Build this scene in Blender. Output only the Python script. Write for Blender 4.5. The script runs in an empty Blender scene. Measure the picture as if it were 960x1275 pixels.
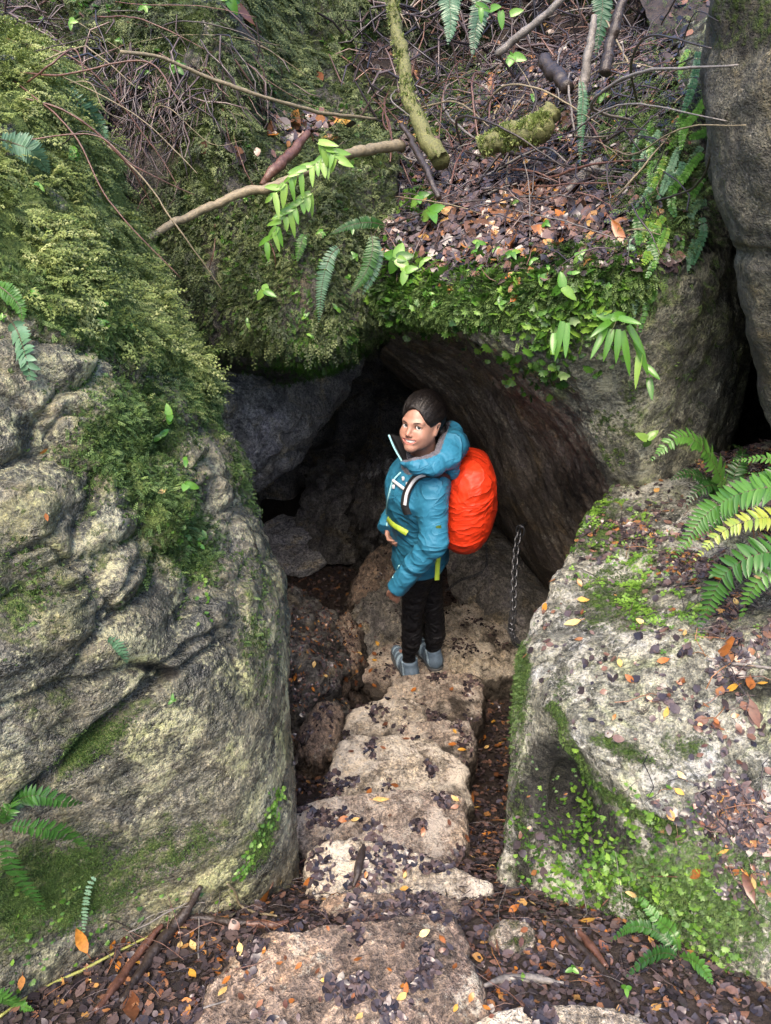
import bpy, math, random
import numpy as np
from mathutils import Vector
rng = np.random.default_rng(7)
random.seed(7)
SC = bpy.context.scene
COL = SC.collection
# ------------------------------------------------------------------ camera
CAM = np.array([0.0, 0.0, 1.6]); PITCH = math.radians(32.0); VFOV = math.radians(69.0)
CW, CH = 960.0, 1275.0
FPX = CH / 2 / math.tan(VFOV / 2)
cT, sT = math.cos(PITCH), math.sin(PITCH)

def P(px, py, Y):
    """point seen at photo pixel (px,py) at horizontal distance Y in front of the camera"""
    u = (px - CW / 2) / FPX; v = -(py - CH / 2) / FPX
    dy = cT + v * sT; dz = -sT + v * cT
    t = Y / dy
    return np.array([CAM[0] + u * t, CAM[1] + Y, CAM[2] + dz * t])

def ray(px, py):
    u = (px - CW / 2) / FPX; v = -(py - CH / 2) / FPX
    d = np.array([u, cT + v * sT, -sT + v * cT]); return d / np.linalg.norm(d)

def pix(V):
    d = np.asarray(V, float) - CAM
    f = d[:, 1] * cT - d[:, 2] * sT
    up = d[:, 1] * sT + d[:, 2] * cT
    f = np.where(np.abs(f) < 1e-3, 1e-3, f)
    return np.stack([CW / 2 + FPX * d[:, 0] / f, CH / 2 - FPX * up / f], 1), f

# ------------------------------------------------------------------ noise
def _h(x, y, z, s):
    n = (x.astype(np.uint32) * np.uint32(374761393) + y.astype(np.uint32) * np.uint32(668265263)
         + z.astype(np.uint32) * np.uint32(2147483647 - 1011) + np.uint32((s * 974634541 + 12345) & 0xffffffff))
    n = (n ^ (n >> np.uint32(13))) * np.uint32(1274126177)
    n = (n ^ (n >> np.uint32(16))) * np.uint32(2246822519)
    return n ^ (n >> np.uint32(15))

def perlin(Pn, seed=0):
    Pn = np.asarray(Pn, np.float32)
    i = np.floor(Pn).astype(np.int64); f = Pn - i
    w = f * f * f * (f * (f * 6 - 15) + 10)
    out = np.zeros(len(Pn), np.float32)
    for a in (0, 1):
        wx = w[:, 0] if a else 1 - w[:, 0]
        for b in (0, 1):
            wy = w[:, 1] if b else 1 - w[:, 1]
            for c in (0, 1):
                wz = w[:, 2] if c else 1 - w[:, 2]
                hh = _h(i[:, 0] + a, i[:, 1] + b, i[:, 2] + c, seed)
                gx = (hh & np.uint32(1023)).astype(np.float32) / 511.5 - 1
                gy = ((hh >> np.uint32(10)) & np.uint32(1023)).astype(np.float32) / 511.5 - 1
                gz = ((hh >> np.uint32(20)) & np.uint32(1023)).astype(np.float32) / 511.5 - 1
                out += wx * wy * wz * (gx * (f[:, 0] - a) + gy * (f[:, 1] - b) + gz * (f[:, 2] - c))
    return out * 1.3

def fbm(V, scale, octv=4, seed=0, ridged=False, gain=.5):
    V = np.asarray(V, np.float32)
    if len(V) == 0: return np.zeros(0, np.float32)
    o = 0; a = 1.0; tot = 0
    for k in range(octv):
        n = perlin(V * (scale * 2 ** k) + 17.3 * k, seed + k)
        o = o + a * ((1 - 2 * np.abs(n)) if ridged else n); tot += a; a *= gain
    return o / tot

def worley(V, scale, seed=0):
    V = np.asarray(V, np.float32) * scale
    i = np.floor(V).astype(np.int64)
    d1 = np.full(len(V), 9.0, np.float32); d2 = d1.copy(); idc = np.zeros(len(V), np.float32)
    for a in (-1, 0, 1):
        for b in (-1, 0, 1):
            for c in (-1, 0, 1):
                hh = _h(i[:, 0] + a, i[:, 1] + b, i[:, 2] + c, seed)
                q = np.stack([(hh & np.uint32(1023)) / 1023., ((hh >> np.uint32(10)) & np.uint32(1023)) / 1023.,
                              ((hh >> np.uint32(20)) & np.uint32(1023)) / 1023.], 1).astype(np.float32)
                q = q * .9 + i + np.array([a, b, c])
                d = np.sqrt(((V - q) ** 2).sum(1)).astype(np.float32)
                near = d < d1
                d2 = np.where(near, d1, np.minimum(d2, d))
                idc = np.where(near, (hh >> np.uint32(5) & np.uint32(255)) / 255., idc)
                d1 = np.where(near, d, d1)
    return d1, d2, idc

def nrm(a): return a / (np.linalg.norm(a, axis=-1, keepdims=True) + 1e-9)

def sstep(a, b, x):
    t = np.clip((x - a) / (b - a), 0, 1); return t * t * (3 - 2 * t)

def blob(Q, cx, cy, rx, ry, ang=0):
    a = math.radians(ang); dx = Q[:, 0] - cx; dy = Q[:, 1] - cy
    x = dx * math.cos(a) + dy * math.sin(a); y = -dx * math.sin(a) + dy * math.cos(a)
    return np.exp(-((x / rx) ** 2 + (y / ry) ** 2))

def polydist(Q, pts):
    pts = np.asarray(pts, float); best = np.full(len(Q), 1e9)
    for a, b in zip(pts[:-1], pts[1:]):
        ab = b - a; t = np.clip(((Q - a) @ ab) / (ab @ ab), 0, 1)
        best = np.minimum(best, np.linalg.norm(Q - (a + t[:, None] * ab), axis=1))
    return best

# ------------------------------------------------------------------ meshes
def mesh_from(name, V, faces, mats=None, midx=None, smooth=True, attrs=None, fattrs=None):
    V = np.asarray(V, np.float32)
    if not isinstance(faces, list): faces = [faces]
    faces = [np.asarray(f, np.int32) for f in faces if len(f)]
    me = bpy.data.meshes.new(name)
    me.vertices.add(len(V)); me.vertices.foreach_set('co', V.ravel())
    nl = sum(f.size for f in faces); nf = sum(len(f) for f in faces)
    me.loops.add(nl); me.polygons.add(nf)
    me.loops.foreach_set('vertex_index', np.concatenate([f.ravel() for f in faces]))
    st = []; o = 0
    for f in faces:
        st.append(o + np.arange(len(f)) * f.shape[1]); o += f.size
    me.polygons.foreach_set('loop_start', np.concatenate(st).astype(np.int32))
    if smooth: me.polygons.foreach_set('use_smooth', np.ones(nf, bool))
    if mats:
        for m in (mats if isinstance(mats, (list, tuple)) else [mats]): me.materials.append(m)
    if midx is not None: me.polygons.foreach_set('material_index', np.asarray(midx, np.int32))
    for k, a in (attrs or {}).items():
        a = np.asarray(a, np.float32)
        if a.ndim == 1:
            me.attributes.new(k, 'FLOAT', 'POINT').data.foreach_set('value', a)
        else:
            if a.shape[1] == 3: a = np.c_[a, np.ones(len(a), np.float32)]
            me.attributes.new(k, 'FLOAT_COLOR', 'POINT').data.foreach_set('color', a.astype(np.float32).ravel())
    for k, a in (fattrs or {}).items():
        me.attributes.new(k, 'FLOAT', 'FACE').data.foreach_set('value', np.asarray(a, np.float32))
    me.update(calc_edges=True)
    return me

def tag(o, label=None, cat=None, group=None, kind=None):
    if label: o['label'] = label
    if cat: o['category'] = cat
    if group: o['group'] = group
    if kind: o['kind'] = kind
    return o

def mk(name, V, faces, mats=None, parent=None, label=None, cat=None, group=None, kind=None, origin=None, **kw):
    V = np.asarray(V, np.float64)
    if parent is not None: o0 = np.array(parent.matrix_basis.translation) + (np.array(parent.parent.matrix_basis.translation) if parent.parent else 0)
    elif origin is not None: o0 = np.asarray(origin, float)
    else: o0 = np.array([V[:, 0].mean(), V[:, 1].mean(), V[:, 2].min()])
    ob = bpy.data.objects.new(name, mesh_from(name, V - o0, faces, mats, **kw))
    COL.objects.link(ob)
    if parent is not None: ob.parent = parent
    else: ob.location = o0
    return tag(ob, label, cat, group, kind)

def empty(name, loc, label=None, cat=None, group=None):
    o = bpy.data.objects.new(name, None); o.empty_display_size = .05
    o.location = loc; COL.objects.link(o)
    return tag(o, label, cat, group)

class MB:
    """collects pieces into one mesh, with a material index and a tint per face"""
    def __init__(s): s.V = []; s.T = []; s.Q = []; s.n = 0; s.mt = []; s.mq = []; s.ct = []; s.cq = []
    def add(s, V, F, m=0, tint=0.5):
        V = np.asarray(V, float); F = np.asarray(F, int)
        if len(F) == 0: return
        s.V.append(V)
        tt = np.full(len(F), tint) if np.isscalar(tint) else np.asarray(tint)
        if F.shape[1] == 3: s.T.append(F + s.n); s.mt.append(np.full(len(F), m)); s.ct.append(tt)
        else: s.Q.append(F + s.n); s.mq.append(np.full(len(F), m)); s.cq.append(tt)
        s.n += len(V)
    def build(s, name, mats, parent=None, smooth=True, **kw):
        V = np.concatenate(s.V); fs = []; mi = []; ti = []
        if s.T: fs.append(np.concatenate(s.T)); mi += s.mt; ti += s.ct
        if s.Q: fs.append(np.concatenate(s.Q)); mi += s.mq; ti += s.cq
        return mk(name, V, fs, mats, parent, midx=np.concatenate(mi), fattrs={'tint': np.concatenate(ti)}, smooth=smooth, **kw)

def cr_matrix(n, ts):
    """Catmull-Rom weights: rows = samples, cols = control points"""
    M = np.zeros((len(ts), n))
    for r, t in enumerate(ts):
        k = min(int(t), n - 2); f = t - k
        w = [-.5 * f ** 3 + f ** 2 - .5 * f, 1.5 * f ** 3 - 2.5 * f ** 2 + 1, -1.5 * f ** 3 + 2 * f ** 2 + .5 * f, .5 * f ** 3 - .5 * f ** 2]
        for j, ww in zip((k - 1, k, k + 1, k + 2), w):
            if j < 0: M[r, 0] += 2 * ww; M[r, 1] -= ww
            elif j >= n: M[r, n - 1] += 2 * ww; M[r, n - 2] -= ww
            else: M[r, j] += ww
    return M

def crv(pts, n):
    pts = np.asarray(pts, float)
    return cr_matrix(len(pts), np.linspace(0, len(pts) - 1, n)) @ pts

def seg_samples(C, axis, sp):
    d = np.linalg.norm(np.diff(C, axis=axis), axis=2)
    L = np.percentile(d, 60, axis=1 - axis)
    sp = np.broadcast_to(np.asarray(sp, float), L.shape)
    ts = []
    for k, l in enumerate(L):
        m = max(2, int(math.ceil(l / sp[k]))); ts += list(k + np.arange(m) / m)
    return ts + [len(L)]

def grid_faces(nu, nv):
    a = np.arange((nu - 1) * nv).reshape(nu - 1, nv)[:, :-1].ravel()
    return np.stack([a, a + 1, a + nv + 1, a + nv], 1)

def grid_normals(G):
    du = np.gradient(G, axis=0); dv = np.gradient(G, axis=1)
    n = np.cross(dv, du); n /= np.linalg.norm(n, axis=2, keepdims=True) + 1e-12
    return n

def loft(C, spu=.01, spv=.01):
    C = np.asarray(C, float)
    Mu = cr_matrix(C.shape[0], seg_samples(C, 0, spu)); Mv = cr_matrix(C.shape[1], seg_samples(C, 1, spv))
    return np.einsum('ri,ijk,cj->rck', Mu, C, Mv)

ROCKS = {}
def rockgrid(G, disp, back, flip=None):
    """displace a lofted grid along its normals by disp(V, Q, N), close it towards `back`; returns V, faces and surface info"""
    N = grid_normals(G); nu, nv = G.shape[:2]
    V0 = G.reshape(-1, 3); N0 = N.reshape(-1, 3)
    view = CAM - V0
    if ((N0 * view).sum(1) > 0).mean() < .5 if flip is None else flip: N0 = -N0; fl = True
    else: fl = False
    Q, f = pix(V0)
    d, vec = disp(V0, Q, N0)
    V = V0 + N0 * d[:, None] + (vec if vec is not None else 0)
    F = grid_faces(nu, nv)
    G2 = V.reshape(nu, nv, 3); N2 = grid_normals(G2).reshape(-1, 3)
    # face winding must follow N0
    a = np.cross(V[F[:, 1]] - V[F[:, 0]], V[F[:, 2]] - V[F[:, 0]])
    if ((a * N0[F[:, 0]]).sum(1) > 0).mean() < .5: F = F[:, ::-1]
    if (N2 * N0).sum() < 0: N2 = -N2
    idx = np.arange(nu * nv).reshape(nu, nv)
    loop = np.concatenate([idx[0, :-1], idx[:-1, -1], idx[-1, :0:-1], idx[:0:-1, 0]])
    bl = V[loop] * .7 + V[loop].mean(0) * .3 + np.asarray(back, float)
    c = bl.mean(0) + np.asarray(back, float) * .15
    n = len(V); m = len(loop)
    VV = np.concatenate([V, bl, c[None]])
    k = np.arange(m); k2 = (k + 1) % m
    S = np.stack([loop[k], loop[k2], n + k2, n + k], 1); T = np.stack([n + k, n + k2, np.full(m, n + m)], 1)
    a = np.cross(VV[S[:, 1]] - VV[S[:, 0]], VV[S[:, 2]] - VV[S[:, 0]])
    if ((a * (VV[S[:, 0]] - c)).sum(1) > 0).mean() < .5: S = S[:, ::-1]; T = T[:, ::-1]
    return VV, [np.concatenate([F, S]), T], V, N2, F, n

def make_rock(name, C, disp, back, mat, moss=None, stain=None, spu=.01, spv=.01, key=None, flip=None, zone=None, **tags):
    C = np.array([[P(*c) if len(c) == 3 else np.array(c[:3]) for c in row] for row in C])
    G = loft(C, spu, spv)
    VV, faces, V, N, F, n = rockgrid(G, disp, back, flip)
    Q, f = pix(V)
    z = np.zeros(len(VV) - n)
    attrs = {}
    m = moss(V, Q, N) if moss else np.zeros(n)
    attrs['moss'] = np.concatenate([m, z + .5])
    attrs['stain'] = np.concatenate([stain(V, Q, N) if stain else np.zeros(n), z + .5])
    if zone:      # a second kind of stone on part of the boulder
        zf = zone(V, Q, N)[F].mean(1) > .5; mi = np.zeros(sum(len(q) for q in faces), int); mi[:len(F)] = zf; tags['midx'] = mi
    ob = mk(name, VV, faces, mat, attrs=attrs, **tags)
    ROCKS[key or name] = dict(V=V, N=N, F=F, Q=Q, moss=m, ob=ob, f=f)
    return ob

# ------------------------------------------------------------------ swept tubes
def tube(pts, rad, n=7, cap=True, flat=1.0, jitter=0):
    pts = np.asarray(pts, float); m = len(pts)
    rad = np.broadcast_to(np.asarray(rad, float), (m,))
    t = np.gradient(pts, axis=0); t /= np.linalg.norm(t, axis=1, keepdims=True) + 1e-12
    up = np.array([0, 0, 1.]) if abs(t[0][2]) < .9 else np.array([1., 0, 0])
    V = []
    a = np.linspace(0, 2 * math.pi, n, endpoint=False)
    for k in range(m):
        s = np.cross(t[k], up); s /= np.linalg.norm(s) + 1e-12
        up = np.cross(s, t[k]); up /= np.linalg.norm(up) + 1e-12
        r = rad[k] * (1 + (jitter * (np.random.RandomState(k * 7 + m).rand(n) - .5) if jitter else 0))
        V.append(pts[k] + (np.cos(a) * r)[:, None] * s + (np.sin(a) * r * flat)[:, None] * up)
    V = np.concatenate(V)
    F = []
    for k in range(m - 1):
        for j in range(n):
            F.append((k * n + j, k * n + (j + 1) % n, (k + 1) * n + (j + 1) % n, (k + 1) * n + j))
    F = np.array(F)[:, ::-1]
    if cap:
        V = np.concatenate([V, pts[:1], pts[-1:]])
        q = len(V) - 2; o = (m - 1) * n
        C1 = [(q, (j + 1) % n, j, j) for j in range(n)]; C2 = [(q + 1, o + j, o + (j + 1) % n, o + (j + 1) % n) for j in range(n)]
        T = np.array([(c[0], c[2], c[1]) for c in C1] + [(c[0], c[2], c[1]) for c in C2])
        return V, F, T
    return V, F, np.zeros((0, 3), int)

def addtube(mb, pts, rad, m=0, tint=.5, n=7, **kw):
    V, F, T = tube(pts, rad, n, **kw)
    mb.add(V, F, m, tint)
    if len(T):
        mb.V.append(np.zeros((0, 3))); mb.T.append(T + mb.n - len(V)); mb.mt.append(np.full(len(T), m)); mb.ct.append(np.full(len(T), tint))
# ------------------------------------------------------------------ materials
class NT:
    def __init__(s, name):
        s.m = bpy.data.materials.new(name); s.m.use_nodes = True
        s.t = s.m.node_tree; s.t.nodes.clear()
        s.out = s.t.nodes.new('ShaderNodeOutputMaterial')
    def n(s, typ, **kw):
        nd = s.t.nodes.new('ShaderNode' + typ)
        for k, v in kw.items():
            if k.startswith('i_'):
                s.set(nd, k[2:].replace('_', ' '), v)
            else: setattr(nd, k, v)
        return nd
    def set(s, nd, key, v):
        sk = nd.inputs[int(key)] if key.isdigit() else nd.inputs[key]
        if isinstance(v, bpy.types.NodeSocket): s.t.links.new(v, sk)
        else: sk.default_value = v
    def noise(s, vec, scale, detail=4, rough=.6, dist=0.0):
        nd = s.n('TexNoise'); s.set(nd, 'Vector', vec); s.set(nd, 'Scale', scale); s.set(nd, 'Detail', detail); s.set(nd, 'Roughness', rough); s.set(nd, 'Distortion', dist)
        return nd.outputs['Fac']
    def ramp(s, fac, *stops, interp='LINEAR'):
        nd = s.n('ValToRGB'); s.set(nd, 'Fac', fac); cr = nd.color_ramp; cr.interpolation = interp
        while len(cr.elements) < len(stops): cr.elements.new(.5)
        for e, (p, c) in zip(cr.elements, stops):
            e.position = p; e.color = (c if isinstance(c, (tuple, list)) else (c, c, c)) + ((1,) if not isinstance(c, (tuple, list)) or len(c) == 3 else ())
        return nd.outputs['Color']
    def mix(s, fac, a, b, bt='MIX'):
        nd = s.n('MixRGB', blend_type=bt); s.set(nd, 'Fac', fac)
        for k, v in (('Color1', a), ('Color2', b)):
            s.set(nd, k, v if isinstance(v, bpy.types.NodeSocket) else tuple(v) + ((1,) if len(v) == 3 else ()))
        return nd.outputs['Color']
    def math(s, op, a, b=0.0, clamp=False):
        nd = s.n('Math', operation=op, use_clamp=clamp); s.set(nd, '0', a); s.set(nd, '1', b); return nd.outputs[0]
    def mapr(s, v, a, b, c=0.0, d=1.0):
        nd = s.n('MapRange'); s.set(nd, 'Value', v); s.set(nd, '1', a); s.set(nd, '2', b); s.set(nd, '3', c); s.set(nd, '4', d); return nd.outputs[0]
    def attr(s, name): return s.n('Attribute', attribute_name=name).outputs['Fac']
    def bump(s, h, strength, dist, normal=None):
        nd = s.n('Bump'); s.set(nd, 'Height', h); s.set(nd, 'Strength', strength); s.set(nd, 'Distance', dist)
        if normal is not None: s.set(nd, 'Normal', normal)
        return nd.outputs[0]
    def bsdf(s, color, rough=.6, normal=None, spec=.5, trans=0.0, metal=0.0, **kw):
        nd = s.n('BsdfPrincipled'); s.set(nd, 'Base Color', color if isinstance(color, bpy.types.NodeSocket) else tuple(color) + (1,))
        s.set(nd, 'Roughness', rough); s.set(nd, 'Specular IOR Level', spec); s.set(nd, 'Metallic', metal)
        for k, v in kw.items(): s.set(nd, k.replace('_', ' '), v)
        if normal is not None: s.set(nd, 'Normal', normal)
        o = nd.outputs[0]
        if trans:
            tr = s.n('BsdfTranslucent'); s.set(tr, 'Color', color if isinstance(color, bpy.types.NodeSocket) else tuple(color) + (1,))
            mx = s.n('MixShader'); s.set(mx, '0', trans); s.t.links.new(o, mx.inputs[1]); s.t.links.new(tr.outputs[0], mx.inputs[2]); o = mx.outputs[0]
        s.t.links.new(o, s.out.inputs[0]); return s.m

def rock_material(name, dark, mid, light, lichen=(.45, .42, .34), mossc=((.03, .055, .012), (.10, .15, .03)), stainc=(.012, .012, .012),
                  stretch=(1, 1, 1), rot=(0, 0, 0), rough=(.35, .75), lich=.55, bumps=1.0, scale=1.0, hues=((.85, .85, 1.0), (1.15, 1.0, .70))):
    m = NT(name)
    tc = m.n('TexCoord').outputs['Object']
    mp = m.n('Mapping'); m.set(mp, 'Vector', tc); m.set(mp, 'Scale', stretch); m.set(mp, 'Rotation', rot)
    v = mp.outputs[0]
    n1 = m.noise(v, 3.2 * scale, 7, .65, .6)
    n2 = m.noise(v, 13 * scale, 6, .7, .3)
    n3 = m.noise(v, 60 * scale, 4, .7)
    n4 = m.noise(tc, 190 * scale, 3, .6)
    c = m.ramp(n1, (.40, dark), (.50, mid), (.62, light))
    c2 = m.ramp(n2, (.38, dark), (.50, mid), (.62, light))
    c = m.mix(.5, c, c2)
    sp = m.ramp(n3, (.40, (.30, .29, .29)), (.5, (.92, .92, .92)), (.62, (1.6, 1.55, 1.42)))
    c = m.mix(.8, c, sp, 'MULTIPLY')
    sp2 = m.ramp(n4, (.38, (.45, .45, .45)), (.52, (1.0, 1.0, 1.0)), (.66, (1.5, 1.45, 1.35)))
    c = m.mix(.7, c, sp2, 'MULTIPLY')
    ln = m.mapr(m.math('MULTIPLY', m.noise(tc, 7 * scale, 6, .72, .5), m.math('ADD', m.noise(tc, 90, 3, .7), .5)), lich - .04, lich + .06)
    c = m.mix(m.math('MULTIPLY', ln, .75), c, lichen)
    if hues:     # broad ochre, violet-grey and algae-green tinges in the stone
        hn = m.noise(tc, 4.5 * scale, 5, .7, 1.0)
        c = m.mix(.75, c, m.ramp(hn, (.38, hues[0]), (.46, (1, 1, 1)), (.53, (1, 1, 1)), (.61, hues[1])), 'MULTIPLY')
    # dark wet film
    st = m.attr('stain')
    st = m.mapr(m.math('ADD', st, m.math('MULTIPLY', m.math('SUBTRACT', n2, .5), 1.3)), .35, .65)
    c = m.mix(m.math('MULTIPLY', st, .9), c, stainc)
    # moss / algae film growing on the stone
    ms = m.attr('moss')
    mn = m.math('ADD', m.math('MULTIPLY', m.math('SUBTRACT', m.noise(tc, 22, 6, .75), .5), 1.5), m.math('MULTIPLY', m.math('SUBTRACT', n3, .5), .8))
    mk_ = m.mapr(m.math('ADD', ms, mn), .36, .62)
    mk_ = m.math('MULTIPLY', mk_, m.mapr(ms, .0, .12))
    mc = m.mix(m.noise(tc, 40, 5, .8), mossc[0], mossc[1])
    mc = m.mix(.6, mc, m.ramp(n4, (.3, (.35, .35, .35)), (.6, (1.3, 1.3, 1.3))), 'MULTIPLY')
    c = m.mix(mk_, c, mc)
    r = m.mapr(n2, .3, .7, rough[0], rough[1])
    r = m.math('MAXIMUM', r, m.math('MULTIPLY', m.math('MAXIMUM', mk_, st), .85))
    h = m.math('ADD', m.math('MULTIPLY', n2, .6), m.math('ADD', m.math('MULTIPLY', n3, .35), m.math('MULTIPLY', n4, .17)))
    h = m.math('ADD', h, m.math('MULTIPLY', mk_, m.math('MULTIPLY', n4, .5)))
    nb = m.bump(h, 1.0 * bumps, .05)
    return m.bsdf(c, r, nb, spec=m.mapr(m.math('MAXIMUM', mk_, st), 0, 1, .5, .15))

def leafy(name, stops, rough=.5, trans=.25, spec=.4, noise_amt=.35, scale=60, bump=0.0):
    """foliage or litter: colour from the per-leaf tint, mottled"""
    m = NT(name)
    tc = m.n('TexCoord').outputs['Object']
    c = m.ramp(m.attr('tint'), *stops)
    n = m.noise(tc, scale, 4, .7)
    c = m.mix(noise_amt, c, m.ramp(n, (.3, (.35, .35, .3)), (.65, (1.25, 1.25, 1.2))), 'MULTIPLY')
    nb = m.bump(n, bump, .004) if bump else None
    return m.bsdf(c, rough, nb, spec=spec, trans=trans)

def plain(name, col, rough=.5, metal=0, var=.25, scale=40, spec=.5, bump=.0, **kw):
    m = NT(name); tc = m.n('TexCoord').outputs['Object']
    n = m.noise(tc, scale, 5, .65)
    c = m.mix(var, tuple(col), m.ramp(n, (.3, (.3, .3, .3)), (.7, (1.3, 1.3, 1.3))), 'MULTIPLY')
    return m.bsdf(c, m.mapr(n, .3, .7, max(.05, rough - .1), min(1, rough + .1)), m.bump(n, bump, .005) if bump else None, metal=metal, spec=spec, **kw)

M = {}
M['left_rock'] = rock_material('left_rock', (.024, .027, .023), (.105, .105, .078), (.25, .225, .155), lichen=(.38, .37, .22), lich=.56, rough=(.14, .42), bumps=.75, mossc=((.035, .06, .018), (.14, .19, .055)), hues=((.90, .93, 1.10), (1.0, 1.06, .76)))
M['smooth_rock'] = M['left_rock']
M['back_rock'] = rock_material('mossy_rock', (.02, .021, .018), (.06, .06, .052), (.15, .14, .12), lich=.68, mossc=((.02, .035, .01), (.085, .12, .03)))
M['roof_rock'] = rock_material('roof_rock', (.026, .029, .025), (.115, .12, .098), (.27, .265, .20), lichen=(.38, .38, .27), lich=.56, hues=((.9, .95, 1.08), (.95, 1.1, .62)), rough=(.35, .7))
M['slab_rock'] = rock_material('slab_rock', (.030, .026, .021), (.11, .092, .074), (.22, .19, .155), lichen=(.30, .28, .23), lich=.62, bumps=.6, stretch=(1, 1.6, 1.1), rot=(.3, .5, .6), rough=(.4, .75))
M['slab_rock'] = M['slab_rock']
M['right_rock'] = rock_material('right_rock', (.04, .042, .036), (.17, .175, .14), (.38, .375, .31), lichen=(.50, .49, .42), lich=.54, rough=(.15, .42), hues=((.90, .94, 1.08), (.95, 1.04, .76)), mossc=((.03, .06, .015), (.13, .20, .05)))
M['grey_rock'] = rock_material('grey_rock', (.026, .026, .020), (.075, .073, .055), (.14, .135, .10), lich=.68, rough=(.5, .85))
M['hang_rock'] = rock_material('hanging_block_rock', (.09, .095, .10), (.30, .305, .315), (.46, .46, .45), lich=.66, rough=(.3, .65))
M['cave_rock'] = rock_material('cave_rock', (.045, .044, .043), (.17, .165, .155), (.34, .325, .30), lich=.7, rough=(.25, .6))
M['step_rock'] = rock_material('step_rock', (.14, .12, .095), (.47, .41, .325), (.72, .65, .545), lichen=(.68, .62, .52), lich=.5, rough=(.18, .5), stainc=(.03, .024, .02), bumps=1.2, hues=((.98, .95, .97), (1.06, 1.0, .90)))
M['step_rock_warm'] = rock_material('pinkish_step_rock', (.13, .105, .09), (.44, .365, .305), (.68, .595, .51), lichen=(.62, .56, .48), lich=.53, rough=(.18, .5), stainc=(.03, .024, .02), bumps=1.2, scale=1.3, hues=((.98, .95, .97), (1.06, 1.0, .90)))
M['brown_rock'] = rock_material('brown_rock', (.05, .042, .036), (.22, .165, .13), (.42, .325, .25), lich=.62, rough=(.22, .55), hues=((.97, .93, .97), (1.08, .98, .86)))
m = NT('dark_soil'); tc = m.n('TexCoord').outputs['Object']
n1 = m.noise(tc, 9, 6, .7); n2 = m.noise(tc, 60, 6, .75)
c = m.mix(.5, m.ramp(n1, (.3, (.012, .009, .008)), (.7, (.05, .034, .026))), m.ramp(n2, (.3, (.008, .007, .007)), (.7, (.075, .05, .036))))
M['soil'] = m.bsdf(c, m.mapr(n2, .3, .7, .25, .8), m.bump(n2, 1.0, .02))

M['pale_stone'] = rock_material('pale_cave_stone', (.2, .2, .205), (.44, .44, .45), (.6, .6, .58), lich=.75, rough=(.35, .6))

def fabric(name, col, rough=.7, crease=1.0, scale=4.8, spec=.3, sheen=.1):
    """woven shell cloth: sharp irregular creases and a faint weave in the bump, slight wear in the colour"""
    m = NT(name); tc = m.n('TexCoord').outputs['Object']
    hs = []
    for k, (sc, w) in enumerate(((scale, 1.0), (scale * 2.1, .35))):
        mp = m.n('Mapping'); m.set(mp, 'Vector', tc); m.set(mp, 'Location', (k * 3.1, 1.7, k)); m.set(mp, 'Rotation', (.3 + k, .4, .2)); m.set(mp, 'Scale', (1, 1, 1.5))
        n = m.noise(mp.outputs[0], sc, 2, .5, 1.2)
        a = m.math('ABSOLUTE', m.math('SUBTRACT', n, .5)); hs.append(m.math('MULTIPLY', m.math('POWER', m.math('MULTIPLY', a, 5.0, True), .55), -w))
    h = m.math('ADD', hs[0], hs[1])
    n3 = m.noise(tc, 5, 4, .6); n4 = m.noise(tc, 260, 2, .5)
    h = m.math('ADD', h, m.math('MULTIPLY', n4, .06))
    c = m.mix(.3, tuple(col), m.ramp(n3, (.3, (.6, .6, .6)), (.7, (1.25, 1.25, 1.25))), 'MULTIPLY')
    c = m.mix(.25, c, m.ramp(n4, (.35, (.7, .7, .7)), (.65, (1.15, 1.15, 1.15))), 'MULTIPLY')
    return m.bsdf(c, rough, m.bump(h, .6 * crease, .022), spec=spec, Sheen_Weight=sheen)
# ------------------------------------------------------------------ terrain
def Gz(px, py, z):
    d = ray(px, py); t = (z - CAM[2]) / d[2]; return CAM + d * t

def zpath(y):
    return np.interp(y, [-60, .70, .95, 1.25, 1.6, 1.95, 2.3, 2.75, 3.1, 3.8, 4.8, 7], [0, 0, -.10, -.36, -.62, -.88, -1.12, -1.32, -1.42, -1.52, -1.6, -1.62])

def zground(x, y):
    z = zpath(y)
    rise = 1.25 * sstep(1.5, 3.2, np.abs(x)) * sstep(-2.0, 1.5, y)
    z = z + rise * (1 - z / 1.25) 
    far = sstep(6.3, 9.0, y)
    z = z * (1 - far) + far * (1.3 + .02 * np.abs(y))
    bx = sstep(6, 40, np.hypot(x, y)); z = z + bx * 1.5
    return z

def grade(lo, hi, d, far):
    mid = np.arange(lo, hi + d, d); out = np.geomspace(d * 2, far, 24)
    return np.concatenate([lo - out[::-1], mid, hi + out])
gx = grade(-1.4, 1.4, .016, 70); gy = grade(.4, 4.6, .016, 80)
XX, YY = np.meshgrid(gx, gy)
gv = np.stack([XX.ravel(), YY.ravel(), zground(XX.ravel(), YY.ravel())], 1)
near = ((np.abs(gv[:, 0]) < 1.5) & (gv[:, 1] > .2) & (gv[:, 1] < 5))
gv[near, 2] += .03 * fbm(gv[near], 4, 4, 3) + .014 * fbm(gv[near], 22, 3, 5)
GROUND = mk('ground', gv, grid_faces(len(gy), len(gx)), M['soil'], kind='structure', origin=(0, 0, 0), label='dark wet forest soil of the path and the cave floor')
_gn = grid_normals(gv.reshape(len(gy), len(gx), 3)).reshape(-1, 3)
if _gn[:, 2].mean() < 0: _gn = -_gn
ROCKS['ground'] = dict(V=gv, N=_gn, F=grid_faces(len(gy), len(gx)), Q=pix(gv)[0], moss=np.zeros(len(gv)), ob=GROUND, f=pix(gv)[1])

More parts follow.
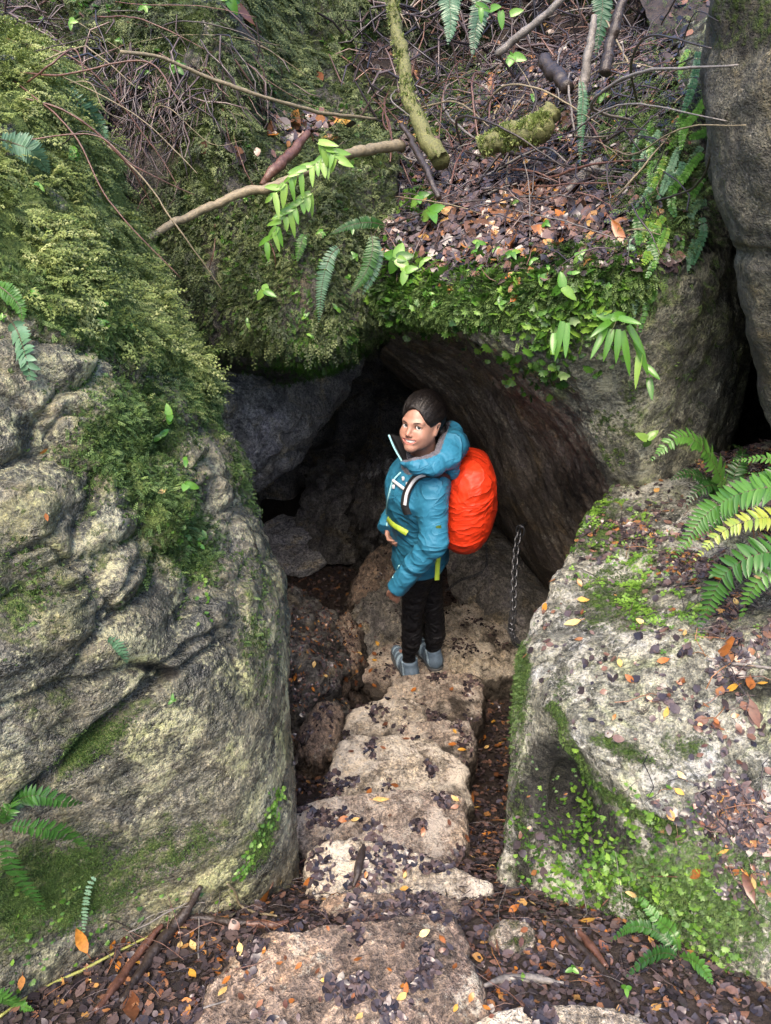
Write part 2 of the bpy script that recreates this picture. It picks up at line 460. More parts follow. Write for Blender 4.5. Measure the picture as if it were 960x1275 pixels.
# hillside closing the top of the gully and the cave
hx = np.concatenate([np.linspace(-14, -2.6, 16), np.linspace(-2.5, 2.5, 120), np.linspace(2.6, 14, 16)]); hy = np.concatenate([np.linspace(3.7, 6.5, 90), np.linspace(6.7, 14, 14)])
XX, YY = np.meshgrid(hx, hy)
hv = np.stack([XX.ravel(), YY.ravel(), 0 * XX.ravel()], 1)
hz = np.interp(hv[:, 1], [3.7, 4.3, 4.8, 5.3, 6.5, 14], [.95, 1.35, 1.75, 2.5, 3.2, 4.2])
hz += .22 * fbm(hv, 1.1, 4, 11) + .05 * fbm(hv, 6, 3, 12)
hv[:, 2] = hz - .0 * hv[:, 0]
HV = hv.copy()
HILL = mk('hillside', hv, grid_faces(len(hy), len(hx)), M['soil'], kind='structure', origin=(0, 5, 1), label='dark earthy hillside above the cave roof')
_hn = grid_normals(hv.reshape(len(hy), len(hx), 3)).reshape(-1, 3)
if _hn[:, 2].mean() < 0: _hn = -_hn
ROCKS['hill'] = dict(V=hv, N=_hn, F=grid_faces(len(hy), len(hx)), Q=pix(hv)[0], moss=np.ones(len(hv)), ob=HILL, f=pix(hv)[1])

# earth banks either side of the gully, behind the big boulders
for kk, (xa, xb, ya) in (('bank_left', (-6.0, -1.08, 2.7)), ('bank_right', (1.22, 6.0, 2.85))):
    bx_, by_ = np.linspace(xa, xb, 110), np.linspace(ya, 4.6, 70)
    XX, YY = np.meshgrid(bx_, by_)
    bv = np.stack([XX.ravel(), YY.ravel(), 0 * XX.ravel()], 1)
    bv[:, 2] = 1.22 + .38 * (bv[:, 1] - ya) - .5 * sstep(ya + .25, ya, bv[:, 1]) + .12 * fbm(bv, 2, 4, 15) + .03 * fbm(bv, 9, 3, 16)
    ob = mk('bank', bv, grid_faces(70, 110), M['soil'], kind='structure', origin=(xa, ya, 1), label='dark earth bank behind the boulders')
    bn = grid_normals(bv.reshape(70, 110, 3)).reshape(-1, 3); bn = bn if bn[:, 2].mean() > 0 else -bn
    ROCKS[kk] = dict(V=bv, N=bn, F=grid_faces(70, 110), Q=pix(bv)[0], moss=np.ones(len(bv)), ob=ob, f=pix(bv)[1])

# ------------------------------------------------------------------ the left boulder
CA = [
 [(-250,1440,.50),(0,1290,.70),(120,1240,.83),(240,1190,.95),(330,1140,1.06),(364,1090,1.20),(350,1030,1.50),(300,980,2.0)],
 [(-250,1250,.60),(0,1130,.80),(120,1090,.90),(240,1060,1.00),(325,1035,1.10),(365,1010,1.25),(352,970,1.52),(300,900,2.0)],
 [(-250,1000,.70),(0,940,.88),(120,920,.97),(240,895,1.07),(322,885,1.20),(359,870,1.40),(345,840,1.68),(295,800,2.1)],
 [(-250,800,.82),(0,785,.97),(120,775,1.06),(235,768,1.20),(312,760,1.36),(353,750,1.62),(340,730,1.90),(280,720,2.3)],
 [(-250,640,.95),(0,650,1.09),(110,640,1.19),(205,640,1.34),(275,640,1.57),(318,640,1.88),(306,630,2.15),(250,640,2.5)],
 [(-250,480,1.08),(0,510,1.23),(100,500,1.34),(170,500,1.52),(220,500,1.74),(260,505,2.04),(248,500,2.30),(200,520,2.6)],
 [(-250,300,1.25),(0,370,1.43),(80,370,1.56),(136,375,1.76),(172,380,2.00),(214,400,2.22),(202,410,2.45),(162,440,2.7)],
 [(-250,150,1.48),(0,230,1.69),(60,240,1.82),(98,260,2.02),(136,285,2.22),(182,318,2.42),(171,330,2.65),(126,370,2.85)],
 [(-250,20,1.85),(0,115,2.02),(45,125,2.12),(74,140,2.27),(103,165,2.42),(138,205,2.58),(128,225,2.8),(88,270,3.0)],
 [(-250,-80,2.35),(0,50,2.42),(30,60,2.52),(60,80,2.62),(85,105,2.72),(110,140,2.82),(100,170,3.0),(60,230,3.2)],
 [(-250,-60,3.1),(0,80,3.1),(30,90,3.1),(60,110,3.15),(85,135,3.2),(110,170,3.2),(100,200,3.3),(60,270,3.4)],
]
Ldir = P(270, 790, 1.28) - P(50, 960, .93); Ldir /= np.linalg.norm(Ldir)
CRACKS = [[(20,1005),(70,962),(130,905),(175,868),(215,838)], [(0,880),(60,858),(120,845),(165,830),(225,835),(270,800)], [(60,540),(85,505),(120,520),(150,560)],
          [(0,500),(50,512),(110,515)], [(255,760),(285,800),(300,850)], [(180,850),(240,800),(300,770)], [(120,770),(175,690),(178,610),(165,560)], [(10,690),(60,680),(110,720),(140,760)],
          [(270,640),(300,625),(330,628)], [(250,690),(262,640),(255,590)]]
DA = {}
def dispA(V, Q, N):
    n = fbm(V, 2.3, 3, 1)
    x, y = Q[:, 0], Q[:, 1]
    edge = 1 - sstep(255, 330, x + .15 * (y - 640) * (y < 640))
    knob = sstep(900, 790, y + .25 * x) * (.35 + .65 * edge) * (1 - .6 * sstep(430, 330, y))
    W = V + .05 * np.stack([fbm(V, 5, 2, 31), fbm(V, 5, 2, 32), fbm(V, 5, 2, 33)], 1)
    W = W - .45 * (W @ Ldir)[:, None] * Ldir
    d1, d2, i1 = worley(W, 7.0, 3); e1, e2, i2 = worley(W + .13, 15, 4)
    nod = .060 * np.sqrt(np.clip((d2 - d1) * 1.6, 0, 1)) + .04 * (i1 - .5) + .024 * np.sqrt(np.clip((e2 - e1) * 1.8, 0, 1)) * sstep(-.3, .3, fbm(V, 4, 2, 35)) + .012 * (i2 - .5)
    S = V - .88 * (V @ Ldir)[:, None] * Ldir
    st = fbm(S, 15, 4, 8, True)
    st2 = fbm(S, 45, 3, 9)
    low = sstep(760, 900, y + .3 * x)
    DA['crev'] = knob * np.maximum(sstep(.16, .02, d2 - d1), .7 * sstep(.12, .02, e2 - e1))
    cr = np.zeros(len(V))
    wob = 9 * fbm(V, 14, 3, 77)
    for k, c in enumerate(CRACKS):
        dd = polydist(Q, c) + wob
        wd = 5.5 if k == 0 else 4.0
        cr += np.exp(-(dd / wd) ** 2) * (.050 if k == 0 else .022)
        # the stone steps out on one side of the crack
    d = .045 * n + knob * (nod - .045) + (.008 + .014 * knob) * st + .004 * st2 + (.013 - .005 * low) * fbm(V, 11, 4, 5) + .006 * (1 - .45 * low) * fbm(V, 40, 4, 6) + .003 * fbm(V, 110, 2, 66) - cr
    up = sstep(480, 380, y - .2 * x)
    d += up * (.05 * fbm(V, 6, 3, 41) + .02 * fbm(V, 16, 2, 42))
    return d, None
def mossA(V, Q, N):
    x, y = Q[:, 0], Q[:, 1]
    top = sstep(470, 380, y - .45 * (x - 100) + 40 * fbm(V, 5, 2, 51))
    m = top * (.25 + .75 * sstep(-.30, .02, fbm(V, 4.5, 3, 56) + .1))
    m = np.maximum(m, 1.0 * blob(Q, 165, 540, 70, 80, 50)); m = np.maximum(m, .85 * blob(Q, 210, 640, 48, 110, -30))
    m = np.maximum(m, .9 * blob(Q, 250, 470, 40, 90, -25)); m = np.maximum(m, .6 * blob(Q, 300, 590, 18, 70, -22))
    m = np.maximum(m, .45 * sstep(430, 760, y) * blob(Q, 10, 740, 90, 110))
    m = np.maximum(m, .62 * blob(Q, 115, 925, 30, 95, 52)); m = np.maximum(m, .3 * blob(Q, 60, 870, 120, 30, -15))
    m = np.maximum(m, .75 * blob(Q, 40, 1110, 170, 80, -14)); m = np.maximum(m, .5 * blob(Q, 200, 1060, 130, 50, -20)); m = np.maximum(m, .62 * blob(Q, 325, 1050, 22, 55, 25))
    m = np.maximum(m, .42 * blob(Q, 318, 780, 40, 150, -10))
    m = np.maximum(m, DA['crev'] * (.38 + .5 * fbm(V, 5, 2, 53)))
    return np.clip(m + .25 * m * fbm(V, 9, 3, 52), 0, 1)
def stainA(V, Q, N):
    m = .45 * blob(Q, 20, 620, 80, 120) + .38 * blob(Q, 60, 960, 110, 60, -30) + .45 * blob(Q, 280, 700, 30, 70) + .35 * blob(Q, 40, 430, 120, 60) + .3 * blob(Q, 220, 800, 120, 30, -30)
    for c in CRACKS[:2]: m += .5 * np.exp(-(polydist(Q, c) / 9) ** 2)
    return m * (.6 + .8 * fbm(V, 8, 3, 71))
make_rock('boulder', CA, dispA, (-.5, .9, -.1), M['left_rock'], mossA, stainA, [.007]*9+[.03], [.03]+[.0065]*5+[.02], key='left',
          label='huge left boulder, folded grey stone low down and shaggy moss on top', cat='boulder')

# ------------------------------------------------------------------ mossy wall behind it, left of the cave mouth
CB = [
 [(200,455,3.9),(255,462,3.9),(300,464,3.9),(360,470,3.9),(420,450,3.9),(470,415,3.9),(500,420,4.0)],
 [(215,435,3.15),(255,430,3.10),(300,436,3.05),(360,440,3.0),(405,434,2.95),(450,402,3.0),(495,372,3.2)],
 [(205,405,3.0),(255,405,3.0),(300,410,2.95),(360,412,2.88),(405,405,2.86),(450,380,2.95),(490,356,3.1)],
 [(195,370,3.0),(255,370,3.0),(300,375,2.98),(360,372,2.92),(410,365,2.9),(450,350,2.98),(485,335,3.1)],
 [(180,290,3.1),(250,295,3.08),(300,295,3.06),(355,300,3.04),(410,295,3.0),(450,290,3.1),(485,285,3.2)],
 [(155,195,3.25),(240,205,3.2),(290,205,3.2),(340,215,3.25),(400,212,3.3),(450,205,3.45),(495,195,3.6)],
 [(115,90,3.45),(215,110,3.35),(280,110,3.35),(335,150,3.55),(390,165,3.75),(450,160,3.9),(495,150,4.1)],
 [(80,0,3.7),(200,20,3.6),(270,20,3.6),(335,80,4.0),(390,90,4.35),(450,90,4.5),(495,90,4.6)],
 [(60,-60,4.1),(190,-60,4.1),(260,-60,4.1),(335,-40,4.5),(390,-30,4.7),(450,-30,4.8),(495,-30,4.9)],
]
def dispB(V, Q, N):
    W = V * np.array([1, 1, .45])
    d1, d2, i1 = worley(W + .1 * fbm(V, 4, 2, 91)[:, None], 5, 21)
    rib = fbm(V * np.array([1, 1, .3]), 7, 3, 22, True)
    d = .07 * fbm(V, 2.2, 3, 23) + .05 * np.clip(d2 - d1, 0, .6) + .03 * rib + .02 * fbm(V, 12, 3, 24) + .006 * fbm(V, 45, 2, 25)
    return d, None
def mossB(V, Q, N):
    m = np.full(len(V), .58) - .55 * blob(Q, 262, 330, 12, 50, -8) - .5 * blob(Q, 150, 180, 50, 60) - .8 * sstep(432, 450, Q[:, 1])
    m += .3 * blob(Q, 390, 430, 60, 30) - .35 * blob(Q, 270, 430, 12, 30) - .4 * blob(Q, 440, 420, 25, 60) - .25 * blob(Q, 375, 320, 20, 70)
    return np.clip(m + .85 * fbm(V, 5, 3, 26), 0, 1)
make_rock('boulder', CB, dispB, (-.3, 1.0, .1), M['back_rock'], mossB, lambda V, Q, N: .25 + .5 * fbm(V, 5, 3, 27), [.02]+[.013]*7, .013, key='back',
          label='dark moss-hung rock face left of the cave mouth, behind the big left boulder', cat='boulder')

# ------------------------------------------------------------------ the roof boulder: ledge, lip, front face and leaning underside
CC = [
 [(430,60,4.9),(540,60,4.8),(640,55,4.7),(730,50,4.5),(800,50,4.2),(850,30,3.8),(890,20,3.6),(925,20,3.6)],
 [(440,150,4.1),(540,150,4.0),(640,140,3.8),(730,130,3.5),(800,120,3.1),(845,130,2.85),(885,140,2.85),(920,140,3.1)],
 [(450,240,3.5),(540,240,3.3),(640,235,3.05),(730,230,2.80),(800,225,2.58),(850,225,2.5),(890,240,2.6),(925,240,3.0)],
 [(455,310,3.1),(540,315,2.88),(640,312,2.62),(730,300,2.42),(800,290,2.34),(855,290,2.34),(900,300,2.5),(935,310,2.9)],
 [(462,362,2.95),(540,374,2.64),(640,368,2.40),(720,345,2.26),(800,340,2.24),(860,350,2.28),(910,370,2.5),(940,380,2.85)],
 [(466,380,2.94),(545,398,2.62),(632,425,2.42),(715,425,2.30),(800,425,2.27),(865,425,2.33),(912,430,2.52),(938,440,2.85)],
 [(470,390,2.98),(562,408,2.66),(682,468,2.45),(737,505,2.36),(800,508,2.33),(860,500,2.41),(902,490,2.55),(925,500,2.85)],
 [(476,398,3.05),(580,415,2.75),(706,515,2.48),(764,610,2.40),(812,612,2.36),(860,590,2.44),(895,560,2.6),(915,560,2.85)],
 [(488,420,3.4),(592,470,3.25),(668,570,3.02),(725,650,2.85),(800,690,2.65),(850,660,2.6),(890,630,2.7),(915,620,3.0)],
 [(478,432,3.8),(568,515,3.78),(625,625,3.58),(692,716,3.25),(780,760,2.9),(850,730,2.8),(890,700,2.9),(915,690,3.2)],
 [(480,450,4.5),(560,530,4.7),(622,660,4.5),(692,760,4.0),(790,830,3.4),(850,800,3.2),(890,790,3.3),(915,780,3.5)],
]
SLd = P(690, 712, 3.25) - P(500, 420, 3.4); SLd /= np.linalg.norm(SLd)
def dispC(V, Q, N):
    y = Q[:, 1]; top = sstep(.35, .7, N[:, 2])
    under = sstep(.15, -.15, N[:, 2]) * sstep(860, 700, Q[:, 0])
    S = V - .85 * (V @ SLd)[:, None] * SLd
    d1, d2, i1 = worley(V, 5.5, 61)
    d = .05 * fbm(V, 2.0, 3, 62) + (1 - top) * (1 - under) * (.03 * np.clip(d2 - d1, 0, .5) + .022 * fbm(V, 9, 4, 63)) + top * (.05 * fbm(V, 4, 3, 64) + .03 * fbm(V, 12, 3, 65))
    d += under * (.022 * fbm(S, 12, 4, 66, True) + .01 * fbm(S, 40, 3, 67))
    d += .009 * fbm(V, 36, 4, 68) + .0 * d
    return d, None
def mossC(V, Q, N):
    x, y = Q[:, 0], Q[:, 1]
    wob = 25 * fbm(V, 6, 3, 72)
    lipy = np.interp(x, [460, 540, 640, 720, 800, 860, 960], [360, 372, 365, 350, 340, 345, 370])
    lip = np.exp(-((y - lipy - 18 + wob) / 42) ** 2) * sstep(840, 780, x)
    m = 1.0 * lip
    m = np.maximum(m, .62 * blob(Q, 690, 440, 60, 55)); m = np.maximum(m, .46 * blob(Q, 755, 500, 70, 80)); m = np.maximum(m, .5 * blob(Q, 750, 570, 50, 40)); m = np.maximum(m, .3 * blob(Q, 850, 480, 60, 100)); m = m * (1 - sstep(.0, -.25, N[:, 2]) * sstep(800, 740, x) * sstep(395, 430, y))
    m = np.maximum(m, .8 * blob(Q, 820, 230, 50, 110)); m = np.maximum(m, .75 * blob(Q, 540, 110, 60, 60)); m = np.maximum(m, .8 * blob(Q, 650, 165, 70, 18, -18)); m = np.maximum(m, .6 * blob(Q, 560, 150, 40, 25))
    m = np.maximum(m, .6 * blob(Q, 790, 160, 60, 40)); m = np.maximum(m, .18 * blob(Q, 520, 420, 60, 20))
    return np.clip(m * (1 + .5 * fbm(V, 8, 3, 73)), 0, 1)
def stainC(V, Q, N):
    x, y = Q[:, 0], Q[:, 1]
    m = .45 * blob(Q, 850, 430, 30, 120) + .5 * blob(Q, 760, 580, 90, 60) + .6 * sstep(.3, .6, N[:, 2]) + .38 * blob(Q, 690, 640, 60, 60) + .35 * blob(Q, 600, 440, 80, 18, 30)
    m += .3 * fbm(V * np.array([1, 1, .25]), 7, 3, 74)
    return m
make_rock('boulder', CC, dispC, (.3, 1.2, .3), [M['roof_rock'], M['slab_rock']], mossC, stainC, [.02, .014, .012, .011, .011, .011, .011, .011, .012, .02], .011, key='roof', zone=lambda V, Q, N: (Q[:, 0] + 14 * fbm(V, 9, 3, 75) < np.interp(Q[:, 1], [380, 415, 515, 612, 720, 830], [520, 580, 706, 764, 800, 830])) * (N[:, 2] < .25) * (Q[:, 1] > 385.),
          label='great overhanging boulder that roofs the cave, its leaning underside behind the red backpack', cat='boulder')

# ------------------------------------------------------------------ the right foreground boulder
CE = [
 [(775,660,2.6),(758,640,2.45),(757,618,2.36),(770,600,2.40),(830,590,2.38),(900,565,2.42),(1000,540,2.45),(1150,520,2.45),(1400,520,2.4)],
 [(752,720,2.4),(728,700,2.22),(722,668,2.12),(745,650,2.12),(820,645,2.08),(900,635,2.05),(1000,620,2.0),(1150,600,1.95),(1400,600,1.9)],
 [(715,800,2.2),(690,780,1.96),(681,748,1.84),(700,732,1.82),(800,730,1.74),(900,722,1.67),(1000,712,1.62),(1180,700,1.55),(1450,700,1.5)],
 [(690,860,1.95),(655,835,1.72),(648,805,1.64),(672,792,1.61),(765,800,1.50),(885,808,1.40),(1000,802,1.36),(1200,800,1.25),(1500,800,1.2)],
 [(670,905,1.78),(642,885,1.53),(656,858,1.46),(692,862,1.38),(772,885,1.28),(885,900,1.21),(1000,902,1.16),(1220,905,1.06),(1550,910,1.0)],
 [(656,960,1.65),(637,945,1.40),(672,915,1.335),(708,925,1.225),(785,972,1.11),(885,1000,1.04),(1010,1005,.99),(1240,1020,.88),(1600,1030,.8)],
 [(648,1010,1.52),(632,1010,1.29),(678,985,1.27),(712,985,1.25),(795,1025,1.065),(885,1060,.97),(1010,1080,.90),(1250,1110,.78),(1650,1130,.7)],
 [(642,1062,1.45),(626,1062,1.215),(666,1055,1.18),(704,1050,1.155),(780,1100,1.005),(865,1145,.91),(1000,1160,.82),(1260,1200,.70),(1700,1230,.6)],
 [(640,1125,1.35),(618,1125,1.145),(655,1130,1.08),(694,1130,1.05),(752,1185,.945),(845,1235,.85),(985,1275,.73),(1270,1330,.60),(1750,1360,.5)],
 [(640,1180,1.30),(618,1180,1.12),(650,1190,1.04),(690,1190,1.01),(745,1245,.91),(840,1300,.81),(980,1340,.70),(1270,1400,.56),(1750,1420,.45)],
]
CRE = [[(700,880),(720,905),(790,930),(830,945),(850,960)], [(690,840),(705,905),(730,930)], [(850,760),(900,820),(960,850)], [(740,905),(800,880),(850,850)]]
def dispE(V, Q, N):
    x, y = Q[:, 0], Q[:, 1]
    face = sstep(.75, .35, N[:, 2]) * sstep(820, 760, x)
    W = V * np.array([1, 1, .12])
    fl = fbm(W, 13, 3, 81, True); fl2 = fbm(W, 30, 3, 82)
    d1, d2, i1 = worley(V + .03 * fbm(V, 9, 2, 84)[:, None], 8, 83)
    top = 1 - face
    d = .035 * fbm(V, 2.6, 3, 85) + face * (.02 * fl + .012 * fl2 - .012) + top * (.020 * np.clip((d2 - d1) * 1.3, 0, .6) + .014 * (i1 - .5) + .018 * fbm(V, 9, 4, 86))
    cr = 0
    for c in CRE: cr = cr + .014 * np.exp(-((polydist(Q, c) + 10 * fbm(V, 15, 2, 87)) / 5) ** 2)
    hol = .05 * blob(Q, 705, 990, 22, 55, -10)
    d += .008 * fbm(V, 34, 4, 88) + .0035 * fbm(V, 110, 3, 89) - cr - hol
    return d, None
def mossE(V, Q, N):
    x, y = Q[:, 0], Q[:, 1]
    m = .72 * blob(Q, 735, 655, 45, 60, -35); m = np.maximum(m, .35 * blob(Q, 800, 700, 70, 50)); m = np.maximum(m, .55 * blob(Q, 765, 745, 70, 60))
    m = np.maximum(m, .75 * blob(Q, 648, 850, 16, 60)); m = np.maximum(m, .40 * blob(Q, 650, 1000, 26, 120)); m = np.maximum(m, .72 * np.exp(-((polydist(Q, [(690,880),(712,935),(740,975),(790,1010),(840,1040)]) + 8 * fbm(V, 14, 2, 92)) / 11) ** 2))
    m = np.maximum(m, .62 * blob(Q, 815, 1120, 110, 60, 30)); m = np.maximum(m, .5 * blob(Q, 900, 1130, 90, 80)); m = np.maximum(m, .62 * blob(Q, 770, 930, 70, 14, 22)); m = np.maximum(m, .4 * blob(Q, 700, 860, 30, 30))
    m = np.maximum(m, .4 * blob(Q, 850, 930, 70, 30))
    m -= .9 * blob(Q, 700, 995, 26, 58, -14)
    return np.clip(m * (1 + .5 * fbm(V, 9, 3, 90)) , 0, 1)
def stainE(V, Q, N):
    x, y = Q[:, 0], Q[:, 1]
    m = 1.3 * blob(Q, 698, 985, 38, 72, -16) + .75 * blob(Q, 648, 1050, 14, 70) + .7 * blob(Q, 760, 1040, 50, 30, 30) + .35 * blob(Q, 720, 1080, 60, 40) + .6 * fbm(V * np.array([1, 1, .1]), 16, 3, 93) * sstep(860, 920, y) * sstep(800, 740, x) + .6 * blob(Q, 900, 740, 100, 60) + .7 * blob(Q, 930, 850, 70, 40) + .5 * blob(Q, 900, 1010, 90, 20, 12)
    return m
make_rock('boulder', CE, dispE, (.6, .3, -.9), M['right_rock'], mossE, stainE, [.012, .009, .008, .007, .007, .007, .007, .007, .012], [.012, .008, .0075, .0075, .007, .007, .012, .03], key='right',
          label='pale speckled boulder at the lower right, topped with ferns and fallen leaves', cat='boulder')

# ------------------------------------------------------------------ the far right rock
CD = [
 [(905,-120,2.9),(880,-120,2.35),(930,-120,2.1),(1050,-120,1.95),(1250,-120,1.9),(1600,-120,2.0)],
 [(905,20,2.8),(884,30,2.22),(928,30,2.02),(1050,30,1.85),(1250,30,1.8),(1600,30,1.9)],
 [(905,130,2.75),(884,120,2.15),(926,120,1.95),(1050,120,1.78),(1250,120,1.7),(1600,120,1.8)],
 [(910,230,2.7),(893,220,2.10),(932,220,1.92),(1050,220,1.75),(1250,220,1.66),(1600,220,1.8)],
 [(930,330,2.6),(918,320,2.06),(950,320,1.90),(1060,320,1.74),(1250,320,1.65),(1600,320,1.8)],
 [(955,430,2.55),(938,420,2.06),(968,420,1.92),(1070,420,1.76),(1250,420,1.66),(1600,420,1.8)],
 [(975,530,2.55),(958,520,2.10),(985,520,1.96),(1080,520,1.80),(1260,520,1.7),(1600,520,1.8)],
 [(985,640,2.5),(968,630,2.14),(995,640,2.0),(1090,640,1.85),(1260,640,1.75),(1600,640,1.8)],
]
def dispD(V, Q, N):
    cr = .02 * np.exp(-((polydist(Q, [(895,300),(925,318),(965,325),(1010,345)]) + 14 * fbm(V, 8, 2, 95)) / 6) ** 2)
    d1, d2, i = worley(V, 5, 97)
    return .045 * fbm(V, 2.5, 3, 93) + .03 * np.clip(d2 - d1, 0, .5) + .012 * fbm(V, 12, 4, 94) + .004 * fbm(V, 45, 3, 96) - cr, None
make_rock('boulder', CD, dispD, (.4, .8, 0), M['grey_rock'], lambda V, Q, N: np.clip(.45 * blob(Q, 920, 20, 60, 60) + .25 + .4 * fbm(V, 5, 3, 98), 0, 1) * .6, lambda V, Q, N: .25 * fbm(V, 5, 3, 99) + .6 * blob(Q, 930, 40, 60, 50), .011, .011, key='far_right',
          label='bare grey rock standing at the far right edge, beyond a dark crevice', cat='boulder')

# ------------------------------------------------------------------ cave interior
a = np.radians(np.linspace(-118, 118, 60)); zz = np.linspace(-1.9, 1.32, 40)
AA, ZZ = np.meshgrid(a, zz)
rr = 1 - .35 * sstep(.2, 2.2, ZZ)
cv = np.stack([.15 + 2.1 * rr * np.sin(AA), 3.5 + 2.4 * rr * np.cos(AA), ZZ], 2)
MA = cr_matrix(40, np.linspace(0, 39, 140)); MBm = cr_matrix(60, np.linspace(0, 59, 220))
cv = np.einsum('ri,ijk,cj->rck', MA, cv, MBm)
Nc = grid_normals(cv); 
if (Nc[:, 110, 1]).mean() > 0: Nc = -Nc
d1, d2, i1 = worley(cv.reshape(-1, 3), 2.2, 101)
dd = (.25 * (i1 - .5) + .3 * np.clip(d2 - d1, 0, .5) + .15 * fbm(cv.reshape(-1, 3), 1.6, 4, 102) + .03 * fbm(cv.reshape(-1, 3), 9, 3, 103))
cvv = cv.reshape(-1, 3) + Nc.reshape(-1, 3) * dd[:, None]
F = grid_faces(140, 220)
mk('cave_wall', cvv, F, M['cave_rock'], kind='structure', attrs={'moss': np.zeros(len(cvv)), 'stain': np.full(len(cvv), .2)}, origin=(0, 5.5, -1.6), label='dark back wall of the cave')

def gen_rock(key, C, amp, mat, back, seed, sp=.012, moss=0.0, stain=.2, label=None, cat='rock', scale=1.0, facet=6, **kw):
    def dsp(V, Q, N):
        d1, d2, i = worley(V + seed * 3.1, facet, seed)
        return amp * (1.2 * fbm(V, 2.5 * scale, 3, seed) + .8 * (i - .5) + .7 * np.clip(d2 - d1, 0, .5) + .45 * fbm(V, 11 * scale, 4, seed + 1) + .14 * fbm(V, 45, 3, seed + 2)), None
    return make_rock('rock', C, dsp, back, mat, lambda V, Q, N: np.clip(moss * (1 + fbm(V, 6, 3, seed + 5)), 0, 1), lambda V, Q, N: stain + .5 * fbm(V, 6, 3, seed + 6), sp, sp, key=key, label=label, cat=cat, **kw)

gen_rock('hang', [
 [(225,430,3.7),(300,434,3.8),(370,440,3.9),(420,440,4.1),(455,425,4.4)],
 [(245,480,3.45),(300,485,3.5),(365,485,3.7),(410,490,3.95),(440,480,4.3)],
 [(262,530,3.4),(310,535,3.42),(360,530,3.6),(395,525,3.85),(415,515,4.3)],
 [(280,575,3.45),(318,580,3.45),(352,568,3.6),(378,552,3.85),(392,540,4.3)],
 [(300,608,3.55),(322,606,3.55),(348,590,3.65),(372,570,3.9),(388,552,4.3)],
 [(310,600,3.9),(330,598,3.9),(352,582,4.0),(375,562,4.1),(390,548,4.4)]], .06, M['hang_rock'], (-.5, .8, .5), 110, label='grey block hanging inside the cave mouth above the dark hollow', stain=.25)
gen_rock('lower_right', [
 [(555,610,4.6),(590,640,4.3),(625,665,4.1),(665,690,3.9),(710,720,3.7)],
 [(550,660,4.1),(585,670,3.95),(618,685,3.8),(655,715,3.65),(700,770,3.4)],
 [(555,710,3.8),(590,715,3.65),(622,725,3.5),(650,755,3.35),(690,820,3.1)],
 [(570,760,3.6),(605,765,3.42),(630,775,3.3),(652,800,3.15),(690,860,2.9)],
 [(590,800,3.45),(615,805,3.28),(638,815,3.15),(658,840,3.0),(690,900,2.75)]], .05, M['cave_rock'], (.5, .5, -.3), 120, label='dark wet rock below the leaning slab, behind the hanging chain', stain=.25, moss=.1)
gen_rock('cave_dark1', [
 [(380,590,5.0),(410,575,4.9),(440,580,4.85),(470,560,4.9),(520,550,4.9)],
 [(375,625,4.75),(405,615,4.6),(440,610,4.55),(475,600,4.6),(520,600,4.7)],
 [(375,660,4.6),(405,655,4.45),(440,655,4.38),(475,650,4.4),(520,650,4.5)],
 [(370,700,4.5),(400,700,4.35),(440,700,4.3),(475,690,4.3),(520,690,4.4)]], .09, M['cave_rock'], (0, .5, -.2), 130, label='black jagged rock at the back of the cave, left of the hiker', stain=.3)
gen_rock('left_low', [
 [(330,740,3.35),(350,742,3.25),(372,748,3.2),(395,756,3.25),(415,764,3.4)],
 [(330,765,3.0),(350,768,2.9),(375,774,2.85),(400,782,2.9),(420,790,3.1)],
 [(330,800,2.75),(350,805,2.55),(378,815,2.5),(405,825,2.6),(425,830,2.8)],
 [(330,870,2.5),(350,872,2.3),(380,875,2.25),(410,885,2.35),(432,900,2.5)],
 [(330,930,2.35),(352,935,2.15),(382,940,2.1),(412,945,2.2),(436,960,2.35)]], .075, M['cave_rock'], (-.3, .4, -.4), 140, facet=11, moss=.08, stain=.5, label='dark ledgy rock bank between the left boulder and the stone steps')

